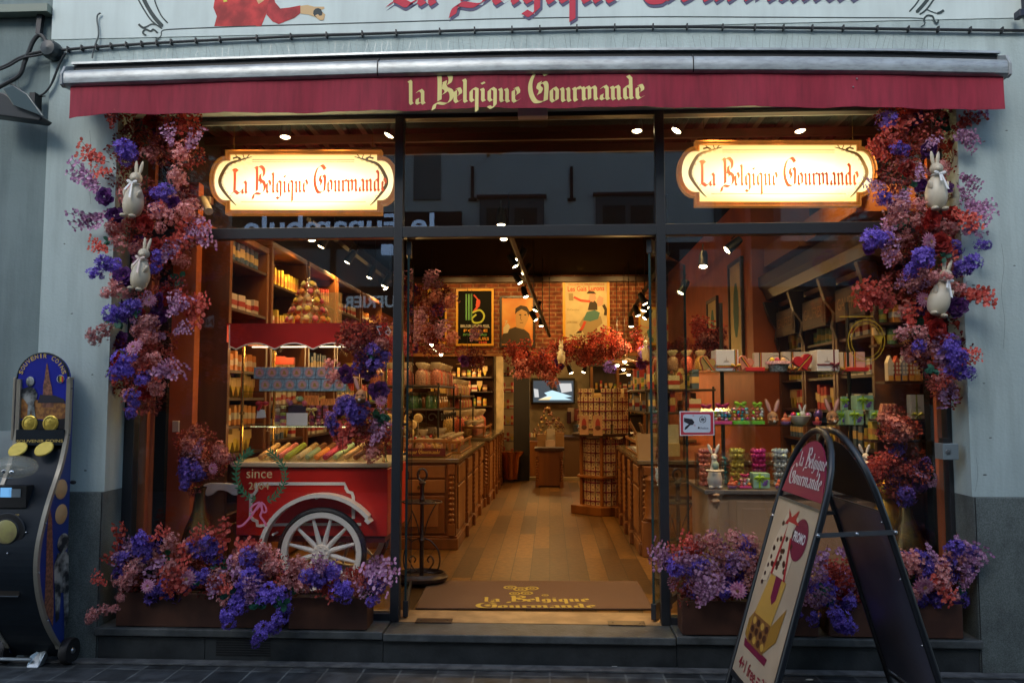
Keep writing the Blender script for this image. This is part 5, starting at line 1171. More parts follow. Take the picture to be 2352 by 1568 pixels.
bx(1713,1757,843,852,YG-.04,.1,'flat_red_box',RB,'flat red box lying before the rose heart box on the upper glass shelf','box')
ribboned(1732,1790,810,852,YG+.13,.05,WB,'cream upright box with striped ribbon behind the flat red box',vx=.2,hy=.84,text=False)
ribboned(1797,1878,808,852,YG+.13,.05,WB,'wide cream box with striped ribbon behind the red heart box',vx=.24,hy=.85)
heart_box(1822,1867,812,852,YG,.05,mat('red heart', (.50,.02,.025), .35),'red heart shaped box with ribbon in the middle of the upper glass shelf',-.3,mat('heart edge dark', (.3,.01,.01), .4))
ribboned(1876,1928,803,852,YG,.16,WB2,'white cube chocolate box with wine red bow on the upper glass shelf',rib=mat('wine ribbon', (.16,.015,.03), .4),vx=.74,hy=.66)
ribboned(1927,1946,809,852,YG+.06,.1,WB,'narrow cream box right of the white cube with wine red bow',vx=.55,hy=.85,text=False)
ribboned(1956,1988,808,844,YG+.02,.05,PKB,'rose box standing on a flat red box at the right end of the upper shelf',hy=0,vx=.1)
bx(1952,1996,843,852,YG-.02,.1,'flat_red_box',RB,'flat red box under the rose box at the right end of the upper shelf','box')
t = thing('easter_basket', P(1793,853,YG), 'small basket with gingham rim, chicks and eggs on the upper glass shelf', 'basket'); p = t.location
m = MB(); m.lathe([(0,0),(.05,0),(.066,.06),(.062,.06),(.045,.005)], p+Vector((0,.05,0)), 18, sx=1.1); m.build('weave', mat('basket grey', (.22,.24,.22), .7, var=.5, vs=70), t)
m = MB(); m.lathe([(.066,.05),(.076,.052),(.074,.07),(.066,.072)], p+Vector((0,.05,0)), 18, sx=1.15); m.build('gingham_rim', mat('gingham', (.60,.34,.34), .7, var=.4, vs=90), t)
m = MB(); m.tube([(p.x+.075*math.cos(k*PI/10),p.y+.05,p.z+.07+.04*math.sin(k*PI/10)) for k in range(11)], .002, 5); m.build('handle', BLACK, t)
for k,(dx,c_) in enumerate(((-.045,(.75,.5,.03)),(-.01,(.6,.08,.12)),(.03,(.75,.45,.2)))): m = MB(); m.ball(p+Vector((dx,.04,.078)), (.018,.018,.02), 10, 7); m.build('chick', mat('chick%d'%k, c_, .6), t)
# eggs
EGGC = [('gold',(.45,.33,.05)),('magenta',(.42,.02,.14)),('silver',(.42,.44,.45)),('teal',(.02,.2,.25)),('salmon',(.50,.14,.10)),('lime',(.25,.5,.05)),('lilac',(.5,.25,.5)),('red',(.5,.03,.03)),('white',(.65,.6,.5)),('turquoise',(.05,.35,.45)),('orange',(.65,.25,.05)),('pink',(.65,.2,.3))]
EM = {n: mat('foil '+n, tuple(min(.9,q*1.5) for q in c), .24, metal=.45, spec=.7, rnd=.2) for n,c in EGGC}
def eggball(m, c, r, mi): 
    M = Matrix.Rotation(random.random()*6.28,3,'Z')@Matrix.Rotation(random.random()*1.6,3,'X'); m.ball(c, (r*.78,r*.78,r*1.08), 9, 6, mi, M)
random.seed(21)
def egg_bin(px0,px1,py0,py1,Y,keys,cn,label):
    a = P(px0,py0,Y); c = P(px1,py1,Y); W = c.x-a.x; H = a.z-c.z; t = thing('acrylic_bin', Vector(((a.x+c.x)/2,Y+W/2,TZ)), label, 'bin')
    m = MB(); zt2 = a.z-H*.18
    for (u0,u1,v0,v1) in ((a.x,c.x,Y,Y+.003),(a.x,c.x,Y+W-.003,Y+W),(a.x,a.x+.003,Y+.003,Y+W-.003),(c.x-.003,c.x,Y+.003,Y+W-.003)): m.box(u0,u1,v0,v1,TZ,zt2)
    m.build('box_walls', CLR, t)
    m = MB(); r = .0185; nx_ = max(2,int(W/(r*1.6))); nz = int((a.z-TZ)/(r*1.7))
    for iz in range(nz):
        for ix in range(nx_):
            for iy in range(3):
                if iy == 2 and iz < nz-3: continue
                x = a.x+.005+r+(W-.01-2*r)*((ix+(.5 if iz%2 else 0)*.9)/(max(1,nx_-.5)))
                zz = TZ+r+iz*r*1.7; 
                if zz > a.z-.01-abs(x-(a.x+c.x)/2)*.25: continue
                eggball(m, (x+random.uniform(-.003,.003), Y+.005+r+iy*r*1.9+(r if iz%2 else 0), zz), r, 0)
    o = m.build('foil_eggs', EM[cn], t); o['kind'] = 'stuff'
egg_bin(1604,1660,1028,1100,.50,0,'salmon','clear acrylic bin heaped with salmon foil eggs at the left end of the cabinet')
egg_bin(1662,1676,1042,1104,.62,0,'teal','narrow view of a bin of teal foil eggs behind the left pole')
egg_bin(1676,1719,1026,1100,.50,0,'gold','clear acrylic bin heaped with gold foil eggs')
egg_bin(1726,1769,1027,1104,.50,0,'magenta','clear acrylic bin heaped with magenta foil eggs')
egg_bin(1776,1820,1027,1104,.50,0,'silver','clear acrylic bin heaped with silver foil eggs left of the sign frame')
egg_bin(1826,1872,1027,1104,.50,0,'teal','clear acrylic bin heaped with dark teal foil eggs behind the pavement sign')
def egg_bag(px0,px1,py0,py1,Y,basec,bowc,label,d=.08):
    a = P(px0,py0,Y); c = P(px1,py1,Y); W = c.x-a.x; H = a.z-c.z; t = thing('egg_bag', Vector(((a.x+c.x)/2,Y+d/2,c.z)), label, 'gift bag', 'clear bags of coloured eggs')
    m = MB(); m.box(a.x,c.x,Y,Y+d,c.z,c.z+H*.14); m.build('base_tray', basec, t, bevel=.002)
    m = MB(); r = .0135
    nn = max(3,int(W/(r*1.7))); zz = c.z+H*.14+r; k = 0
    while zz < c.z+H*.66:
        for i in range(nn):
            for j in range(2):
                k += 1; eggball(m, (a.x+r+(W-2*r)*i/(nn-1)+random.uniform(-.003,.003), Y+r+.012*(k%2)+j*.03, zz+random.uniform(-.003,.003)), r, random.randrange(12))
        zz += r*1.6
    m.build('foil_eggs', [EM[n] for n,_ in EGGC], t)['kind'] = 'stuff'
    m = MB(); A = [(a.x,Y,c.z+H*.14),(c.x,Y,c.z+H*.14),(c.x,Y+d,c.z+H*.14),(a.x,Y+d,c.z+H*.14)]; B = [(a.x,Y,c.z+H*.6),(c.x,Y,c.z+H*.6),(c.x,Y+d,c.z+H*.6),(a.x,Y+d,c.z+H*.6)]; xm = (a.x+c.x)/2; C2 = [(xm-W*.3,Y+d*.4,c.z+H*.86),(xm+W*.3,Y+d*.4,c.z+H*.86),(xm+W*.3,Y+d*.6,c.z+H*.86),(xm-W*.3,Y+d*.6,c.z+H*.86)]; D2 = [(xm-W*.45,Y+d*.4,a.z),(xm+W*.42,Y+d*.3,a.z),(xm+W*.42,Y+d*.6,a.z-.006),(xm-W*.4,Y+d*.6,a.z)]
    m.add(A+B+C2+D2, [(4*l+k,4*l+(k+1)%4,4*l+4+(k+1)%4,4*l+4+k) for l in range(3) for k in range(4)]); m.build('cellophane', glass('cellophane', (.95,.95,.93), .10, .15), t)
    m = MB(); p = Vector((xm,Y+d*.3,c.z+H*.84))
    for s in (-1,1): m.ball(p+Vector((s*W*.22,0,H*.04)), (W*.2,.012,H*.09), 8, 6, M=Matrix.Rotation(-s*.45,3,'Y')); m.tube([p,p+Vector((s*W*.24,-.004,-H*.1))], .006, 5)
    m.ball(p, .010, 8, 6); m.build('bow', bowc, t)
LIM = mat('lime ribbon', (.30,.50,.02), .35); MAG = mat('magenta ribbon', (.40,.01,.08), .35); PKT = mat('pink tray', (.55,.06,.22), .5); LMT = mat('lime tray', (.12,.45,.03), .5)
egg_bag(1608,1640,926,974,YG+.02,PKT,MAG,'clear bag of coloured eggs with magenta bow half hidden by the camera warning sign')
egg_bag(1640,1682,924,974,YG,PKT,MAG,'clear bag of coloured eggs on a pink tray right of the camera warning sign')
egg_bag(1684,1722,920,974,YG,LMT,LIM,'clear bag of coloured eggs on a green tray with lime bow, left one of two')
egg_bag(1727,1757,921,974,YG,LMT,LIM,'narrow clear bag of coloured eggs with lime bow beside the first rabbit head')
egg_bag(1699,1727,1087,1121,.38,PKT,MAG,'small clear bag of coloured eggs standing on the cabinet before the gold eggs')
HARE = mat('hare brown', (.42,.20,.09), .6, col2=(.28,.12,.05), vs=30); EARP = mat('ear pink', (.62,.30,.26), .6)
def hare_head(px,py,Y,s,label,one=False):
    p = P(px,py,Y); t = thing('hare_head', p, label, 'hare figure')
    m = MB(); m.ball(p+Vector((0,0,.045*s)), (.036*s,.036*s,.042*s), 14, 10); m.ball(p+Vector((0,-.03*s,.026*s)), (.019*s,.022*s,.019*s), 12, 8); m.ball(p+Vector((0,0,.012*s)), (.034*s,.028*s,.016*s), 12, 6)
    for q in (-1,1): m.ball(p+Vector((q*.022*s,-.018*s,.028*s)), (.014*s,.014*s,.014*s), 10, 6)
    m.build('head', HARE, t)
    m = MB(); m.ball(p+Vector((0,-.046*s,.022*s)), (.010*s,.008*s,.012*s), 8, 6); m.build('muzzle', mat('muzzle white', (.7,.62,.5), .6), t)
    m = MB(); m.ball(p+Vector((0,-.053*s,.031*s)), (.004*s,.003*s,.003*s), 6, 5)
    for q in (-1,1): m.ball(p+Vector((q*.017*s,-.032*s,.052*s)), .0045*s, 8, 6)
    m.build('eye', BLACK, t)
    for q in ((-1,1) if not one else (-1,)):
        M_ = Matrix.Rotation(q*.32,3,'Y'); c_ = p+Vector((q*.028*s,0,.12*s))
        m = MB(); m.ball(c_, (.016*s,.008*s,.052*s), 12, 10, M=M_); e = m.build('ear', HARE, t)
        m = MB(); m.ball(c_+Vector((0,-.005*s,0)), (.011*s,.005*s,.044*s), 12, 8, M=M_); m.build('inner_ear', EARP, e)
    return t
hare_head(1775,974,YG+.04,1.02,'brown hare head figure with long pink ears beside the green egg bags')
hare_head(1912,974,YG+.04,1.06,'brown hare head figure with long pink ears left of the green gift boxes')
def hen(px,py,Y,s,label):
    p = P(px,py,Y); t = thing('hen_figure', p, label, 'hen figure')
    m = MB(); m.ball(p+Vector((0,0,.026*s)), (.034*s,.026*s,.022*s), 12, 8); m.ball(p+Vector((-.004*s,-.004*s,.052*s)), (.014*s,.013*s,.02*s), 10, 8); m.ball(p+Vector((.028*s,0,.04*s)), (.012*s,.01*s,.014*s), 8, 6); m.build('body', mat('hen red', (.50,.10,.04), .45, var=.3, vs=40), t)
    m = MB(); m.lathe([(0,0),(.028*s,0),(.036*s,.018*s),(.03*s,.02*s)], p, 14); m.build('dish', mat('dish violet', (.20,.10,.26), .4), t)
    m = MB(); m.ball(p+Vector((-.004*s,-.004*s,.074*s)), (.005*s,.003*s,.008*s), 6, 5); m.build('comb', RB, t)
hen(1805,974,YG+.03,1.0,'small red hen on a violet dish between hare head and white bowl')
hen(1682,1121,.38,.95,'small red hen on a violet dish on the cabinet beside the white rabbit')
hen(1790,1121,.40,.8,'small red hen on a violet dish on the cabinet before the silver eggs')
t = thing('rabbit_bowl', P(1842,976,YG+.04), 'white bowl with coloured eggs and a small white rabbit on the lower glass shelf', 'bowl'); p = t.location
PORC = mat('white porcelain', (.66,.60,.50), .25, spec=.6)
m = MB(); m.lathe([(0,0),(.03,0),(.055,.02),(.078,.062),(.074,.064),(.05,.024),(0,.01)], p+Vector((0,.05,0)), 28); m.build('bowl', PORC, t)
for k,(dx,n) in enumerate(((-.05,'magenta'),(-.028,'turquoise'),(-.045,'red'),(-.012,'lime'),(.05,'pink'),(.064,'silver'))): m = MB(); m.ball(p+Vector((dx,.03+.012*(k%2),.068+.006*(k==2))), .017, 12, 8); m.build('egg', EM[n], t)
m = MB(); m.ball(p+Vector((.018,.04,.075)), (.022,.02,.02), 12, 8)
for q in (-1,1): m.ball(p+Vector((.018+q*.014,.04,.112)), (.009,.006,.03), 10, 8, M=Matrix.Rotation(q*.3,3,'Y'))
m.build('rabbit', PORC, t)
t = thing('egg_dish', P(1878,975,YG+.04), 'shiny violet egg standing in a blue and red dish on the lower glass shelf', 'egg'); p = t.location
m = MB(); m.ball(p+Vector((.006,0,.066)), (.030,.028,.042), 14, 10); m.build('foil_egg', mat('violet foil', (.16,.07,.18), .2, metal=.6), t)
m = MB(); m.lathe([(0,0),(.024,0),(.032,.022),(.028,.024)], p+Vector((-.01,-.02,0)), 14); m.build('dish', mat('dish red', (.42,.04,.06), .4), t)
m = MB(); m.ball(p+Vector((-.012,-.028,.034)), (.014,.012,.02), 10, 8); m.build('hen', mat('hen red', (.5,.1,.04), .45), t)
GB = mat('mint carton', (.28,.46,.30), .55); VIO = mat('violet print', (.14,.07,.26), .6)
def green_box(px0,px1,py0,py1,Y,label):
    a = P(px0,py0,Y); c = P(px1,py1,Y); W = c.x-a.x; H = a.z-c.z; t = thing('green_gift_box', Vector(((a.x+c.x)/2,Y+W/2,c.z)), label, 'gift box', 'mint green Easter boxes with lime ribbon')
    m = MB(); m.box(a.x,c.x,Y,Y+W,c.z,a.z); m.build('carton', GB, t, bevel=.002)
    m = MB(); m.box(a.x+W*.3,a.x+W*.42,Y-.002,Y-.0005,c.z,a.z); m.box(a.x,c.x,Y-.004,Y-.0022,a.z-H*.38,a.z-H*.26)
    p = Vector((a.x+W*.36,Y-.01,a.z-H*.3))
    for s in (-1,1): m.ball(p+Vector((s*.016,0,.004)), (.016,.008,.010), 8, 5)
    for s in (-1,1): m.tube([p,p+Vector((s*.02,0,-.026))], .0035, 4)
    m.build('ribbon', LIM, t)
    m = MB(); q = Vector((a.x+W*.7,Y-.0045,c.z+H*.34))
    m.ball(q, (.012,.001,.016), 8, 5); m.ball(q+Vector((.012,0,.016)), (.008,.001,.008), 8, 5); m.ball(q+Vector((-.012,0,-.008)), (.007,.001,.010), 8, 5); m.build('rabbit_print', VIO, t)
green_box(1950,1984,942,975,YG,'mint green box with lime ribbon, left one of the lower pair on the glass shelf')
green_box(2000,2034,942,975,YG,'mint green box with lime ribbon, right one at the end of the glass shelf')
green_box(1968,2007,908,941,YG+.02,'mint green box with lime ribbon standing on top of the lower pair')
green_box(1926,1946,942,975,YG+.1,'mint green box partly hidden behind the second hare head')
green_box(1934,1948,910,941,YG+.1,'mint green box stacked at the back next to the pole')
green_box(1731,1769,1087,1121,.38,'mint green box with lime ribbon on the cabinet before the magenta eggs')
def porcelain_rabbit(px,py,Y,s,eggc,label):
    p = P(px,py,Y); t = thing('white_rabbit', p, label, 'rabbit figure')
    m = MB(); m.lathe([(0,.0),(.05,.005),(.062,.03),(.064,.07),(.056,.11),(.04,.145),(.03,.16),(.026,.19),(0,.2)], p, 24, seg if False else None) if False else None
    m = MB(); S_ = s; m.lathe([(0,.012),(.045,.012),(.060,.04),(.063,.08),(.052,.125),(.036,.165),(.026,.20),(.022,.235),(0,.25)], (0,0,0), 26, sx=1, sy=1)
    m.ball((-.002,-.006,.262), (.027,.032,.028), 14, 10); m.ball((-.004,-.034,.252), (.013,.014,.012), 10, 6)
    for q in (-1,1):
        m.ball((q*.03-.004,.005,.325), (.014,.008,.045), 12, 10, M=Matrix.Rotation(q*.38,3,'Y')); m.ball((q*.036,-.03,.014), (.022,.03,.015), 12, 8)
    m.v = [p+v*S_ for v in m.v]; m.build('body', PORC, t)
    m = MB(); m.ball(p+Vector((0,-.045,.19))*S_, (.028*S_,.026*S_,.038*S_), 14, 10); m.build('egg', eggc, t)
    m = MB(); m.lathe([(.052,-.008),(.062,0),(.052,.008)], p+Vector((0,-.018,.150))*S_, 20); m.build('arm_ring', PORC, t)
porcelain_rabbit(1642,1121,.40,.80,mat('sage egg', (.30,.40,.30), .3),'white porcelain rabbit holding a sage green egg at the left end of the cabinet')
porcelain_rabbit(1990,1117,.40,.76,mat('blush egg', (.65,.48,.38), .3),'white porcelain rabbit holding a blush egg right of the pavement sign')
# golden cherub statue
t = thing('gold_statue', Vector((at(2040,1280,.35).x,.35,zF)), 'gilded bust of a curly haired child on a golden base behind the right vase', 'statue'); p = t.location
GIL = mat('gilt', (.50,.30,.05), .32, metal=.8, bump=.4, bs=30)
zh = at(2040,1125,.35).z
m = MB(); m.lathe([(0,0),(.12,0),(.11,.05),(.08,.1),(.09,.3),(.11,.42),(.10,.52),(.12,.60),(.07,.68),(.035,.72),(.035,zh-zF-.05),(0,zh-zF)], p, 20, sy=.8)
m.ball((p.x,p.y,zh), (.055,.058,.07), 14, 12); m.ball((p.x-.005,p.y-.055,zh-.005), (.010,.014,.012), 8, 6)
random.seed(5)
for k in range(26): a = random.random()*6.28; b_ = random.random()*1.3; m.ball((p.x+.055*math.cos(a)*math.cos(b_),p.y+.02+.05*math.sin(a)*math.cos(b_),zh+.01+.065*math.sin(b_)), .016, 7, 5)
m.tube([(p.x-.09,p.y-.02,zF+.56),(p.x-.13,p.y-.06,zF+.42),(p.x-.06,p.y-.1,zF+.40)], [.03,.024,.018], 8); m.build('figure', GIL, t)
# warning sticker on the right pane
cs = thing('camera_warning_sign', at(1600,998,-.012), 'red bordered white camera warning sticker with police badge on the right pane', 'sign')
def Q(px,py,d=0): return at(px,py,-.012-d)
m = MB(); m.prism([Q(1561,944),Q(1640,944),Q(1641,999),Q(1562,1000)], (0,.003,0)); m.build('backing', mat('sticker white', (.72,.72,.74), .4), cs)
m = MB(); m.poly([Q(1563,946,.001),Q(1638,946,.001),Q(1639,997,.001),Q(1564,998,.001)][::-1]); m.build('red_border', mat('sticker red', (.50,.04,.06), .4), cs)
m = MB(); rr = [(1570+ (0 if k in (0,3) else 60), 952+(0 if k<2 else 38)) for k in (0,1,2,3)]
pts = []
for (cx_,cy_,a0) in ((1574,956,PI),(1627,956,1.5*PI),(1627,988,0),(1574,988,.5*PI)):
    for k in range(5): a = a0+k*PI/8; pts.append((cx_+5*math.cos(a), cy_+5*math.sin(a)))
m.poly([Q(x,y,.002) for x,y in pts][::-1]); m.build('white_field', mat('sticker field', (.55,.62,.70), .4), cs)
m = MB(); KI = mat('sticker ink', (.02,.02,.03), .5)
for d_,pl in ((.003,[(1571,959),(1590,962),(1595,969),(1592,975),(1586,976),(1571,968)]),(.0032,[(1574,980),(1583,973),(1585,976),(1578,984),(1572,987)])): m.poly([Q(x,y,d_) for x,y in pl][::-1])
m.build('camera_pictogram', KI, cs)
m = MB(); 
for k in range(16):
    if k in (4,12): continue
    a0, a1 = k*PI/8, (k+1)*PI/8; m.poly([Q(1614+r*math.cos(a), 963+r*math.sin(a), .003) for r,a in ((8,a0),(8,a1),(6.6,a1),(6.6,a0))])
m.poly([Q(1614+4.5*math.cos(k*PI/6), 963+3.2*math.sin(k*PI/6), .0034) for k in range(12)][::-1]); m.poly([Q(1605+2.3*math.cos(k*PI/6), 982+2.3*math.sin(k*PI/6), .003) for k in range(12)][::-1]); m.build('round_badge', KI, cs)
plain_text('24h', Q(1610.5,964.6,.004), Q(1617.5,964.6,.004), h=.006, m=mat('sticker field', (1,1,1)), parent=cs)
plain_text('Police', Q(1609,984.5,.003), Q(1627,984.5,.003), h=.0115, m=mat('sticker grey ink', (.10,.11,.16), .5), parent=cs, bold=.01)
m = MB()
for c_ in ((1590,956),(1593,978)):
    for r in (2,4): ribbon(m, [(c_[0]+r*math.cos(a), c_[1]-r*math.sin(a)) for a in (0,.4,.8,1.2)], .8, -.0152)
m.build('signal_wave', mat('sticker red', (.5,.04,.06), .4), cs)
# open gold ring ornament reflected look : gilt oval logo on the right pane
og = thing('gilt_window_emblem', at(1985,835,-.01), 'thin gilt outline emblem on the right pane above the shelves', 'decal')
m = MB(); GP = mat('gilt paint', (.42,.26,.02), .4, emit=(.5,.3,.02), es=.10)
ribbon(m, [(1928,727),(2006,727)], 1.6, -.0105)
for k,(r,w_) in enumerate(((46,1.6),(38,1.2))): ribbon(m, [(1990+r*math.cos(a)*.92, 782+r*math.sin(a)*1.05) for a in [PI*1.0+i*PI/9 for i in range(19)]], w_, -.0108-k*.0003)
m.build('outline', GP, og)
black_text('Gaufre', at(1952,800,-.0112), at(2028,796,-.0112), .03, GP, og, nib=.2) if False else None
# ================================================================ racks, shelves and goods deeper inside
random.seed(11)
def rnd(a,b): return random.uniform(a,b)
# ---- protos for bags, jars, boxes
def bag_proto(col, nm, rib):
    t = thing('sweet_bag', (0,0,0), 'x', 'sweet bag')
    m = MB(); m.lathe([(0,0),(.050,.0),(.056,.02),(.055,.10),(.048,.135),(.02,.16)], (0,0,0), 9, sx=1, sy=.75); m.build('filling', mat(nm, col, .4, var=.4, vs=80, bump=.4, bs=90), t)
    m = MB(); m.lathe([(.014,.155),(.02,.165),(.05,.215),(.045,.23),(.018,.175)], (0,0,0), 9, sx=1.1, sy=.6); m.build('gathered_top', mat('cellophane top', (.62,.50,.34), .25, alpha=.75), t)
    m = MB(); m.lathe([(.02,.15),(.026,.158),(.02,.166)], (0,0,0), 8); m.build('ribbon', mat(rib, {'ribbon wine':(.2,.02,.04),'ribbon tan':(.5,.3,.1)}[rib], .4), t)
    return t
bags = [bag_proto((.42,.14,.09),'fill rose','ribbon wine'), bag_proto((.36,.20,.14),'fill nougat','ribbon wine'), bag_proto((.50,.10,.06),'fill red','ribbon wine'), bag_proto((.48,.30,.10),'fill gold','ribbon tan')]
used = set()
def put_bag(k, loc, s, label, group):
    o = bags[k] if k not in used else dup(bags[k]); used.add(k)
    o.location = loc; o.scale = (s,)*3; o.rotation_euler = (0,0,rnd(-.5,.5)); o['label'] = label; o['group'] = group; return o
def jar_proto(col, nm):
    t = thing('sweet_jar', (0,0,0), 'x', 'jar')
    m = MB(); m.lathe([(0,0),(.045,0),(.05,.02),(.05,.10),(.035,.125),(0,.125)], (0,0,0), 12); m.build('jar', mat(nm, col, .15, var=.3, vs=50, spec=.8), t)
    m = MB(); m.lathe([(.038,.125),(.042,.13),(.042,.15),(0,.155)], (0,0,0), 12); m.build('lid', mat('jar lid', (.2,.17,.1), .3, metal=.6), t); return t
jars = [jar_proto((.06,.13,.05),'jar green'), jar_proto((.32,.13,.03),'jar amber')]; usedj = set()
def put_jar(k, loc, s, label, group):
    o = jars[k] if k not in usedj else dup(jars[k]); usedj.add(k); o.location = loc; o.scale = (s,)*3; o['label'] = label; o['group'] = group
IRN = mat('black iron', (.02,.014,.01), .45)
# ---- left rack: shelves above the left counter
def rack(x0,x1,y0,y1,zs,label,name='display_rack'):
    t = thing(name, ((x0+x1)/2,(y0+y1)/2,min(zs)), label, 'rack')
    for z in zs: m = MB(); m.box(x0,x1,y0,y1,z-.02,z); m.build('shelf', mat('dark shelf', (.05,.035,.02), .3, spec=.6), t, bevel=.003)
    for x in (x0+.02,x1-.02):
        for y in (y0+.02,y1-.02): m = MB(); m.tube([(x,y,zs[0]-.02 if False else zs[0]-.5),(x,y,zs[-1]+.02)], .011, 6); m.build('post', IRN, t)
    return t
zA = AZ(884,3.0,1000); zB_ = AZ(938,3.0,1000)
rk = rack(-1.85,-1.10,2.9,4.2,[zB_,zA],'black two-shelf rack of sweet bags standing on the left counter')
rack(-1.75,-1.05,4.4,6.0,[zB_-.02,zA-.10],'second two-shelf rack further back on the left counter')
for j in range(4):       # scrollwork under the shelf edge
    m = MB(); 
    for q in range(2):
        y = 2.95+j*.33+q*.16; X = -1.09
        m.tube([(X,y+.05*math.cos(a)*(1-a/9),zB_-.09+.05*math.sin(a)*(1-a/9)) for a in [k*.55 for k in range(12)]], .006, 5)
    m.build('scrollwork', IRN, rk)
for j in range(3):
    m = MB(); 
    for q in range(2):
        x = -1.8+j*.25+q*.12; m.tube([(x+.05*math.cos(a)*(1-a/9),2.89,zB_-.09+.05*math.sin(a)*(1-a/9)) for a in [k*.55 for k in range(12)]], .006, 5)
    m.build('scrollwork', IRN, rk)
n = 0
for j in range(7):
    for i in range(5):
        if i < 3 and j > 1: continue
        n += 1; put_bag([0,1,0,2,1][(i*3+j)%5], (-1.78+i*.155, 3.0+j*.165, zA), 1.0, 'wine ribboned cellophane sweet bag on the top shelf of the first left rack', 'sweet bags on the top shelf of the left rack')
for j in range(9):
    for i in range(2): put_bag([3,1,3,0][(i*3+j)%4], (-1.28+i*.14, 4.5+j*.165, zA-.10), .85, 'golden brown sweet bag on the top shelf of the second left rack', 'sweet bags on the second left rack')
for j in range(6):
    for i in range(4):
        if i < 2 and j > 0: continue
        put_jar(0 if i in (2,3) and j < 2 else 1, (-1.72+i*.17, 3.0+j*.19, zB_), 1.05, 'squat sweet jar on the lower shelf of the first left rack', 'sweet jars on the lower shelf of the left rack')
for j in range(9): 
    for i in range(2): put_bag([3,2][(i+j)%2], (-1.24+i*.13, 4.5+j*.165, zB_-.02), .7, 'small shiny sweet bag on the lower shelf of the second left rack', 'small sweet bags on the lower shelf of the second left rack')
# wooden crate with lettering band and lollipops
def crate(x0,x1,y0,y1,z,h,label,band=True):
    t = thing('wooden_crate', ((x0+x1)/2,(y0+y1)/2,z), label, 'crate')
    w_ = .022; m = MB()
    for x in (x0,x1-w_):
        for y in (y0,y1-w_): m.box(x,x+w_,y,y+w_,z,z+h)
    m.build('corner_posts', WOODL, t)
    for zz in ((z+h-.03,z+h-.004),(z+h*.02,z+h*.12)):
        m = MB(); m.box(x0-.008,x1+.008,y0-.012,y0-.001,*zz); m.build('front_slat', WOODL, t, bevel=.002)
        m = MB(); m.box(x1+.001,x1+.012,y0,y1,*zz); m.build('side_slat', WOODL, t, bevel=.002)
        m = MB(); m.box(x0-.012,x0-.001,y0,y1,*zz); m.build('side_slat', WOODL, t, bevel=.002)
    m = MB(); m.box(x0,x1,y0,y1,z+h*.12,z+h*.15); m.build('bottom', WOODD, t)
    if band:
        m = MB(); m.box(x0-.004,x1+.004,y0-.020,y0-.013,z+h*.08,z+h*.50); b_ = m.build('name_board', mat('burgundy board', (.10,.008,.012), .5), t)
        GN = mat('gold letters', (.5,.3,.06), .5)
        L = (x1-x0)/2
        for q in range(2): black_text('la Belgique Gourmande', (x0+.04+q*L,y0-.021,z+h*.20), (x0+L-.05+q*L,y0-.021,z+h*.20), h*.15, GN, b_, nib=.3, ang=30, depth=.002)
    return t
crate(-1.98,-.98,2.42,2.85,ZCT,.17,'oak crate with burgundy name board on the front of the left counter')
crate(-1.15,-.90,2.92,4.0,ZCT,.13,'long low oak crate along the aisle edge of the left counter',False)
crate(-1.15,-.86,5.4,6.6,ZCT+.03,.15,'long oak crate on the second left counter',False)
CRL = mat('white chocolate', (.66,.48,.20), .35); STK = mat('stick white', (.6,.5,.36), .6)
k = 0
lp_ = thing('lollipop', (0,0,0), 'x', 'lollipop', 'cream swirl lollipops in the oak crate')
m = MB(); m.lathe([(0,-.011),(.035,-.009),(.045,-.003),(.045,.003),(.035,.009),(0,.011)], (0,0,.17), 18, axis='Y'); m.build('disc', CRL, lp_)
m = MB(); m.tube([(.004*t_*math.cos(t_*1.1),-.0115,.17+.004*t_*math.sin(t_*1.1)) for t_ in range(1,10)], .0022, 5); m.build('swirl', mat('caramel', (.4,.2,.05), .4), lp_)
m = MB(); m.tube([(0,0,0),(0,0,.13)], .003, 5); m.build('stick', STK, lp_)
f_ = True
for row,(dy,dz) in enumerate(((0,.02),(.09,.10),(.16,.16))):
    for i in range(7):
        o = lp_ if f_ else dup(lp_); f_ = False
        o.location = (-1.92+i*.098+row*.03, 2.47+dy, ZCT+.03+dz); o.rotation_euler = (rnd(-.15,.1), rnd(-.1,.1), rnd(-.9,.9)); o['label'] = f'cream swirl lollipop standing in the oak crate, {["front","middle","rear"][row]} row, {ORD[i]} from the left'
for i in range(22):
    put_bag([1,0,3,1][i%4], (-1.24+ (i%3)*.09-(.0 if i<12 else .05), 2.50+(i//3)*.06, ZCT+.03), .55, 'small stick-handled sweet bag packed in the right half of the oak crate', 'small bags in the oak crate')
for i in range(30):   # bags and boxes crowding the counter and the crates behind
    put_bag([3,1,0,3,2][i%5], (-1.10+(i%2)*.10, 2.98+(i//2)*.067, ZCT+.03), .62, 'small cellophane bag standing in the low crate along the aisle edge', 'small bags in the low crate along the aisle edge')
for i in range(24): put_bag([3,0,3,1][i%4], (-1.10+(i%2)*.11, 5.46+(i//2)*.094, ZCT+.06), .8, 'cellophane bag in the crate on the second left counter', 'bags in the crate on the second left counter')
for i in range(18): put_bag([3,2,3,0][i%4], (-1.45+(i%3)*.17, 6.3+(i//3)*.28, ZCT+.03), 1.5, 'large cellophane bag standing at the back of the second left counter', 'large bags at the back of the second left counter')
for i in range(14): put_bag([0,3,1][i%3], (-1.72+(i%4)*.15, 2.93+(i//4)*.02, ZCT+.01+.0*(i//4)) if i < 4 else (-1.70+(i%5)*.14, 3.1+(i//5)*.22, ZCT+.01), 1.0, 'gold and rose sweet bag on the worktop below the first left rack', 'bags on the worktop below the first left rack')
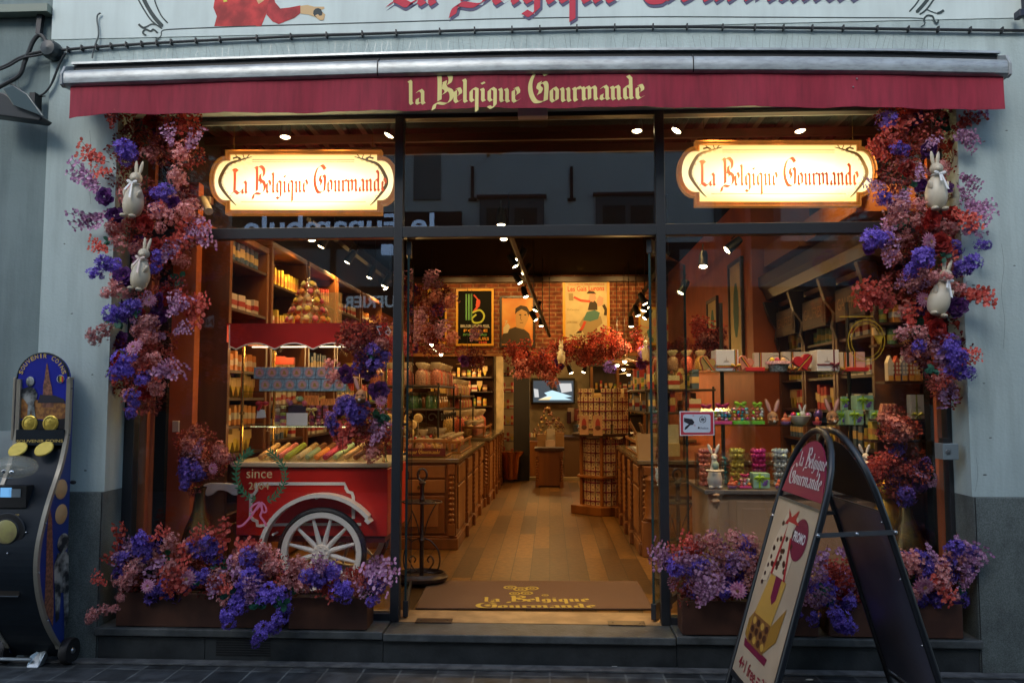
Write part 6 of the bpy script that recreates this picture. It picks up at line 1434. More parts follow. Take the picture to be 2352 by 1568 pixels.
# clear scoop boxes further along
for j in range(4):
    m = MB(); y = 3.0+j*.26; X0, X1 = -1.6,-1.2; m.prism([(X0,y,ZCT+.12),(X1,y,ZCT+.12),(X1,y,ZCT+.2),(X0,y,ZCT+.32)], (0,.22,0)); t = thing('scoop_bin', (-1.4,y,ZCT), f'clear slanted scoop bin of wrapped chocolates on the left counter, {ORD[j]} from the door', 'bin', 'scoop bins on the left counter'); m.build('case', CLR, t)
    m = MB(); 
    for q in range(30): m.ball((rnd(X0+.03,X1-.02),y+rnd(.02,.2),ZCT+.13+rnd(0,.03)), rnd(.012,.02), 6, 4, mi=q%3)
    m.build('wrapped_chocolates', [mat('fill gold', (.48,.3,.1), .4), mat('foil red', (.5,.03,.03), .26), mat('foil silver', (.42,.44,.45), .26)], t)['kind'] = 'stuff'
# ---- generic packets / boxes for shelves
BM = [mat('pk cream', (.62,.42,.18), .5), mat('pk orange', (.60,.24,.05), .5), mat('pk red', (.42,.04,.03), .5), mat('pk brown', (.16,.06,.03), .5), mat('pk yellow', (.60,.42,.05), .5), mat('pk white', (.62,.55,.42), .5), mat('pk green', (.16,.24,.06), .5), mat('pk blue', (.07,.12,.2), .5)]
BN = ['yellow cone','orange carton','red box','brown tin','yellow box','white box','green tin','blue book']
def box_proto(sx,sy,sz,mi,mj,nm='packet'):
    t = thing(nm, (0,0,0), 'x', 'packet'); m = MB(); m.box(-sx/2,sx/2,-sy/2,sy/2,0,sz); m.build('carton', BM[mi], t, bevel=.002)
    m = MB(); m.box(-sx/2-.001,sx/2+.001,-sy/2-.001,sy/2+.001,sz*.3,sz*.62); m.build('label_band', BM[mj], t); return t
def tin_proto(r,h,mi,mj,nm):
    t = thing(nm, (0,0,0), 'x', 'tin'); m = MB(); m.lathe([(0,0),(r,0),(r,h*.82),(r*.9,h*.84),(r*1.02,h*.85),(r*1.02,h*.97),(0,h)], (0,0,0), 14); m.build('body', BM[mi], t)
    m = MB(); m.lathe([(r+.001,h*.25),(r+.001,h*.6)], (0,0,0), 14); m.build('label_band', BM[mj], t); return t
def cone_proto(w_,h,mi,mj,nm):   # pointed cellophane cone with header card
    t = thing(nm, (0,0,0), 'x', 'sweet cone'); m = MB(); m.prism([(-w_/2,-.01,h*.55),(w_/2,-.01,h*.55),(0,-.01,0)], (0,.03,0)); m.build('cone', BM[mi], t)
    m = MB(); m.box(-w_*.62,w_*.62,-.014,.024,h*.551,h); m.build('header_card', BM[mj], t); return t
PR = [(cone_proto(.075,.17,4,0,'sweet_cone'),0),(box_proto(.06,.10,.14,1,5,'praline_carton'),1),(box_proto(.05,.10,.20,2,0,'tall_box'),2),(tin_proto(.042,.11,3,0,'cocoa_tin'),3),(box_proto(.05,.08,.15,4,1,'nougat_box'),4),(box_proto(.10,.10,.12,5,2,'waffle_box'),5),(tin_proto(.036,.13,6,4,'sweets_tin'),6),(box_proto(.06,.1,.18,7,0,'gift_book'),7)]
for (t_,_),c_ in zip(PR,('sweet cone','carton','box','tin','nougat box','waffle box','tin','book')): t_['category'] = c_
pu = set()
def put_pkt(k, loc, rz, label, group, s=1.0, tilt=0):
    pr, _ = PR[k]; o = pr if k not in pu else dup(pr); pu.add(k); o.location = loc; o.rotation_euler = (tilt,0,rz); o.scale = (s*rnd(.93,1.07),s,s*rnd(.8,1.12)); o['label'] = label; o['group'] = group
def bay(face, X, y0, y1, ztop, zsh, label, seed, dens=1.0, wood=WOOD, pal=None, arch=False):
    """tall wall case; face=+1 opens towards +x (left wall), -1 towards -x"""
    random.seed(seed); dep = .30; t = thing('wall_case', (X-face*dep/2,(y0+y1)/2,zF), label, 'shelf case'); xb = X-face*dep
    lo, hi = min(X,xb), max(X,xb)
    m = MB(); m.box(lo,hi,y0,y0+.045,zF,ztop); m.build('side_post', wood, t, bevel=.004)
    m = MB(); m.box(lo,hi,y1-.045,y1,zF,ztop); m.build('side_post', wood, t, bevel=.004)
    m = MB(); m.box(min(xb,xb+face*.015),max(xb,xb+face*.015),y0+.046,y1-.046,zF,ztop-.03); m.build('back_panel', WOODD, t)
    m = MB(); m.box(lo-.0,hi+.0,y0-.0,y1+.0,ztop+.001,ztop+.05); m.build('cornice', wood, t, bevel=.01)
    m = MB(); m.box(lo,hi,y0+.046,y1-.046,zF+.02,zF+.55); m.build('base_cabinet', wood, t, bevel=.004)
    m = MB(); q0,q1 = (X+.001,X+.012) if face>0 else (X-.012,X-.001); m.box(q0,q1,y0+.09,y1-.09,zF+.1,zF+.48); m.build('base_door', WOODL if wood is WOOD else wood, t, bevel=.005)
    for i, z in enumerate(zsh):
        m = MB(); m.box(lo+.016,hi-.004,y0+.046,y1-.046,z-.02,z); m.build('shelf', WOODD, t)
        y = y0+.09; 
        k = (pal[i%len(pal)] if pal else random.randrange(8))
        while y < y1-.08:
            if random.random() < dens:
                sx,sy,sz = [(.05,.09,.17),(.06,.10,.14),(.05,.10,.20),(.08,.12,.10),(.05,.08,.15),(.10,.10,.12),(.07,.1,.11),(.06,.1,.18)][k]
                put_pkt(k, (X-face*.10, y, z+.001), -face*PI/2+face*rnd(-.15,.15), f'{BN[k]}, {ORD[i]} shelf up, {label}', f'{BN[k]} row, {ORD[i]} shelf of the {label}')
            y += [.085,.085,.075,.1,.075,.125,.09,.085][k]*rnd(.95,1.25)
            if not pal and random.random() < .16: k = random.randrange(8)
    return t
zb0 = [AZ(1041,.75,540),AZ(977,.75,540),AZ(913,.75,540),AZ(851,.75,540)]
bay(1,-2.28,.52,1.30,2.72,zb0+[zb0[-1]+.45,zb0[-1]+.8],'oak wall case nearest the glass on the left wall',1,pal=[0,1,0,1,5,7])
bay(1,-2.28,1.36,2.30,2.80,[.9,1.2,1.5,1.8,2.15,2.5],'second oak wall case from the glass on the left wall',2)
bay(1,-2.28,2.36,3.30,2.80,[.9,1.2,1.5,1.8,2.15,2.5],'third oak wall case from the glass on the left wall',3)
bay(1,-2.28,3.36,4.4,2.80,[1.2,1.5,1.8,2.15,2.5],'fourth oak wall case from the glass on the left wall',4)
bay(1,-2.28,4.46,5.6,2.80,[1.2,1.5,1.8,2.15,2.5],'fifth oak wall case from the glass on the left wall',5)
for j,(ya,yb2) in enumerate(((.50,1.22),(1.24,1.98),(2.0,2.72))):
    bay(-1,2.20,ya,yb2,2.42,[.72,.95,1.2,1.46,1.72,2.0],f'{["dark carved wall case nearest the glass","middle dark carved wall case","rearmost dark carved wall case"][j]} on the right wall',20+j,dens=1.0,wood=mat('walnut case', (.17,.065,.02), .4, col2=(.10,.035,.012), vs=5, stretch=(1,1,.15)))
CORN = mat('cornice walnut', (.030,.011,.004), .4, col2=(.018,.006,.002), vs=8, stretch=(1,.2,1))
cor = thing('carved_cornice', (2.1,1.5,2.47), 'heavy dark carved cornice running over the right wall cases', 'cornice')
m = MB(); m.prism([(2.20,.28,2.475),(2.10,.28,2.50),(2.07,.28,2.58),(2.03,.28,2.62),(2.03,.28,2.72),(2.5,.28,2.72),(2.5,.28,2.475)], (0,2.46,0)); m.build('moulding', CORN, cor)
for j in range(4):
    y = .36+j*.76; m = MB(); m.prism([(2.185,y,2.0),(2.15,y,2.1),(2.17,y,2.2),(2.10,y,2.3),(2.05,y,2.47),(2.186,y,2.47)], (0,.06,0)); m.build('console_bracket', CORN, cor, bevel=.006)
for j in range(3):
    y0_ = .50+j*.77; m = MB(); m.box(2.150,2.185,y0_,y0_+.56,2.12,2.36); q = m.build('carved_panel', CORN, cor, bevel=.006)
    m = MB(); m.box(2.146,2.1495,y0_+.04,y0_+.52,2.15,2.33); m.build('inlay', mat('inlay brown', (.06,.025,.009), .4), q)
    plain_text('GAUFRES', (2.1455,y0_+.49,2.20), (2.1455,y0_+.07,2.20), h=.09, m=mat('carved letter', (.30,.15,.05), .4), parent=q, depth=.002) 
for j in range(2):
    m = MB(); m.box(2.05,2.5,.34+j*1.2,1.40+j*1.2,2.80,2.98); m.build('crown_box', mat('inlay orange', (.30,.10,.02), .5), cor)
# things near the right edge: house boxes, big cream box, striped boxes
for j,(px,c_) in enumerate(((2046,(.62,.5,.3)),(2062,(.45,.08,.04)),(2078,(.3,.3,.3)),(2094,(.5,.12,.04)),(2108,(.62,.34,.08)),(2121,(.45,.08,.04)))):
    a = P(px-7,832,.30); c = P(px+7,874,.30); t = thing('house_box', Vector(((a.x+c.x)/2,.33,c.z)), f'gabled house shaped tin on the high shelf at the right edge, {ORD[j]} from the left', 'tin', 'house shaped tins at the right edge')
    m = MB(); m.prism([(a.x,.30,c.z),(c.x,.30,c.z),(c.x,.30,a.z),((a.x+c.x)/2,.30,a.z+.045),(a.x,.30,a.z)], (0,.05,0)); m.build('facade', mat('house%d'%j, c_, .5), t)
    m = MB()
    for r in range(3):
        for q in range(2): x = a.x+.008+q*.02; z = c.z+.045+r*.028; m.box(x,x+.012,.2985,.2999,z,z+.018)
    m.build('window', mat('house window', (.65,.55,.35), .5), t)
    m = MB(); m.box(a.x+.002,c.x-.002,.298,.2999,c.z,c.z+.034); m.build('shopfront', mat('house front orange', (.62,.28,.04), .5), t)
m = MB(); a = P(2030,875,.29); c = P(2127,875,.29); m.box(a.x,c.x,.28,.42,a.z-.016,a.z); single('small_shelf', m, WOODD, 'short dark shelf carrying the house shaped tins', 'shelf')
m = MB(); a = P(2014,962,.29); c = P(2128,962,.29); m.box(a.x,c.x,.28,.42,a.z-.016,a.z); single('small_shelf', m, WOODD, 'short dark shelf under the tall cream box at the right edge', 'shelf')
ribboned(2091,2127,906,961,.30,.06,WB,'tall cream box with green and orange ribbon at the right edge of the window',rib=mat('olive ribbon', (.3,.3,.03), .4),vx=.35,hy=.80)
for j in range(4): bx(2020+j*9,2027+j*9,926,961,.31,.05,'striped_packet',mat('striped packet', (.55,.26,.14), .5, col2=(.35,.06,.05), vs=30, stretch=(1,1,5)),f'leaning striped chocolate packet left of the tall cream box, {ORD[j]} from the left','packet',rot=.25,group='striped packets at the right edge')
for r_,(py,px0,px1) in enumerate(((1010,2000,2128),(790,2014,2128),(740,2020,2128))):
    a = at(px0,py,.36); c = at(px1,py,.36); m = MB(); m.box(a.x,c.x,.36,.49,a.z-.016,a.z); single('small_shelf', m, WOODD, f'short dark shelf of sweets at the right edge, {["below the cream box","just above the house tins","highest one"][r_]}', 'shelf')
    x = a.x+.04; k = r_
    while x < c.x-.04: put_pkt([4,0,6,1,2,3][k%6], (x,.42,a.z+.001), 0, f'{BN[[4,0,6,1,2,3][k%6]]} on the short shelf {["below the cream box","above the house tins","highest at the right edge"][r_]}', f'goods on short shelf {r_+1} at the right edge', .8); x += .085; k += 1
# ---- carousel with cream boxes
cx0, cy0 = .66, 4.75
ca = thing('box_carousel', (cx0,cy0,zF), 'hexagonal oak carousel with tiers of cream chocolate boxes on the right of the aisle', 'display carousel')
def hexp(r, z): return [(cx0+r*math.cos(k*PI/3+.35), cy0+r*math.sin(k*PI/3+.35), z) for k in range(6)]
for (r,z,h,nm,m_) in ((.44,zF,.10,'base',WOOD),(.36,zF+.42,.03,'tier',WOOD),(.42,AZ(1003,4.4,1380),.035,'top_shelf',WOODD)):
    m = MB(); m.prism(hexp(r,z), (0,0,h)); m.build(nm, m_, ca, bevel=.006)
for k in range(6): p = hexp(.30,0)[k]; m = MB(); m.tube([(p[0],p[1],zF+.1),(p[0],p[1],AZ(1003,4.4,1380))], .022, 8); m.build('post', WOOD, ca)
zt3 = AZ(1003,4.4,1380)+.036
bxp = thing('praline_box', (0,0,0), 'x', 'chocolate box', 'cream praline boxes with wine ribbon on the carousel')
m = MB(); m.box(-.055,.055,0,.05,0,.105); m.build('carton', mat('praline cream', (.60,.44,.24), .5), bxp, bevel=.002)
m = MB()
for i in range(3):
    for j in range(3): m.lathe([(0,-.0015),(.009,-.0015)], (-.034+i*.034,0,.022+j*.031), 7, axis='Y', mi=0)
m.build('praline_print', mat('praline brown', (.12,.04,.02), .5), bxp)
m = MB(); m.box(-.007,.007,-.004,-.002,0,.105); m.box(-.055,.055,-.0062,-.0042,.046,.060); m.ball((0,-.01,.053), (.02,.008,.012), 8, 5); m.build('ribbon', mat('wine ribbon', (.16,.015,.03), .4), bxp)
ff = True
def put_praline(x,y,z,rz,lb):
    global ff
    o = bxp if ff else dup(bxp); ff = False; o.location = (x,y,z); o.rotation_euler = (0,0,rz); o['label'] = lb
for (zb2, nrow, R, lb) in ((zF+.101,3,.27,'lower tier'),(zF+.451,int((zt3-.036-zF-.45)/.108),.26,'middle tier'),(zt3,5,.31,'tall stack on top')):
    for row in range(nrow):
        for k in range(20):
            a = -PI*1.02+k*PI*1.04/19*1.0 if False else PI+.15+k*(PI*.98)/13
            if k > 13: continue
            if row == 4 and k in (2,5,9): continue
            if (k*7+row*3) % 9 == 4: continue
            put_praline(cx0+R*math.cos(a), cy0+R*math.sin(a), zb2+row*.107, a+PI/2+rnd(-.12,.12), f'ribboned praline box, carousel {lb}, {ORD[row]} layer up, {ORD[k]} from left')
m = MB(); m.lathe([(.0,0),(.23,0),(.23,.48),(0,.48)], (cx0,cy0,zt3), 12); single('carousel_core', m, mat('pk cream', (.5,.3,.1)), 'pale cardboard core behind the boxes on top of the carousel', 'core')
def card_poster(px0,px1,py0,py1,Y,label,rot=0,c1=(.62,.34,.18)):
    a = P(px0,py0,Y); c = P(px1,py1,Y); t = thing('leaflet_card', Vector(((a.x+c.x)/2,Y,c.z)), label, 'card'); M_ = Matrix.Translation(t.location)@Matrix.Rotation(rot,4,'Y')@Matrix.Translation(-Vector(t.location))
    m = MB(); m.M = M_; m.box(a.x,c.x,Y,Y+.006,c.z,a.z); m.build('card', mat('card %.2f'%c1[1], c1, .5), t)
    W = c.x-a.x; H = a.z-c.z; m = MB(); m.M = M_; q = Vector(((a.x+c.x)/2,Y-.002,c.z+H*.55)); m.ball(q, (W*.26,.001,H*.3), 12, 8); m.ball(q+Vector((0,-.001,-H*.16)), (W*.3,.001,H*.12), 10, 6, mi=1); m.build('printed_cone', [mat('card red', (.42,.05,.03), .5), mat('card brown', (.14,.05,.02), .5)], t)
card_poster(1331,1352,954,998,4.22,'left one of two rose cards with printed sweets leaning on the carousel'); card_poster(1362,1384,954,1000,4.22,'right one of two rose cards with printed sweets leaning on the carousel')
card_poster(1551,1578,846,894,2.3,'cream poster card with red cone standing on top of the right rack',-.12,(.62,.42,.18)); card_poster(1568,1587,900,950,2.3,'orange and red card below the cream poster card',0,(.55,.18,.05))
# ---- right rack on the right counter
zc1, zc2 = AZ(946,2.3,1500), AZ(893,2.3,1500)
rack(.86,1.5,2.25,3.9,[zc1,zc2],'black two-shelf rack of tall bags standing on the right counter')
for j in range(8):
    for i in range(3):
        if i == 2 and j > 3: continue
        for q,z in ((0,zc1),(1,zc2)):
            put_pkt([7,2,5,7,0,6][(i+j*2+q)%6], (.92+i*.2, 2.32+j*.2, z+.001), rnd(-.2,.2), f'tall packet on the {["lower","upper"][q]} shelf of the right rack', f'tall packets on the {["lower","upper"][q]} shelf of the right rack', 1.0)
for j in range(8): put_bag(j%4, (1.0+(j%4)*.13, 2.3+(j//4)*.12, zc2+.17), .8, 'glossy sweet bag on top of the right rack', 'sweet bags on top of the right rack')
crate(.84,1.02,2.35,3.8,ZCR,.14,'oak crate along the aisle edge of the right counter',False)
ib = thing('paper_ice_bucket', Vector((at(1484,1050,2.25).x,2.25,ZCR)), 'tapered cream paper bucket of brown gift sticks on the front corner of the right counter', 'bucket'); p = ib.location
m = MB(); m.add([p+Vector(v) for v in ((-.07,-.07,0),(.07,-.07,0),(.07,.07,0),(-.07,.07,0),(-.09,-.09,.23),(.09,-.09,.23),(.09,.09,.23),(-.09,.09,.23))], [(0,3,2,1),(0,1,5,4),(1,2,6,5),(2,3,7,6),(3,0,4,7)]); m.build('bucket', mat('bucket cream', (.46,.30,.15), .5), ib)
random.seed(9)
for k in range(9): m = MB(); a = rnd(0,6.28); m.tube([p+Vector((.03*math.cos(a),.03*math.sin(a),.12)), p+Vector((.12*math.cos(a)-.03,.08*math.sin(a),.30+rnd(0,.06)))], .009, 5); m.build('gift_stick', mat('stick brown', (.22,.10,.03), .6), ib)
for k,(px0,px1,py0,py1,c_) in enumerate(((1518,1560,975,1048,5),(1520,1562,1018,1048,0))): bx(px0,px1,py0,py1,2.2+k*-.04,.05,'display_card',BM[c_],['tall pale printed bag on the right counter behind the mullion','low cream printed box on the right counter'][k],'card')
for j,z in enumerate((1.42,1.66,1.90)):
    a = at(985,900,8.1).x; c = at(1130,900,8.1).x; m = MB(); m.box(a,c,8.0,8.23,z-.02,z); single('back_shelf', m, WOODD, f'{["lower","middle","upper"][j]} dark shelf of sweets on the panelling at the back left', 'shelf')
    for i in range(11): put_pkt([0,4,1,3,2,6,5,1,0,4,3][(i*2+j)%11], (a+.06+i*.088, 8.08, z+.001), rnd(-.2,.2), f'{BN[[0,4,1,3,2,6,5,1,0,4,3][(i*2+j)%11]]} on the {["lower","middle","upper"][j]} shelf of the back left panelling', f'goods on the back left panelling, shelf {j+1}', .95)
# ---- back room
bc = thing('small_cabinet', (-.0+at(1262,1080,7.4).x,7.4,zF), 'small oak cabinet with turned corners in the middle of the back of the shop', 'cabinet'); p = bc.location; hz = AZ(1028,7.4,1262)-zF
m = MB(); m.box(p.x-.20,p.x+.20,7.3,7.7,zF+.02,zF+hz-.04); m.build('carcass', WOOD, bc); m = MB(); m.box(p.x-.23,p.x+.23,7.26,7.72,zF+hz-.039,zF+hz); m.build('top', WOODD, bc)
m = MB(); spindle(m, p.x-.19, 7.28, zF, zF+hz-.05, .025); m.build('turned_post', WOOD, bc); m = MB(); spindle(m, p.x+.19, 7.28, zF, zF+hz-.05, .025); m.build('turned_post', WOOD, bc)
def paper_bag(px0,px1,py1,Y,h,m_,label):
    a = P(px0,py1,Y); c = P(px1,py1,Y); t = thing('paper_bag', Vector(((a.x+c.x)/2,Y,a.z)), label, 'paper bag'); m = MB(); m.box(a.x,c.x,Y,Y+.08,a.z,a.z+h); m.build('bag', m_, t); m = MB(); xm = (a.x+c.x)/2; m.tube([(xm+.03*math.cos(k*PI/8),Y,a.z+h+.06*math.sin(k*PI/8)) for k in range(9)], .004, 4); m.build('handle', m_, t)
KR = mat('kraft', (.38,.22,.09), .7)
paper_bag(1234,1254,1026,7.35,.20,KR,'kraft paper bag on the left of the small back cabinet'); paper_bag(1276,1296,1026,7.35,.22,KR,'kraft paper bag on the right of the small back cabinet'); paper_bag(1256,1275,1024,7.42,.26,BM[5],'pale printed bag in the middle of the small back cabinet')
bx(1253,1275,1010,1026,7.27,.01,'small_notice',mat('notice pale', (.6,.45,.35), .6),'small pale notice card on the front edge of the small back cabinet','card')
Yt = YB+3.0
tv = thing('wall_screen', at(1270,928,Yt), 'wide lit wall screen showing a pale road scene in the back room', 'screen')
m = MB(); a = at(1221,868,Yt); c = at(1321,927,Yt); m.box(a.x,c.x,Yt-.06,Yt-.0,c.z,a.z); m.build('bezel', BLACK, tv, bevel=.01)
m = MB(); Ys = Yt-.062; cols5 = [emis('screen dark', (.03,.04,.05), 1), emis('screen blue', (.45,.65,.75), .75), emis('screen sand', (.8,.6,.35), .8), emis('screen black', (.01,.01,.01), .5), emis('screen grey', (.5,.5,.5), .7)]
m.poly([at(x,y,Ys) for x,y in ((1225,923),(1317,923),(1317,874),(1225,874))], 0)
blob(m, [(1236,918),(1258,908),(1284,908),(1314,918)], Ys-.001, 1); blob(m, [(1250,902),(1268,896),(1282,900),(1314,910),(1300,912),(1262,912)], Ys-.002, 1)
blob(m, [(1236,918),(1252,912),(1268,910),(1262,918)], Ys-.003, 2); blob(m, [(1226,892),(1236,894),(1238,912),(1228,912)], Ys-.002, 4); blob(m, [(1258,880),(1274,880),(1282,900),(1266,898)], Ys-.0015, 3); blob(m, [(1284,880),(1312,880),(1314,898),(1290,902)], Ys-.0015, 4)
m.build('picture', cols5, tv)
# sales desk
sd_ = thing('sales_desk', (at(1310,1050,9.2).x,9.2,zF), 'dark sales desk in the back room below the screen', 'desk')
m = MB(); m.box(at(1296,1050,9.0).x, at(1440,1050,9.0).x, 9.0,9.5,zF,AZ(1006,9.0,1320)); m.build('desk_body', mat('desk brown', (.10,.045,.015), .5), sd_); m = MB(); m.box(at(1292,1050,9.0).x, at(1440,1050,9.0).x, 8.96,9.54,AZ(1006,9.0,1320)+.001,AZ(1002,9.0,1320)); m.build('desk_top', WOODD, sd_)
sd2 = thing('display_counter', (at(1230,1050,9.2).x,9.2,zF), 'low sweets counter with small pastel cakes in the back room left of the cabinet', 'counter')
m = MB(); m.box(at(1214,1050,9.0).x, at(1236,1050,9.0).x, 9.0,9.4,zF,AZ(1014,9.0,1225)); m.build('body', WOOD, sd2)
for k,px in enumerate((1216,1221,1227,1233)): m = MB(); p = at(px,1003,9.1); m.lathe([(0,0),(.02,0),(.02,.06),(0,.07)], p, 8); m.build('cake', BM[(k*3+2)%8], sd2)
rg = thing('cash_register', at(1330,1000,9.1), 'cash register with lit teal display on the sales desk', 'register'); 
m = MB(); a = at(1318,976,9.1); c = at(1340,1002,9.1); m.box(a.x,c.x,9.1,9.3,c.z,a.z); m.build('housing', BLACK, rg); m = MB(); a = at(1328,975,9.09); c = at(1337,981,9.09); m.box(a.x,c.x,9.085,9.099,c.z,a.z); m.build('display', emis('teal display', (.1,.7,.6), 1.0), rg)
bx(1317,1336,984,998,8.98,.01,'price_slate',mat('slate black', (.02,.02,.02), .6),'small black price slate on the sales desk','slate')
def bushy(px,py,Y,s,label,name='gift_tree',n=70):
    p = at(px,py,Y); t = thing(name, p, label, 'sweet tree'); random.seed(px); m = MB()
    for k in range(n): a = rnd(0,6.28); h = rnd(.05,1); r = (1-h)*.32*s+.03; m.ball(p+Vector((r*math.cos(a),r*math.sin(a)*.6,h*.6*s)), rnd(.012,.03)*s*1.3, 6, 4, mi=k%3)
    m.build('wrapped_sweets', [BM[3],BM[3],mat('dull gold wrap', (.30,.18,.04), .5)], t)['kind'] = 'stuff'; m = MB(); m.lathe([(0,0),(.1*s,0),(.08*s,.1*s),(0,.1*s)], p, 10); m.build('pot', KR, t)
bushy(1258,1000,8.9,.8,'pyramid of gold wrapped sweets on the back counter'); bushy(1278,998,9.1,.55,'smaller pyramid of gold sweets beside the larger one')
bx(1319,1342,938,966,Yt-.1,.05,'red_handbag',mat('wine leather', (.25,.04,.03), .5),'dark red bag hanging on the back wall right of the screen','bag')
bx(1302,1312,945,972,Yt-.1,.03,'apron',mat('plum cloth', (.06,.015,.03), .8),'plum apron hanging on the back wall under the screen','apron'); bx(1304,1318,936,968,Yt-.03,.003,'wall_notice',mat('notice pale', (.6,.45,.35), .6),'pale notice pinned to the back wall','notice')
# shelf case in the back room
Yk = YB+2.6
wk = thing('back_shelf_case', at(1400,1000,Yk), 'orange oak shelf case with boxes on the back room wall', 'shelf case')
for px in (1356,1416,1476): m = MB(); a = at(px,830,Yk); m.box(a.x,a.x+.05,Yk-.02,Yk+.3,zF,at(px,832,Yk).z); m.build('post', WOODL, wk)
m = MB(); a = at(1354,832,Yk); c = at(1482,838,Yk); m.box(a.x,c.x,Yk-.04,Yk+.3,c.z-.03,a.z); m.build('cornice', WOODD, wk); m = MB(); m.box(a.x+.01,c.x,Yk+.3,Yk+.32,zF,a.z-.05); m.build('back_panel', WOODD, wk)
for j,py in enumerate((894,922,950)):
    z = at(1400,py,Yk).z; m = MB(); m.box(a.x+.06,c.x,Yk,Yk+.28,z-.02,z); m.build('shelf', WOODD, wk)
    for i in range(11): put_pkt([4,2,1,0,6,2,5,7,3,1,0][(i+j*3)%11], (a.x+.14+i*.095, Yk+.1, z+.001), rnd(-.3,.3), f'{BN[[4,2,1,0,6,2,5,7,3,1,0][(i+j*3)%11]]} on the {["top","middle","lowest"][j]} visible shelf of the back room case', f'boxes on the back room case, {["top","middle","lowest"][j]} shelf', .85)
# hanging copper pot and racks at the far left of the aisle
cb = thing('copper_kettle', at(1172,1095,8.0), 'copper kettle on a dark stand at the back left of the aisle', 'kettle'); p = cb.location
m = MB(); m.lathe([(.12,.0),(.16,.35),(.22,.42),(.23,.45),(.2,.45),(0,.38)], (p.x,p.y,zF+.05), 18); m.build('bowl', mat('copper', (.55,.20,.07), .25, metal=.9), cb)
wr = thing('wall_rack', at(1158,1000,8.6), 'tall narrow rack of red and white packs behind the pale post', 'rack'); a = at(1152,890,8.6); c = at(1180,1060,8.6)
for j in range(6): m = MB(); z = zF+.35+j*.28; m.box(a.x,c.x,8.55,8.75,z-.01,z); m.build('shelf', IRN, wr)
for j in range(6):
    for i in range(3): put_pkt([2,5,2,0][(i+j)%4], (a.x+.04+i*.07, 8.63, zF+.351+j*.28), 0, 'red and white pack on the narrow rack behind the pale post', 'packs on the narrow rack', .8)
# ================================================================ artificial flowers
def fmat(nm, c, c2, trl=.25, rough=.6): return mat(nm, c, rough, col2=c2, vs=70, trl=trl, rnd=.3, spec=.3)
F_BLUE = fmat('blossom blue', (.075,.035,.30), (.24,.15,.64)); F_CORAL = fmat('blossom coral', (.46,.12,.115), (.76,.38,.36))
F_RED = fmat('leaf scarlet', (.42,.035,.028), (.68,.15,.11)); F_MAUVE = fmat('leaf mauve', (.30,.11,.25), (.62,.36,.54))
F_PINK = fmat('petal pink', (.52,.14,.30), (.72,.40,.52)); F_PURP = fmat('petal purple', (.035,.010,.07), (.14,.03,.20)); F_ROSE = fmat('petal crimson', (.20,.010,.012), (.42,.03,.02))
F_DARK = fmat('leaf wine', (.085,.012,.018), (.24,.035,.03), .15); F_STEM = mat('stem brown', (.10,.03,.02), .7); F_GST = mat('stem green', (.16,.24,.04), .6); F_GRN = fmat('leaf green', (.015,.07,.045), (.04,.16,.10))
F_RUST = fmat('leaf rust', (.20,.025,.022), (.40,.08,.055), .15)
def basis(d):
    d = d.normalized(); a = d.cross(Vector((0,0,1))); 
    if a.length < .1: a = d.cross(Vector((1,0,0)))
    a.normalize(); return a, d.cross(a).normalized(), d
def star(m, c, d, r, n=5, mi=0, cup=.35):
    a, b, d = basis(d); ph = random.random()*6.28
    for k in range(n):
        t = ph+2*PI*k/n; e = a*math.cos(t)+b*math.sin(t); f = -a*math.sin(t)+b*math.cos(t)
        m.add([c, c+e*r*.55+f*r*.3+d*r*cup*.5, c+e*r+d*r*cup, c+e*r*.55-f*r*.3+d*r*cup*.5], [(0,1,2,3)], mi)
def oval(m, c, e, nrm, L, W, mi=0):
    e = e.normalized(); f = e.cross(nrm).normalized(); n = f.cross(e)
    m.add([c, c+e*L*.25+f*W*.42+n*L*.04, c+e*L*.7+f*W*.46+n*L*.02, c+e*L-n*L*.05, c+e*L*.7-f*W*.46+n*L*.02, c+e*L*.25-f*W*.42+n*L*.04], [(0,1,2,3,4,5)], mi)
def rv(): 
    v = Vector((random.gauss(0,1),random.gauss(0,1),random.gauss(0,1))); return v.normalized()
def P_blossom(R, n, r, seed):   # head of star flowers with thin green stalks
    random.seed(seed); m = MB()
    lobes = [rv()*R*.45 for _ in range(4)]
    for k in range(n):
        L_ = random.choice(lobes); d = rv(); d.y = -abs(d.y)*1.1 if random.random() < .8 else d.y; c = L_+d*R*random.uniform(.45,.68)
        star(m, c, (d+rv()*.35), r*random.uniform(.8,1.25), mi=0)
        if k%5 == 0: m.tube([c, L_*.3], .0009, 3, mi=1, caps=False)
    return m
def P_spray(n, L, lw, seed, droop=.25):   # stem with paired round leaves; grows along +x
    random.seed(seed); m = MB(); pts = []
    for i in range(7): t = i/6; pts.append(Vector((L*t, random.uniform(-.012,.012), -droop*L*t*t+random.uniform(-.006,.006))))
    m.tube(pts, [.0022]*4+[.0014]*3, 4, mi=1)
    subs = [(pts, n)]
    for s in (-1,1):
        for b0 in (.25,.5):
            o = pts[0].lerp(pts[-1], b0); q = [o, o+Vector((L*.25, random.uniform(-.02,.01), s*L*.18)), o+Vector((L*.45, random.uniform(-.02,.01), s*L*.26-.02))]; m.tube(q, .0013, 3, mi=1); subs.append((crom(q,3), max(3,n//2-(b0>.3))))
    for P_, k_ in subs:
        for i in range(k_):
            t = .12+.88*i/(k_-1); f = t*(len(P_)-1); j = min(int(f), len(P_)-2); c = P_[j].lerp(P_[j+1], f-j); d = (P_[j+1]-P_[j]).normalized()
            for s in (-1,1):
                e = (d*.5+Vector((0,random.uniform(-.7,.2),s))).normalized(); w_ = lw*random.uniform(.75,1.15)*(1-.3*t)
                oval(m, c, e, (Vector((0,-1,0))+rv()*.6).normalized(), w_*1.25, w_)
    return m
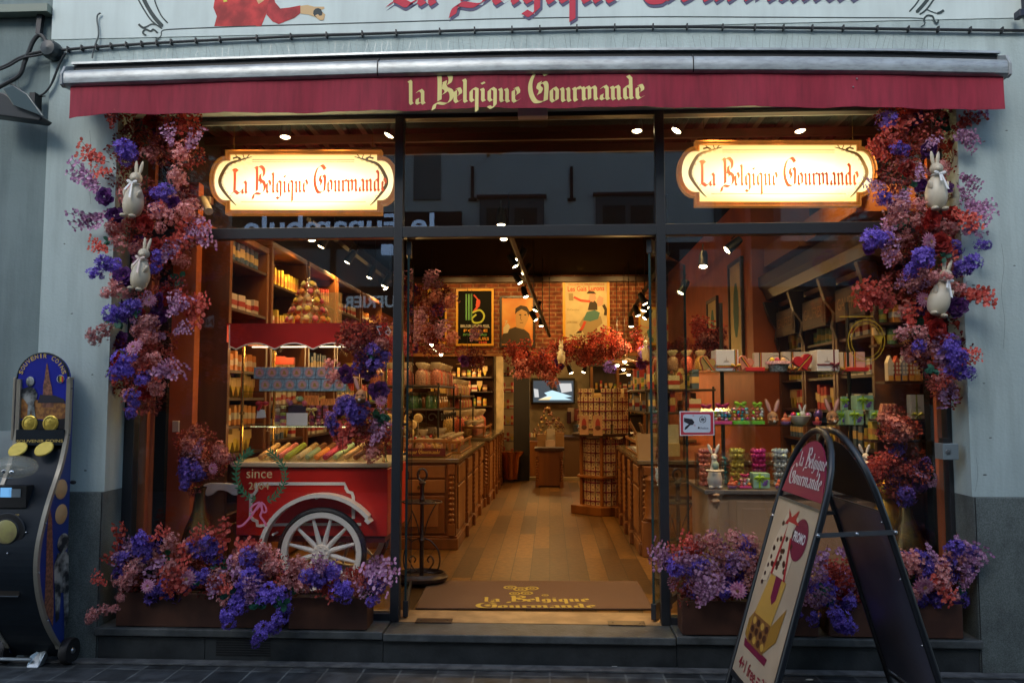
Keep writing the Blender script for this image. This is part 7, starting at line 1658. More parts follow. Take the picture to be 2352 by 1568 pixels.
def P_zinnia(R, seed):
    random.seed(seed); m = MB()
    for ring,(r,n,up) in enumerate(((1,17,.05),(.78,15,.25),(.5,11,.5))):
        for k in range(n):
            a = 2*PI*(k+.5*ring)/n; e = Vector((math.cos(a), -up, math.sin(a))); oval(m, Vector((0,-.004*ring,0)), e, Vector((0,-1,0)), R*r, R*.26)
    for k in range(20): a = k*2.4; rr = R*.16*math.sqrt(k/20); m.ball((rr*math.cos(a), -.018, rr*math.sin(a)), R*.04, 5, 4, mi=1)
    return m
def P_rose(R, seed, n=34):
    random.seed(seed); m = MB()
    for k in range(n):
        t = k/n; a = k*2.399; r = R*(.15+.8*t); e = Vector((math.cos(a), -1.3*(1-t)-.1, math.sin(a))).normalized(); c = Vector((math.cos(a)*r*.35, .02*t-.012, math.sin(a)*r*.35))
        oval(m, c, (e+rv()*.25), (Vector((0,-1,0))+rv()*.3), R*(.35+.5*t), R*(.35+.5*t))
    return m
def P_bush(R, n, lw, seed, flat=.7):   # loose mass of small leaves
    random.seed(seed); m = MB()
    for k in range(n):
        d = rv(); c = Vector((d.x*R, d.y*R*flat, d.z*R))*random.uniform(.35,1)**.6; oval(m, c, d+rv()*.9, rv(), lw*random.uniform(.8,1.5), lw*random.uniform(.5,.9))
    for k in range(8): m.tube([Vector((0,0,0)), rv()*R*.9], .0015, 3, mi=1, caps=False)
    return m
def P_leaves(seed):
    random.seed(seed); m = MB()
    for k in range(6): d = rv(); d.y = -abs(d.y)*.5; oval(m, rv()*.01, d, Vector((0,-1,0))+rv()*.4, .06, .04)
    return m
PM = {}
for s in range(3):
    PM['blue',s] = ('blue_blossom', P_blossom(.075,62,.0195,s).mesh('blue_blossom',[F_BLUE,F_GST]))
    PM['coral',s] = ('coral_blossom', P_blossom(.075,88,.0145,10+s).mesh('coral_blossom',[F_CORAL,F_STEM]))
    PM['red',s] = ('scarlet_leaf_spray', P_spray(7,.19,.031,20+s,.15+.15*s).mesh('scarlet_leaf_spray',[F_RED,F_STEM]))
    PM['mauve',s] = ('mauve_leaf_spray', P_spray(8,.175,.024,30+s,.15+.15*s).mesh('mauve_leaf_spray',[F_MAUVE,F_STEM]))
    PM['dark',s] = ('wine_leaf_cluster', P_bush(.085,150,.020,40+s).mesh('wine_leaf_cluster',[F_DARK,F_STEM]))
    PM['rust',s] = ('rust_leaf_cluster', P_bush(.08,130,.018,50+s).mesh('rust_leaf_cluster',[F_RUST,F_STEM]))
    PM['zin',s] = ('pink_zinnia', P_zinnia(.056,60+s).mesh('pink_zinnia',[F_PINK,mat('zinnia centre',(.35,.16,.05),.7)]))
    PM['purp',s] = ('purple_bloom', P_rose(.062,70+s).mesh('purple_bloom',[F_PURP]))
    PM['rose',s] = ('crimson_bloom', P_rose(.058,80+s).mesh('crimson_bloom',[F_ROSE]))
    PM['leaf',s] = ('green_leaf', P_leaves(90+s).mesh('green_leaf',[F_GRN]))
def arrangement(name, label, cat, org, items, seed, group=None):
    """items: (kind, px, py, Y, scale, angle in picture degrees) ; the 98 first become parts, the rest one mass"""
    t = thing(name, org, label, cat, group); random.seed(seed); k = 0; rest = MB(); rmats = []
    for (kind,px,py,Y,sc,ang) in items:
        nm, me = PM[kind, random.randrange(3)]; p = at(px,py,Y)
        yaw = random.uniform(-.5,.5); roll = math.radians(ang if ang is not None else random.uniform(0,360))
        M_ = Matrix.Rotation(roll,4,'Y').inverted() @ Matrix.Rotation(yaw,4,'Z' if ang is None else 'X') if kind not in ('red','mauve') else Matrix.Rotation(-roll,4,'Y') @ Matrix.Rotation(random.uniform(-.5,.5),4,'X') @ Matrix.Rotation(random.uniform(-.35,.1),4,'Z')
        if k < 98:
            o = bpy.data.objects.new(nm, me); COL.objects.link(o); o.parent = t; o.location = p-Vector(t.location); o.rotation_euler = M_.to_euler(); o.scale = (sc,)*3; k += 1
        else:
            T = Matrix.Translation(p)@M_@Matrix.Scale(sc,4); base = len(rest.v); idx = []
            for mt in me.materials:
                if mt not in rmats: rmats.append(mt)
                idx.append(rmats.index(mt))
            rest.v += [T@v.co for v in me.vertices]
            for pl in me.polygons: rest.f.append([i+base for i in pl.vertices]); rest.mi.append(idx[pl.material_index]); rest.sm.append(pl.use_smooth)
    if rest.v: tag(rest.build('dense_foliage', rmats, t, sharp=False), kind='stuff')
    return t
def fill(prof, n, Y0, Y1, w, sc=(.7,1.0), mind=18, seed=1, horiz=False):
    """scatter inside a profile of (y, xl, xr)"""
    random.seed(seed); out = []; pts = []; kinds = [k for k,_ in w]; ws = [x for _,x in w]; tries = 0
    while len(out) < n and tries < n*60:
        tries += 1; y = random.uniform(prof[0][0], prof[-1][0])
        for (a,l0,r0),(b,l1,r1) in zip(prof, prof[1:]):
            if a <= y <= b: t = (y-a)/(b-a); xl = l0+(l1-l0)*t; xr = r0+(r1-r0)*t; break
        x = random.uniform(xl, xr)
        if any((x-u)**2+(y-v)**2 < mind*mind for u,v in pts): continue
        pts.append((x,y)); k = random.choices(kinds, ws)[0]; out.append((k,x,y,random.uniform(Y0,Y1),random.uniform(*sc),None if k not in ('red','mauve') else random.uniform(0,360)))
    return out
Yg = -.33
L_items = [('blue',285,345,Yg-.04,1.05,None),('blue',300,365,Yg-.03,.8,None),('red',250,372,Yg,1.0,178),('red',262,388,Yg,.7,200),('mauve',232,425,Yg,1.15,172),('mauve',235,450,Yg,.9,150),('mauve',235,490,Yg,1.1,205),('mauve',250,480,Yg,1.0,238),('purp',241,452,Yg-.05,.95,None),('purp',264,495,Yg-.04,.9,None),('purp',400,470,Yg,.8,None),
 ('blue',376,442,Yg-.02,.9,None),('blue',360,450,Yg,.7,None),('coral',250,528,Yg-.06,.68,None),('coral',362,490,Yg-.06,.85,None),('coral',364,525,Yg-.05,.62,None),('rose',332,512,Yg-.06,.95,None),('coral',408,400,Yg-.03,.8,None),('coral',425,492,Yg-.02,.95,None),('coral',395,500,Yg-.0,.9,None),
 ('red',255,575,Yg,.72,178),('red',272,560,Yg-.02,.7,120),('blue',220,625,Yg-.05,.72,None),('blue',240,604,Yg-.05,.85,None),('blue',262,612,Yg-.04,.7,None),('purp',284,636,Yg-.08,1.05,None),('coral',272,662,Yg-.07,.85,None),('coral',252,672,Yg-.05,.7,None),('coral',300,672,Yg-.05,.6,None),('coral',270,560,Yg,.85,None),
 ('blue',300,700,Yg-.07,1.0,None),('blue',265,718,Yg-.07,.95,None),('blue',285,730,Yg-.05,.7,None),('coral',220,775,Yg-.03,.85,None),('coral',245,762,Yg-.03,.75,None),('coral',340,742,Yg-.07,.9,None),('coral',348,775,Yg-.07,.75,None),('mauve',385,735,Yg-.03,1.0,70),('mauve',405,730,Yg-.03,.9,95),('mauve',395,770,Yg,.8,40),
 ('red',395,690,Yg+.02,1.35,352),('red',400,670,Yg+.02,1.2,335),('red',420,700,Yg+.02,.9,20),('mauve',412,538,Yg,1.15,12),('mauve',425,548,Yg,1.0,40),('mauve',418,560,Yg,.8,62),('red',395,560,Yg,.95,60),('red',402,600,Yg,.9,80),('mauve',378,610,Yg-.03,.9,88),('blue',375,590,Yg,.8,None),('blue',355,620,Yg,.6,None),
 ('zin',345,690,Yg-.04,.8,None),('zin',308,798,Yg-.08,.95,None),('zin',326,780,Yg-.03,.7,None),('rose',358,560,Yg-.02,.7,None),('rose',320,720,Yg-.03,.7,None),('blue',285,835,Yg-.03,1.1,None),('blue',272,855,Yg-.03,.8,None),('blue',305,915,Yg-.02,.75,None),('blue',302,950,Yg-.03,.6,None),('blue',325,870,Yg,.7,None),('coral',330,760,Yg,.9,None),('coral',350,820,Yg-.02,.8,None),
 ('mauve',338,860,Yg-.05,1.1,28),('mauve',350,865,Yg-.06,1.05,48),('mauve',345,850,Yg-.03,.7,5),('red',355,880,Yg-.02,.9,52),('red',318,865,Yg-.03,.7,85),('red',262,890,Yg,.5,95),('red',260,300,Yg-.04,.6,95),('red',250,285,Yg-.02,.5,60),
 ('red',410,315,Yg,.9,80),('red',395,300,Yg-.02,1.0,110),('red',430,330,Yg,.7,70),('coral',420,350,Yg,.9,None),('mauve',430,360,Yg,1.0,85),('mauve',402,340,Yg-.03,.8,120),('leaf',250,552,Yg-.02,.6,None),('leaf',312,720,Yg-.1,.5,None),('leaf',300,800,Yg,.7,None)]
prL = [(255,262,438),(340,255,448),(420,262,440),(500,268,440),(560,275,430),(640,272,420),(700,262,430),(760,255,400),(820,262,385),(880,268,370),(935,290,352)]
wd = [('dark',4.5),('rust',4.5),('coral',3),('red',1.8),('purp',1.3),('rose',1.5),('mauve',1.6),('blue',.3),('leaf',.7)]
L_items += fill(prL, 90, -.24, -.12, wd, (.8,1.15), 17, 5)
arrangement('flower_garland', 'hanging garland of blue, coral, scarlet and mauve artificial flowers on the left window jamb', 'flower garland', at(345,600,-.25), L_items, 3)
R_items = [('blue',2040,278,Yg,.9,None),('purp',2100,268,Yg,.9,None),('red',2080,310,Yg-.02,.9,100),('red',2060,350,Yg-.02,.9,120),('red',2072,300,Yg-.04,.8,60),('rust',2090,330,Yg,1.0,None),('rust',2140,290,Yg,1.1,None),('mauve',2190,300,Yg,.9,345),('mauve',2185,320,Yg,.8,20),('mauve',2108,372,Yg-.05,.7,280),('mauve',2120,350,Yg-.04,.6,60),('purp',2132,345,Yg-.03,.9,None),('blue',2060,345,Yg,.8,None),('red',2045,370,Yg-.02,.8,150),
 ('rust',2065,405,Yg-.03,1.2,None),('rose',2085,390,Yg-.02,.9,None),('mauve',2092,430,Yg-.04,.9,250),('mauve',2040,425,Yg-.02,.8,200),('blue',2030,455,Yg-.02,.75,None),('coral',2060,478,Yg-.05,1.0,None),('coral',2070,500,Yg-.05,.8,None),('coral',2108,478,Yg-.06,.75,None),('coral',2108,505,Yg-.05,.6,None),('mauve',2195,420,Yg,.95,300),('mauve',2200,400,Yg,.8,340),
 ('blue',2000,545,Yg-.05,1.05,None),('blue',2025,545,Yg-.04,.8,None),('purp',1995,570,Yg-.02,.7,None),('rose',2140,503,Yg-.07,1.05,None),('red',2180,480,Yg-.02,.85,330),('red',2185,500,Yg-.02,.8,350),('mauve',2210,460,Yg,1.0,335),('mauve',2215,490,Yg,.9,15),('mauve',2205,540,Yg,.9,30),('zin',2133,556,Yg-.09,1.1,None),('rose',2160,560,Yg-.06,1.15,None),('red',2170,545,Yg-.06,.7,300),
 ('blue',2105,600,Yg-.09,1.15,None),('blue',2125,580,Yg-.07,.8,None),('blue',2095,625,Yg-.06,.7,None),('blue',2222,600,Yg-.03,.95,None),('blue',2255,565,Yg-.03,.6,None),('blue',2200,620,Yg-.02,.9,None),('blue',2195,570,Yg-.02,.7,None),('coral',2095,655,Yg-.07,.7,None),('coral',2148,640,Yg-.13,.62,None),('coral',2172,632,Yg-.12,.5,None),('coral',2125,630,Yg-.11,.55,None),
 ('mauve',2050,560,Yg-.04,.9,110),('mauve',2042,620,Yg-.03,.9,110),('coral',2045,585,Yg,.85,None),('red',2055,690,Yg,1.2,185),('red',2050,710,Yg,1.1,160),('red',2030,680,Yg,.8,205),('red',2062,705,Yg-.03,.9,140),('red',2200,670,Yg-.02,.95,350),('red',2200,690,Yg-.02,.9,25),('coral',2195,665,Yg,.8,None),('zin',2122,688,Yg-.04,.95,None),('purp',2198,705,Yg-.04,1.0,None),('mauve',2085,680,Yg-.02,.8,60),
 ('coral',2075,765,Yg-.06,.75,None),('coral',2118,760,Yg-.07,.8,None),('coral',2116,790,Yg-.05,.6,None),('rose',2150,752,Yg-.08,1.05,None),('rose',2135,735,Yg-.05,.9,None),('rose',2160,775,Yg-.04,.9,None),('red',2095,760,Yg-.02,.8,100),('blue',2110,790,Yg-.04,.7,None),('blue',2185,815,Yg-.06,1.05,None),('blue',2175,790,Yg-.04,.9,None),('blue',2215,850,Yg-.05,.8,None),('blue',2195,845,Yg-.04,.8,None),('red',2205,805,Yg-.02,.6,355),('red',2205,850,Yg,.5,60),
 ('mauve',2155,840,Yg-.03,1.0,85),('mauve',2170,850,Yg-.03,.9,95),('mauve',2165,880,Yg-.02,.8,92),('rust',2155,880,Yg-.02,.8,None),('red',2150,900,Yg-.02,.7,80),('coral',2150,870,Yg,.6,None),('leaf',2145,850,Yg-.06,.8,None),('leaf',2168,590,Yg-.06,.7,None)]
prR = [(245,2035,2185),(330,2040,2190),(420,2045,2195),(500,2050,2195),(560,2040,2195),(640,2050,2200),(700,2055,2195),(760,2070,2190),(820,2100,2200),(880,2130,2190),(930,2150,2175)]
R_items += fill(prR, 85, -.24, -.12, wd, (.8,1.15), 17, 6)
arrangement('flower_garland', 'hanging garland of scarlet, coral, blue and mauve artificial flowers on the right window jamb', 'flower garland', at(2130,600,-.25), R_items, 4)
# planters on the sill
def planter(px0,px1,py0,py1,Y,label,depth=.17):
    a = P(px0,py0,Y); c = P(px1,py1,Y); z0 = zF+.013; t = thing('planter_box', Vector(((a.x+c.x)/2,Y+depth/2,z0)), label, 'planter'); zt = a.z
    m = MB(); w_ = .012
    m.box(a.x,c.x,Y,Y+w_,z0,zt); m.box(a.x,c.x,Y+depth-w_,Y+depth,z0,zt); m.box(a.x,a.x+w_,Y+w_,Y+depth-w_,z0,zt); m.box(c.x-w_,c.x,Y+w_,Y+depth-w_,z0,zt); m.build('trough', mat('corten brown', (.085,.034,.020), .55, col2=(.055,.022,.014), vs=6, spec=.4), t, bevel=.003)
    m = MB(); m.box(a.x+w_,c.x-w_,Y+w_,Y+depth-w_,z0+.01,zt-.02); m.build('soil', mat('soil', (.03,.02,.015), .9), t); return t
planter(268,652,1360,1412,-.24,'long dark brown planter box at the left end of the sill')
planter(664,843,1371,1425,-.25,'shorter dark brown planter box on the sill beside the left mullion')
planter(1566,1880,1379,1432,-.25,'dark brown planter box on the sill behind the pavement sign')
planter(1905,2212,1384,1430,-.25,'dark brown planter box at the right end of the sill')
Yp = -.24
PL = [('mauve',300,1235,Yp,.9,270),('blue',330,1240,Yp-.03,.85,None),('blue',330,1265,Yp-.03,.9,None),('red',285,1250,Yp,.7,240),('red',270,1265,Yp-.02,.9,95),('red',345,1245,Yp-.02,.7,60),('mauve',375,1265,Yp-.04,1.0,265),('coral',395,1245,Yp-.02,.8,None),('red',415,1240,Yp-.04,1.0,290),('red',425,1260,Yp-.04,.9,60),('blue',476,1242,Yp-.04,.72,None),('coral',440,1260,Yp,.9,None),('coral',315,1290,Yp-.03,.95,None),('coral',285,1330,Yp-.06,.9,None),('coral',300,1310,Yp-.06,.8,None),
 ('zin',431,1327,Yp-.12,1.05,None),('zin',340,1345,Yp-.08,.8,None),('blue',375,1345,Yp-.05,.75,None),('blue',465,1320,Yp-.06,.75,None),('coral',410,1330,Yp-.04,.85,None),('coral',385,1300,Yp-.02,.9,None),('coral',275,1368,Yp-.09,.5,None),('coral',215,1405,Yp-.14,.68,None),('coral',210,1420,Yp-.14,.5,None),('coral',245,1400,Yp-.12,.55,None),('coral',262,1395,Yp-.1,.45,None),('red',250,1340,Yp-.06,.6,165),
 ('red',430,1350,Yp-.12,.9,160),('red',440,1365,Yp-.12,.9,140),('red',400,1372,Yp-.12,.5,130),('red',478,1352,Yp-.1,.9,30),('red',470,1370,Yp-.1,.8,60),('leaf',455,1330,Yp-.08,.8,None),('leaf',530,1365,Yp-.14,1.0,None),('coral',505,1320,Yp-.06,1.0,None),('coral',520,1350,Yp-.06,.9,None),('red',535,1240,Yp-.02,.9,345),('red',560,1235,Yp-.02,.9,335),('red',520,1270,Yp-.02,1.0,120),('mauve',520,1275,Yp-.04,1.1,330),('mauve',545,1270,Yp-.04,1.0,10),('coral',555,1290,Yp-.04,.8,None),
 ('blue',575,1285,Yp-.05,1.0,None),('blue',580,1320,Yp-.06,1.1,None),('blue',560,1345,Yp-.06,.9,None),('coral',610,1265,Yp-.05,.8,None),('coral',612,1300,Yp-.06,1.05,None),('mauve',560,1310,Yp-.07,.9,60),('blue',540,1380,Yp-.12,.8,None),('blue',530,1415,Yp-.14,.9,None),('blue',555,1400,Yp-.14,.7,None),('mauve',575,1380,Yp-.15,.95,92),('mauve',570,1395,Yp-.15,.8,85),('mauve',488,1380,Yp-.14,.9,102),('coral',515,1375,Yp-.12,.6,None),
 ('blue',600,1450,Yp-.17,.75,None),('blue',590,1472,Yp-.17,.5,None),('blue',640,1425,Yp-.16,.72,None),('blue',630,1440,Yp-.16,.6,None),('blue',640,1370,Yp-.12,.95,None),('blue',610,1365,Yp-.12,.95,None),('blue',655,1395,Yp-.14,.6,None),('leaf',592,1392,Yp-.17,.9,None),('leaf',650,1385,Yp-.17,.9,None),('coral',640,1290,Yp-.05,.9,None),('coral',660,1330,Yp-.05,1.0,None),('coral',690,1305,Yp-.05,1.0,None),('red',672,1300,Yp-.05,.6,250),('rose',665,1330,Yp-.06,.8,None),
 ('coral',690,1300,Yp-.03,.7,None),('red',735,1310,Yp-.06,.7,290),('red',765,1305,Yp-.05,.6,255),('red',725,1325,Yp-.06,.8,340),('red',790,1310,Yp-.05,.8,5),('blue',745,1312,Yp-.08,.7,None),('blue',715,1320,Yp-.08,.9,None),('blue',770,1315,Yp-.08,1.0,None),('blue',785,1355,Yp-.1,.9,None),('blue',800,1365,Yp-.1,.7,None),('blue',740,1330,Yp-.08,.9,None),('mauve',740,1330,Yp-.12,.9,100),('mauve',725,1320,Yp-.12,.7,70),('coral',700,1340,Yp-.04,.9,None),
 ('mauve',820,1300,Yp-.08,1.3,345),('mauve',835,1310,Yp-.08,1.2,15),('mauve',830,1320,Yp-.06,1.2,40),('mauve',810,1330,Yp-.05,.8,330),('blue',880,1340,Yp-.06,.8,None),('blue',860,1330,Yp-.05,.8,None),('blue',855,1375,Yp-.05,.6,None),('mauve',830,1345,Yp-.04,1.0,60),('red',830,1300,Yp,.9,330),('coral',820,1330,Yp,.9,None)]
prP = [(1255,300,480),(1285,280,640),(1318,272,660),(1330,272,850),(1358,272,850)]
wp = [('coral',3),('blue',2.2),('red',2.2),('mauve',2.2),('rust',2),('dark',1.5),('leaf',1)]
PL += fill(prP, 60, Yp+.0, Yp+.08, wp, (.8,1.1), 20, 8)
arrangement('planter_flowers', 'long mass of blue, coral, scarlet and pink artificial flowers spilling over the left sill planters', 'flowers', at(560,1370,-.16), PL, 6)
PR_ = [('coral',1600,1245,Yp,.9,None),('coral',1630,1250,Yp-.03,.95,None),('coral',1690,1240,Yp-.02,.9,None),('coral',1715,1250,Yp-.02,.95,None),('coral',1650,1280,Yp-.05,.95,None),('coral',1705,1275,Yp-.04,.9,None),('red',1620,1260,Yp-.04,.9,170),('red',1600,1270,Yp-.04,.8,200),('coral',1730,1270,Yp,.8,None),('mauve',1570,1280,Yp-.04,1.1,195),('mauve',1555,1290,Yp-.04,1.0,160),('mauve',1565,1265,Yp-.06,.8,330),('blue',1548,1300,Yp-.06,.95,None),('blue',1595,1305,Yp-.06,.95,None),('blue',1615,1300,Yp-.06,.8,None),('blue',1680,1290,Yp-.04,.85,None),('blue',1700,1310,Yp-.02,.8,None),('coral',1640,1330,Yp-.08,.8,None),('coral',1605,1335,Yp-.07,.7,None),
 ('mauve',1565,1330,Yp-.08,1.1,100),('mauve',1590,1340,Yp-.1,1.1,75),('mauve',1600,1370,Yp-.12,1.1,85),('mauve',1615,1385,Yp-.13,1.1,70),('mauve',1620,1395,Yp-.14,.9,100),('mauve',1600,1400,Yp-.13,.9,80),('mauve',1545,1360,Yp-.06,.7,110),('mauve',1660,1320,Yp-.08,1.0,60),('mauve',1680,1330,Yp-.08,1.0,85),('zin',1695,1355,Yp-.1,1.0,None),('coral',1715,1310,Yp-.05,.8,None),('coral',1720,1335,Yp-.05,.7,None),('blue',1665,1360,Yp-.05,.6,None),('mauve',1640,1290,Yp-.07,.9,300),
 ('mauve',1880,1270,Yp,1.1,300),('mauve',1900,1250,Yp,1.0,250),('mauve',1910,1270,Yp,1.0,20),('mauve',1870,1320,Yp-.05,1.2,340),('mauve',1890,1315,Yp-.05,1.2,355),('mauve',1920,1310,Yp-.05,1.0,10),('blue',1860,1350,Yp-.06,.8,None),('blue',1890,1365,Yp-.06,.9,None),('blue',1905,1345,Yp-.04,.8,None),('red',1920,1345,Yp-.08,.9,100),('red',1935,1360,Yp-.08,.9,110),('rose',1930,1365,Yp-.04,.9,None),('red',1950,1350,Yp-.08,.8,80),('blue',1945,1380,Yp-.04,.8,None),('blue',1935,1425,Yp-.15,.85,None),('blue',1915,1415,Yp-.14,.8,None),('blue',1950,1440,Yp-.15,.6,None),('blue',1870,1420,Yp-.12,.6,None),('blue',1832,1412,Yp-.1,.4,None),('mauve',1850,1370,Yp-.1,.8,100),('mauve',1865,1400,Yp-.12,.9,70),('mauve',1835,1400,Yp-.1,.7,80),('leaf',1885,1355,Yp-.1,.9,None),('leaf',1903,1380,Yp-.1,.6,None),
 ('mauve',2125,1240,Yp,.8,275),('mauve',2135,1260,Yp,.9,300),('coral',2075,1285,Yp,.8,None),('red',2065,1275,Yp-.02,.6,260),('coral',2090,1300,Yp-.03,.95,None),('coral',2105,1285,Yp-.02,.85,None),('blue',2120,1280,Yp-.02,.8,None),('blue',2125,1310,Yp-.04,.7,None),('zin',2121,1345,Yp-.1,1.15,None),('red',2130,1320,Yp-.07,.9,330),('coral',2165,1300,Yp-.04,.9,None),('coral',2160,1340,Yp-.06,.85,None),('coral',2090,1355,Yp-.06,.85,None),('coral',2150,1350,Yp-.05,.7,None),('mauve',2195,1220,Yp-.02,1.0,275),('mauve',2205,1240,Yp-.02,.9,320),('blue',2195,1255,Yp-.03,.85,None),('blue',2220,1270,Yp-.03,.85,None),('blue',2180,1285,Yp-.02,.7,None),('coral',2195,1275,Yp-.04,.8,None),('mauve',2190,1310,Yp-.05,1.1,60),('mauve',2205,1320,Yp-.05,1.1,80),('mauve',2215,1350,Yp-.04,.8,85),('mauve',2160,1290,Yp,.9,300),('coral',2190,1370,Yp-.05,.45,None),('blue',2215,1300,Yp,.7,None),('mauve',2215,1360,Yp-.03,.6,100),('red',2160,1300,Yp,.8,20)]
for pr_,n_,sd2_ in (([(1260,1590,1740),(1300,1560,1760),(1375,1565,1760)],26,3),([(1330,1850,1960),(1375,1850,1980)],14,4),([(1290,2060,2215),(1375,2060,2215)],24,5)): PR_ += fill(pr_, n_, Yp+.0, Yp+.08, wp, (.8,1.1), 18, sd2_)
arrangement('planter_flowers', 'coral, mauve and blue artificial flowers in the right sill planters around the pavement sign', 'flowers', at(1880,1380,-.16), PR_, 7)
# inside
def spread(cx,cy,rx,ry,n,Y0,Y1,w,sc,seed,mind=12):
    random.seed(seed); out = []
    for k in range(n):
        a = random.uniform(0,6.28); r = math.sqrt(random.random()); kd = random.choices([q for q,_ in w],[q for _,q in w])[0]
        out.append((kd, cx+rx*r*math.cos(a), cy+ry*r*math.sin(a), random.uniform(Y0,Y1), random.uniform(*sc), None if kd not in ('red','mauve') else math.degrees(math.atan2(math.sin(a)*ry, math.cos(a)*rx))))
    return out
V1 = spread(462,1040,50,55,26,.12,.24,[('coral',5),('rust',3),('mauve',2)],(.7,1.0),1)+spread(435,1090,25,35,10,.10,.18,[('blue',3),('rust',1),('coral',1)],(.6,.8),2)+[('zin',490,1075,.1,.8,None),('blue',430,1115,.1,.6,None)]
arrangement('vase_flowers', 'spray of dusty coral and violet artificial flowers in the left bronze floor vase', 'flowers', at(460,1115,.17), V1, 8)
V2 = spread(2075,1090,55,55,30,.12,.26,[('purp',2),('blue',4),('rust',2),('dark',2),('mauve',2)],(.8,1.1),3)+spread(2030,1080,30,30,10,.10,.2,[('red',3),('rose',1)],(.6,.9),4)+spread(2060,990,35,40,14,.14,.26,[('rust',3),('coral',2)],(.7,1.0),5)
arrangement('vase_flowers', 'dark violet and scarlet artificial flowers in the right bronze floor vase', 'flowers', at(2078,1128,.19), V2, 9)
I1 = spread(850,830,42,25,14,.14,.24,[('blue',4),('purp',2)],(.8,1.05),6)+spread(815,935,32,26,14,.12,.22,[('blue',5)],(.8,1.05),7)+spread(770,970,18,22,6,.12,.2,[('blue',1)],(.6,.7),8)+spread(840,780,50,50,22,.14,.26,[('rust',3),('dark',3),('red',2),('coral',1)],(.8,1.05),9)+spread(850,1000,35,50,18,.14,.24,[('rust',3),('red',3),('coral',3)],(.7,1.0),10)+[('red',800,1010,.12,1.2,80),('red',790,1040,.12,1.1,98),('mauve',850,1000,.12,1.1,70),('mauve',855,1030,.12,1.0,85),('mauve',865,1010,.12,.9,60),('purp',795,860,.1,1.05,None),('purp',870,900,.14,1.2,None),('coral',765,870,.12,.9,None),('coral',762,840,.12,.7,None),('zin',875,920,.12,.8,None),('leaf',868,960,.12,1.3,None),('leaf',855,815,.12,.6,None)]
arrangement('flower_garland', 'hanging garland of blue, plum and scarlet artificial flowers inside the left pane', 'flower garland', at(830,900,.2), I1, 10)
hare_head(829,925,.06,1.0,'brown hare head figure peeping out of the garland behind the left pane',one=True)
wi = [('rust',4),('red',3),('dark',3),('coral',2),('purp',1)]
I2 = []; random.seed(31)
for i in range(95):
    u = random.random(); px = 1175+u*435; c_ = 812+8*math.sin(u*9)+ (10 if px < 1300 else 0); py = c_+random.uniform(-24,24)*(1 if .12 < u < .9 else .6); kd = random.choices([q for q,_ in wi],[q for _,q in wi])[0]
    I2.append((kd, px, py, random.uniform(6.3,6.7), random.uniform(1.05,1.55), None if kd not in ('red','mauve') else random.uniform(0,180)))
for (cx_,cy_,ry_) in ((1255,870,30),(1200,840,22)):
    for k in range(9): I2.append((random.choice(['rust','dark','coral','red']), cx_+random.uniform(-14,14), cy_+random.uniform(-ry_,ry_), 6.4, 1.3, 90))
I2 += [(random.choice(['rust','red','dark']), random.uniform(1300,1420), 808+random.uniform(-16,20), 6.35, 1.3, 90) for _ in range(22)]
I2 += [('blue',1480,812,6.2,1.6,None),('blue',1400,840,6.2,1.5,None)]
arrangement('flower_garland', 'long horizontal garland of rust and scarlet flowers strung across the shop above the back opening', 'flower garland', at(1390,812,6.5), I2, 11)
I3 = []; random.seed(32)
for (x0_,x1_,y0_,y1_,Y_,n_,sc_) in ((930,1040,660,800,3.4,44,1.25),(1072,1102,780,850,5.5,10,1.3),):
    for k in range(n_): kd = random.choice(['dark','rust','mauve','purp','coral']); I3.append((kd, random.uniform(x0_,x1_)-(0 if k%3 else 12), random.uniform(y0_,y1_), Y_+random.uniform(-.1,.1), sc_*random.uniform(.8,1.1), 90))
arrangement('flower_garland', 'dusky mauve and wine coloured flower bunch hanging from the ceiling left of the posters', 'flower garland', at(985,730,3.4), I3, 12)
I4 = []
for k in range(26): kd = random.choice(['dark','rust','red','coral']); I4.append((kd, random.uniform(1590,1655), random.uniform(770,835), 2.6+random.uniform(-.1,.1), random.uniform(.8,1.1), 90))
arrangement('flower_garland', 'small scarlet flower bunch hanging above the gold heart box behind the right pane', 'flower garland', at(1622,800,2.6), I4, 13)
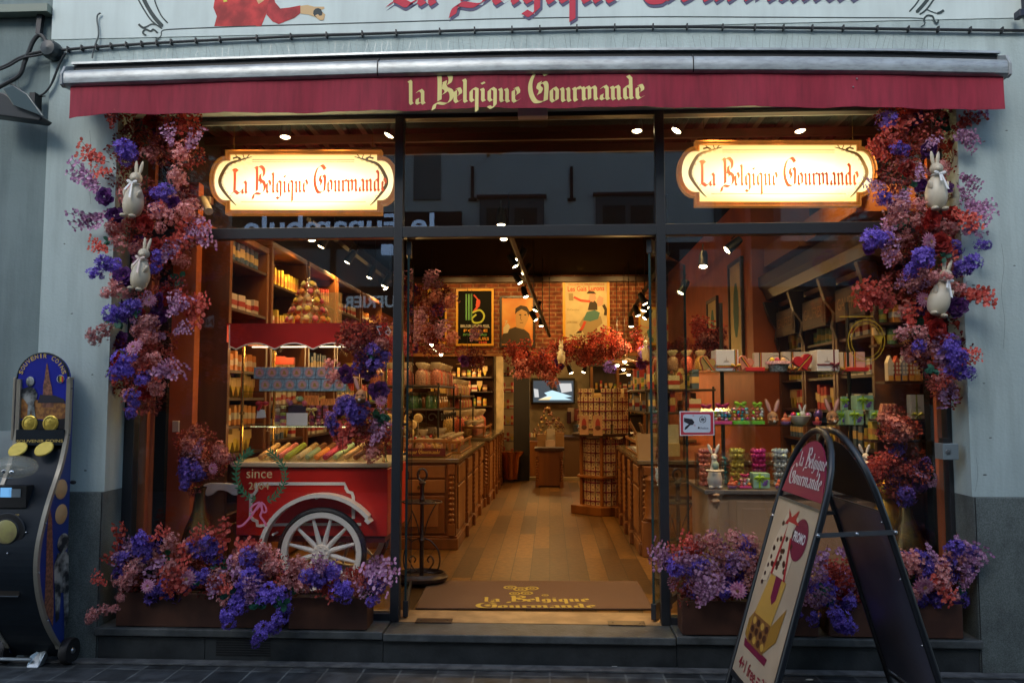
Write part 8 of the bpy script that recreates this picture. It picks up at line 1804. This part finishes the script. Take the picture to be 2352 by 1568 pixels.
# ---------------------------------------------------------------- garland rabbits
CER = mat('beige ceramic', (.58,.52,.40), .42, col2=(.47,.40,.28), vs=9, spec=.5, ramp=(.3,.7)); RIB = mat('satin ribbon', (.72,.72,.70), .3)
def garland_rabbit(px, py, Y, pxh, tilt, label, face=1, ribc=RIB, cm=CER):
    """px,py: feet centre; pxh: total height in V px"""
    p = at(px,py,Y); H = pxh*(Y+4.93)/1800; t = thing('ceramic_rabbit', p, label, 'rabbit figure', 'beige rabbits in the garlands')
    m = MB(); m.lathe([(0,.03),(.09,.035),(.155,.10),(.185,.20),(.188,.29),(.165,.40),(.12,.50),(.075,.57),(.06,.60),(0,.61)], (0,0,0), 26, sx=.9, sy=.85)
    m.ball((0,-.02,.69), (.098,.105,.098), 16, 12); m.ball((face*.03,-.10,.665), (.05,.05,.045), 12, 8)
    for q in (-1,1):
        m.ball((q*.045+face*.0,.01,.86), (.033,.02,.13), 12, 10, M=Matrix.Rotation(q*.14,3,'Y')); m.ball((q*.085,-.09,.03), (.05,.075,.036), 12, 8); m.ball((q*.13,-.06,.40), (.035,.05,.09), 10, 8, M=Matrix.Rotation(q*.3,3,'Y'))
    m.v = [v*H for v in m.v]; m.v = [p+v for v in m.v]; m.build('body', cm, t)
    m = MB(); c = Vector((0,-.115,.585))
    m.lathe([(.075,-.012),(.088,0),(.075,.012)], (0,-.01,.585), 18, sy=1.15)
    for q in (-1,1): m.ball(c+Vector((q*.055,0,.018)), (.052,.014,.028), 10, 6, M=Matrix.Rotation(-q*.35,3,'Y'))
    m.ball(c+Vector((0,-.01,.005)), (.018,.014,.018), 8, 6)
    for q,L_ in ((-.05,.14),(.06,.27)): m.prism([c+Vector((q*.2-.012,-.005,0)),c+Vector((q*.2+.016,-.005,0)),c+Vector((q+.03,-.085,-L_)),c+Vector((q-.01,-.085,-L_*.97))], (0,-.006,0))
    m.v = [p+v*H for v in m.v]; m.build('ribbon_bow', ribc, t)
    t.rotation_euler = (0, math.radians(tilt), math.radians(-8*face)); return t
garland_rabbit(301,502,-.40,142,7,'upper beige ceramic rabbit with white satin bow in the left garland')
garland_rabbit(316,668,-.40,130,10,'lower beige ceramic rabbit with blush bow in the left garland',1,mat('blush ribbon', (.62,.50,.45), .35))
garland_rabbit(2151,486,-.40,142,1,'upper beige ceramic rabbit with white bow in the right garland',-1)
garland_rabbit(2148,727,-.40,140,16,'lower leaning beige ceramic rabbit half covered by coral blossoms in the right garland',-1)
garland_rabbit(1289,835,6.1,56,0,'pale rabbit hanging in the horizontal garland nearer the brick post',1)
garland_rabbit(1484,829,6.1,60,0,'pale rabbit hanging in the horizontal garland by the right mullion',1)
garland_rabbit(1520,1115,.5,84,0,'white porcelain rabbit seen dimly beside the right door leaf',1,PORC,PORC)
# ================================================================ pavement sign (A-frame)
fh = Vector((-math.sin(YAW), math.cos(YAW), 0)); rh = Vector((math.cos(YAW), math.sin(YAW), 0))
def CW_(l, d, z): v = CAM+rh*l+fh*d; return Vector((v.x, v.y, z))
DN, DF, MID, SP_ = 3.69, 4.30, 1.587, .447
af = thing('pavement_sign', CW_(MID,(DN+DF)/2,0), 'black tubular A-frame pavement sign with burgundy header and beige promo poster', 'pavement sign')
def off(z): return SP_-.300*z
def PA(side, u, z, out=0):   # u: 0 far .. 1 near ; side -1 front (left), +1 back
    n = Vector((side*1.0, 0, 0)); l = MID+side*(off(z)+out); return CW_(l, DF+(DN-DF)*u, z)
BT = mat('black powder coat', (.014,.016,.02), .33, spec=.6, bump=.06, bs=400)
for side in (-1,1):
    pts = [PA(side,0,0), PA(side,0,.5), PA(side,0,.98)]
    for k in range(1,12):
        a = PI*k/12; u = .5-.5*math.cos(a); z = .98+.415*math.sin(a)**.8; pts.append(PA(side,u,z))
    pts += [PA(side,1,.98), PA(side,1,.5), PA(side,1,0)]
    m = MB(); m.tube(pts, .0165, 12); m.build('tube_frame', BT, af)
    m = MB(); m.tube([PA(side,.03,.10), PA(side,.97,.10)], .010, 8); m.build('cross_bar', BT, af)
def pad(side, pts, m_, name, th=.003, out=0.):
    A = [PA(side,u,z,out) for u,z in pts]; m = MB(); m.prism(A, rh*(.0 if False else side*th)); return m.build(name, m_, af)
PB = mat('poster beige', (.50,.40,.28), .5, col2=(.44,.34,.23), vs=3)
pad(-1, [(.035,.125),(.965,.125),(.965,1.02),(.035,1.02)], PB, 'poster', .006)
pad(-1, [(.035,.105),(.965,.105),(.965,.124),(.035,.124)], BT, 'lower_rail', .010); pad(-1, [(.035,1.021),(.965,1.021),(.965,1.032),(.035,1.032)], mat('grey rail', (.12,.14,.15), .35, metal=.5), 'upper_rail', .010)
hdp = [(.05,1.062),(.95,1.062)]+[(.5+.44*math.cos(PI*k/12), .985+.355*math.sin(PI*k/12)**.85) for k in range(1,12) if .985+.355*math.sin(PI*k/12)**.85 > 1.062]
BG = mat('header burgundy', (.24,.008,.055), .45)
pad(-1, hdp, BG, 'header', .006); pad(1, hdp, mat('back of header', (.012,.009,.009), .6), 'back_header', .004)
pad(1, [(.03,.125),(.97,.125),(.97,1.02),(.03,1.02)], mat('brushed dark metal', (.15,.15,.21), .32, metal=.35, var=.2, vs=2), 'back_panel', .004)
pad(1, [(.03,1.021),(.97,1.021),(.97,1.030),(.03,1.030)], mat('grey rail', (.12,.14,.15), .35), 'back_rail', .006)
nrm = -rh
def SG(u, z, d=.008): return PA(-1,u,z,d+.0)
def stext(fn, body, u0,z0,u1,z1,h,m_,**k): return fn(body, SG(u0,z0), SG(u1,z1), h, m_, af, **k)
upv = (SG(.5,1.2)-SG(.5,.8)).normalized()
WL = mat('header white', (.62,.58,.60), .5)
black_text('la Belgique', SG(.30,1.205), SG(.85,1.205), .050, WL, af, nib=.24, ang=28, up=upv, depth=.0015)
black_text('Gourmande', SG(.16,1.112), SG(.85,1.112), .052, WL, af, nib=.24, ang=28, up=upv, depth=.0015)
TB = mat('promo plum', (.17,.006,.045), .45)
def sell(cu,cz,ru,rz,m_,name,d,n=24):
    m = MB(); m.poly([SG(cu+ru*math.cos(2*PI*k/n), cz+rz*math.sin(2*PI*k/n), d) for k in range(n)]); return m.build(name, m_, af)
def sp(pts,m_,name,d): m = MB(); m.poly([SG(u,z,d) for u,z in pts]); return m.build(name, m_, af)
sell(.72,.87,.16,.100,TB,'promo_disc',.0085); sp([(.6,.83),(.56,.77),(.68,.79)],TB,'promo_tail',.0083)
plain_text('PROMO', SG(.60,.858,.0095), SG(.845,.858,.0095), h=.048, m=mat('header white2', (.7,.68,.7), .5), parent=af, up=upv, bold=.03)
plain_text('4+1 free = 30€', SG(.16,.165,.0085), SG(.94,.165,.0085), h=.062, m=mat('promo red', (.26,.008,.03), .5), parent=af, up=upv, bold=.01)
GY = mat('print gold', (.52,.31,.06), .4); CH = mat('print chocolate', (.05,.02,.014), .3, spec=.6); CRp = mat('print cream', (.60,.50,.36), .5); RDp = mat('print red ribbon', (.40,.02,.03), .4); SHp = mat('print shadow', (.30,.22,.14), .6)
sp([(.16,.27),(.70,.27),(.72,.305),(.14,.305)],TB,'box_base',.0083)
sp([(.20,.44),(.62,.44),(.70,.66),(.34,.66)],GY,'box_lid',.0085); sp([(.58,.30),(.80,.40),(.84,.56),(.62,.44)],mat('print gold dark', (.34,.18,.03), .4),'box_flap',.0086); sp([(.12,.40),(.22,.46),(.22,.30),(.12,.32)],mat('print gold dark', (.34,.18,.03), .4),'box_flap',.0086)
sp([(.20,.30),(.60,.30),(.62,.445),(.20,.445)],mat('print box inside', (.22,.10,.03), .4),'box_inside',.0087)
random.seed(4)
for i in range(4):
    for j in range(3): sell(.26+i*.10,.33+j*.042,.040,.018,[CH,CH,GY,CH][(i*2+j)%4],'chocolate',.0092,10)
sp([(.46,.665),(.60,.665),(.58,.56),(.52,.53),(.46,.56)],TB,'box_label',.0090)
sp([(.30,.665),(.66,.665),(.70,.85),(.60,.965),(.34,.965),(.20,.80),(.14,.60),(.28,.62)],CRp,'gift_stack',.0084)
for k in range(22): u = .22+.42*random.random(); z = .68+.25*random.random(); sell(u,z,.028,.014,CH,'praline',.0092,8)
for k in range(6): sell(.18+.02*k,.60+.045*k,.022,.012,CH,'praline',.0092,8)
sp([(.32,.66),(.36,.66),(.46,.93),(.42,.93)],RDp,'ribbon_print',.0096); sp([(.62,.66),(.66,.66),(.54,.93),(.50,.93)],RDp,'ribbon_print',.0096); sp([(.36,.99),(.46,.955),(.58,1.0),(.56,.95),(.66,.93),(.47,.925),(.34,.91),(.40,.95)],RDp,'ribbon_print',.0098)
sp([(.42,.86),(.56,.86),(.56,.93),(.42,.93)],CRp,'tag_print',.0100)
# stay bars
ST = mat('stay steel', (.17,.18,.19), .35, metal=.6)
for d_ in (DN-.012, DF+.0):
    A, B = CW_(MID-off(.925)-.01,d_-.01,.925), CW_(MID+off(.925)+.01,d_-.01,.94); m = MB(); m.prism([A+Vector((0,0,-.011)),B+Vector((0,0,-.011)),B+Vector((0,0,.011)),A+Vector((0,0,.011))], fh*-.003); m.build('stay_bar', ST, af)
    for q in (A, B, A.lerp(B,.5)):
        m = MB(); m.ball(q-fh*.006, .010, 8, 6); m.build('bolt', mat('bolt', (.45,.47,.48), .25, metal=.9), af)
for z in (.12,.42,.72,.98):
    m = MB(); m.ball(PA(1,.985,z,-.018), .006, 8, 5); m.build('rivet', mat('bolt', (.45,.47,.48), .25, metal=.9), af)
# ================================================================ coin souvenir machine at the left edge
X1m, X0m = at(160,1000,-.36).x, at(160,1000,-.36).x-.315
def YX_(px): return CAM.y + (lambda: 0)() if False else None
def side_pt(px, py):   # point of the right side plane X = X1m seen at px,py
    d = ray(px,py); return CAM+d*((X1m-CAM.x)/d.x)
cm_ = thing('souvenir_coin_machine', (X1m-.16,-.5,0), 'dark souvenir coin vending machine with arched blue picture header at the left edge', 'vending machine')
curve = [(160,870),(160,905),(159,945),(156,985),(150,1025),(141,1065),(130,1100),(118,1135),(106,1175),(96,1215),(88,1255),(84,1300),(86,1345),(93,1385),(104,1425),(120,1460),(138,1488)]
C = [side_pt(*p) for p in crp(curve,3)]
Yb = -.335; zt_m = C[0].z
body = [(v.y, v.z) for v in C]
NV = mat('cabinet navy', (.008,.014,.021), .5, spec=.25, var=.12, vs=3); NVB = mat('panel blue', (.012,.035,.20), .35, spec=.6); TRM = mat('trim grey beige', (.34,.31,.25), .35, metal=.5)
m = MB(); n = len(C)
z0m = .045; Yh = C[0].y+.012
zdk = AZ(1006,Yh,100); zfr = AZ(1108,-.60,60)
prof = [(Yb, zdk),(Yh+.03, zdk)]+[(min(y,Yb-.04), max(z,z0m)) for y,z in body if z < zfr]+[(Yb, z0m)]
m.prism([(X0m+.012,y,z) for y,z in prof], (X1m-X0m-.024,0,0)); m.build('cabinet', NV, cm_)
for X in (X1m-.010, X0m-.002):
    m = MB(); m.prism([(X,y,z) for y,z in [(Yb-.005,C[0].z-.002)]+[(min(y,Yb-.045)+.014, max(z,z0m)) for y,z in body]+[(Yb-.005,z0m+.01)]], (.012,0,0)); m.build('side_panel', NVB, cm_)
    m = MB(); q = [(min(y,Yb-.045), max(z,z0m)) for y,z in body]
    vs = []; 
    for i,(y,z) in enumerate(q): vs += [(X-.006,y-.006,z),(X+.018,y-.006,z),(X+.018,y+.018,z),(X-.006,y+.018,z)]
    m.add(vs, [(4*i+k,4*i+(k+1)%4,4*i+4+(k+1)%4,4*i+4+k) for i in range(len(q)-1) for k in range(4)]+[(0,1,2,3)]); m.build('curved_trim', TRM, cm_)
    m = MB(); 
    for i in range(2, len(q)-1, 8): m.ball((X+.020,q[i][0]+.006,q[i][1]), .005, 6, 4)
    m.build('rivet', mat('bolt', (.45,.47,.48), .25, metal=.9), cm_)
# header board
Yh = C[0].y+.012
hb = lambda px,py,d=0: at(px,py,Yh-d)
xa_, xb2 = hb(38,900).x, hb(155,900).x; zc_ = hb(96,870).z; Rr = (xb2-xa_)/2
arch = [(xa_,Yh,hb(96,985).z),(xb2,Yh,hb(96,985).z)]+[((xa_+xb2)/2+Rr*math.cos(PI*k/16), Yh, zc_+Rr*.98*math.sin(PI*k/16)) for k in range(17)]
m = MB(); m.prism(arch, (0,.03,0)); m.build('header_board', mat('header night blue', (.015,.022,.33), .3, spec=.6, col2=(.01,.012,.10), vs=1.2), cm_)
cxh = (xa_+xb2)/2
m = MB(); m.tube([(cxh+Rr*math.cos(PI*k/16), Yh+.004, zc_+Rr*.98*math.sin(PI*k/16)) for k in range(17)], .007, 6); m.build('header_edge', NV, cm_)
m = MB(); m.box(X0m+.012,X1m-.012,Yb-.03,Yb,zdk,hb(96,870).z); m.build('header_back', NV, cm_)
for x in (xa_-.018, xb2+.002): m = MB(); m.box(x,x+.016,Yh-.01,Yh+.035,hb(96,1010).z,hb(96,866).z); m.build('header_post', TRM, cm_, bevel=.003)
GLt = mat('gold letter', (.50,.36,.10), .4)
word = 'SOUVENIR COINS'; 
for i,ch in enumerate(word):
    if ch == ' ': continue
    a = math.radians(163-146*i/(len(word)-1)); r = Rr*.80; c = Vector((cxh+r*math.cos(a), Yh-.003, zc_+r*math.sin(a))); tdir = Vector((math.sin(a),0,-math.cos(a))); ud = Vector((math.cos(a),0,math.sin(a)))
    w_ = .011 if ch != 'I' else .004
    plain_text(ch, c-tdir*w_/1, c+tdir*w_/1, h=.026, m=GLt, parent=cm_, up=ud, depth=.001, bold=.02, name='letter')
# generic night view: town hall silhouette, spire, bronze boy
def hp(pts, m_, name, d): m = MB(); m.poly([hb(x,y,d) for x,y in pts][::-1]); return m.build(name, m_, cm_)
OCH = mat('ochre facade', (.34,.15,.035), .5, col2=(.16,.06,.02), vs=45)
hp([(40,960),(40,918),(60,910),(86,918),(100,922),(124,918),(152,928),(154,965)],OCH,'hall_picture',.002)
hp([(98,935),(99,885),(102,870),(106,840),(108,832),(110,840),(114,870),(119,890),(123,935)],mat('spire brown', (.20,.08,.045), .6, var=.4, vs=60),'spire_picture',.003)
hp([(86,925),(92,906),(126,908),(146,916),(150,925)],mat('roof dark', (.015,.012,.02), .6),'roof_picture',.0035)
hp([(40,970),(60,958),(100,966),(154,960),(154,985),(40,985)],mat('print black', (.008,.008,.012), .4),'ground_picture',.004)
BZ = mat('bronze figure', (.03,.035,.04), .3, metal=.3, col2=(.42,.44,.42), vs=16, ramp=(.42,.62))
hp([(62,966),(64,930),(56,918),(44,908),(42,900),(54,892),(64,888),(78,890),(86,904),(84,916),(78,922),(82,966),(74,966),(71,936),(68,966)],BZ,'child_statue_picture',.005)
m = MB(); m.ball(hb(69,876,.006), (.026,.004,.030), 14, 10); m.build('child_head_picture', BZ, cm_)
GC = mat('gold coin', (.62,.45,.08), .32, metal=.6, bump=.3, bs=60)
for px in (69,117):
    m = MB(); m.lathe([(0,-.008),(.043,-.008),(.048,-.005),(.048,0)], hb(px,972,.002), 28, axis='Y'); m.lathe([(.036,-.010),(.040,-.0105),(.0405,-.008)], hb(px,972,.002), 24, axis='Y'); m.build('large_coin', GC, cm_)
for k,(r,c_) in enumerate(((.024,(.45,.48,.5)),(.020,(.05,.08,.2)),(.016,(.5,.4,.03)))): m = MB(); m.lathe([(0,0),(r,0)], hb(139,870,.004+k*.001), 20, axis='Y'); m.build('flag_roundel', mat('roundel%d'%k, c_, .4), cm_)
hp([(133,864),(136.5,862),(136.5,878),(133,876)],BLACK,'flag_stripe',.0075); hp([(141.5,862),(145,864),(145,876),(141.5,878)],mat('flag red', (.5,.02,.02), .5),'flag_stripe',.0075)
plain_text('SOUVENIR COINS', at(38,1016,Yh-.03), at(145,1015,Yh-.03), h=.017, m=GLt, parent=cm_, bold=.02)
m = MB(); a = at(38,1003,Yh-.02); c = at(150,1022,Yh-.02); m.box(X0m+.01,X1m-.012,Yh-.028,Yh+.02,c.z,hb(96,986).z); m.build('title_strip', NV, cm_)
# sloping shelf with two coins and clear dome
def deskpt(px,py,Y): return at(px,py,Y)
for (px,py) in ((41,1031),(101,1030)):
    c = at(px,py,Yh-.06); M_ = Matrix.Translation(c)@Matrix.Rotation(math.radians(48),4,'X'); m = MB(); m.M = M_; m.lathe([(0,.004),(.050,.004),(.054,.0),(.054,-.004)], (0,0,0), 26); m.build('tilted_coin', GC, cm_)
CLD = mat('milky dome', (.40,.40,.32), .12, alpha=.4, spec=.8)
c = at(34,1072,-.62); m = MB(); m.ball(c, (.125,.10,.065), 20, 12); m.build('clear_dome', CLD, cm_)
for dx,dz in ((-.06,-.01),(.0,-.015),(.045,-.02)): m = MB(); m.ball(c+Vector((dx,-.09,dz)), (.014,.008,.012), 8, 6); m.build('dome_stud', mat('chrome', (.8,.8,.8), .1, metal=1.), cm_)
# front face fittings (front surface follows the curve)
import bisect as bs_
Zs = [v.z for v in C]
def frontY(z):
    for a,b_ in zip(C, C[1:]):
        if b_.z <= z <= a.z: t = (z-b_.z)/(a.z-b_.z+1e-9); return min(b_.y+(a.y-b_.y)*t, Yb-.045)
    return C[-1].y
def FP(px,py,d=0.):
    Y = -.62
    for _ in range(8): p = at(px,py,Y); Y = frontY(p.z)
    p = at(px,py,Y-d); return p
a = FP(2,1112); c = FP(62,1165)
m = MB(); m.box(a.x-.1,c.x,min(a.y,c.y)-.012,min(a.y,c.y)+.05,c.z,a.z); m.build('coin_unit', BLACK, cm_)
for (u0,u1,v0,v1,m_) in ((16,33,1117,1140,emis('slot blue', (.15,.4,.75), .55)),(34,54,1120,1140,mat('slot grey', (.25,.3,.33), .3))):
    m = MB(); A = FP(u0,v0,.014); B = FP(u1,v1,.014); y = min(a.y,c.y)-.0135; m.box(A.x,B.x,y-.002,y,B.z,A.z); m.build('coin_slot', m_, cm_)
plain_text('SOUVENIR COINS', Vector((FP(-60,1188).x,FP(20,1188,.006).y,FP(20,1186).z)), Vector((FP(46,1188).x,FP(20,1188,.006).y,FP(20,1190).z)), h=.026, m=GLt, parent=cm_, bold=.02)
c = FP(16,1220,.008); m = MB(); m.lathe([(0,-.012),(.07,-.012),(.074,-.006),(.10,-.004),(.105,.002)], c, 30, axis='Y'); m.build('dial_ring', BLACK, cm_)
m = MB(); m.lathe([(0,-.016),(.058,-.016),(.066,-.012)], c, 28, axis='Y'); m.build('dial_face', mat('dial yellow', (.42,.38,.14), .3, col2=(.30,.24,.12), vs=14), cm_)
for px,py in ((60,1222),(17,1270)): m = MB(); m.ball(FP(px,py,.006), .006, 8, 5); m.build('screw', mat('bolt', (.45,.47,.48), .25, metal=.9), cm_)
m = MB(); A = FP(-10,1343,.004); B = FP(45,1366,.004); m.box(A.x,B.x,B.y-.004,B.y+.02,B.z,A.z); m.build('coin_tray', mat('tray black', (.03,.025,.02), .3), cm_)
m = MB(); m.box(A.x,B.x+.002,B.y-.016,B.y,B.z-.006,B.z); m.build('tray_lip', mat('chrome', (.8,.8,.8), .1, metal=1.), cm_)
# side panel pictures: coins, spire, bronze boy
def SPt(px,py,d=0):
    v = side_pt(px,py); v = Vector((X1m+.003+d, v.y, v.z)); return v
def sdp(pts, m_, name, d): m = MB(); m.poly([SPt(x,y,d) for x,y in pts]); return m.build(name, m_, cm_)
for px,py in ((139,1123),(139,1180),(139,1063-2000)):
    if py < 0: continue
    c = SPt(px,py,.002); m = MB(); m.lathe([(0,.004),(.052,.004),(.058,0)], c, 26, axis='X'); m.build('side_coin', mat('coin print', (.50,.33,.16), .4, bump=.3, bs=60), cm_)
sdp([(100,1400),(103,1330),(106,1230),(112,1160),(118,1190),(120,1260),(122,1400),(120,1440),(112,1420)],mat('spire brown', (.20,.08,.045), .6),'side_spire_picture',.001)
sdp([(122,1300),(130,1270),(150,1265),(156,1275),(156,1400),(150,1440),(146,1440),(144,1360),(138,1360),(134,1420),(126,1430),(124,1360)],BZ,'side_statue_picture',.002)
m = MB(); m.ball(SPt(143,1246,.003), (.004,.055,.055), 14, 10); m.build('side_head_picture', BZ, cm_)
m = MB(); m.ball(SPt(163,1107,.01), (.02,.012,.012), 10, 8); m.build('side_lock', BLACK, cm_)
# wheels and foot bracket
def wl(px,py,r,Y,X):
    c = Vector((X,Y,r)); m = MB(); m.lathe([(0,-.02),(r*.5,-.02),(r*.6,-.024),(r*.95,-.024),(r,-.016),(r,.016),(r*.95,.024),(r*.6,.024),(0,.02)], c, 26, axis='X'); w_ = m.build('wheel', RUB, cm_); m = MB(); m.lathe([(0,.030),(r*.18,.030),(r*.24,.022)], c, 12, axis='X'); m.build('hub', mat('steel', (.4,.42,.43), .3, metal=.9), w_)
wl(0,0,.075,-.33,X1m+.03); wl(0,0,.075,-.33,X0m-.03)
fb = atz(74,1536,.0); m = MB(); m.prism([(fb.x-.05,fb.y+.02,.0),(fb.x+.02,fb.y+.02,.0),(fb.x+.035,fb.y+.06,.075),(fb.x-.015,fb.y+.1,.085),(fb.x-.05,fb.y+.05,.06)], (0,.05,0)); m.build('foot_bracket', mat('foot alloy', (.45,.5,.52), .3, metal=.7), cm_, bevel=.004)
m = MB(); m.tube([(fb.x-.40,fb.y+.03,.045),(fb.x-.03,fb.y+.03,.045)], .010, 8); m.build('tow_bar', mat('foot alloy', (.45,.5,.52), .3, metal=.7), cm_)
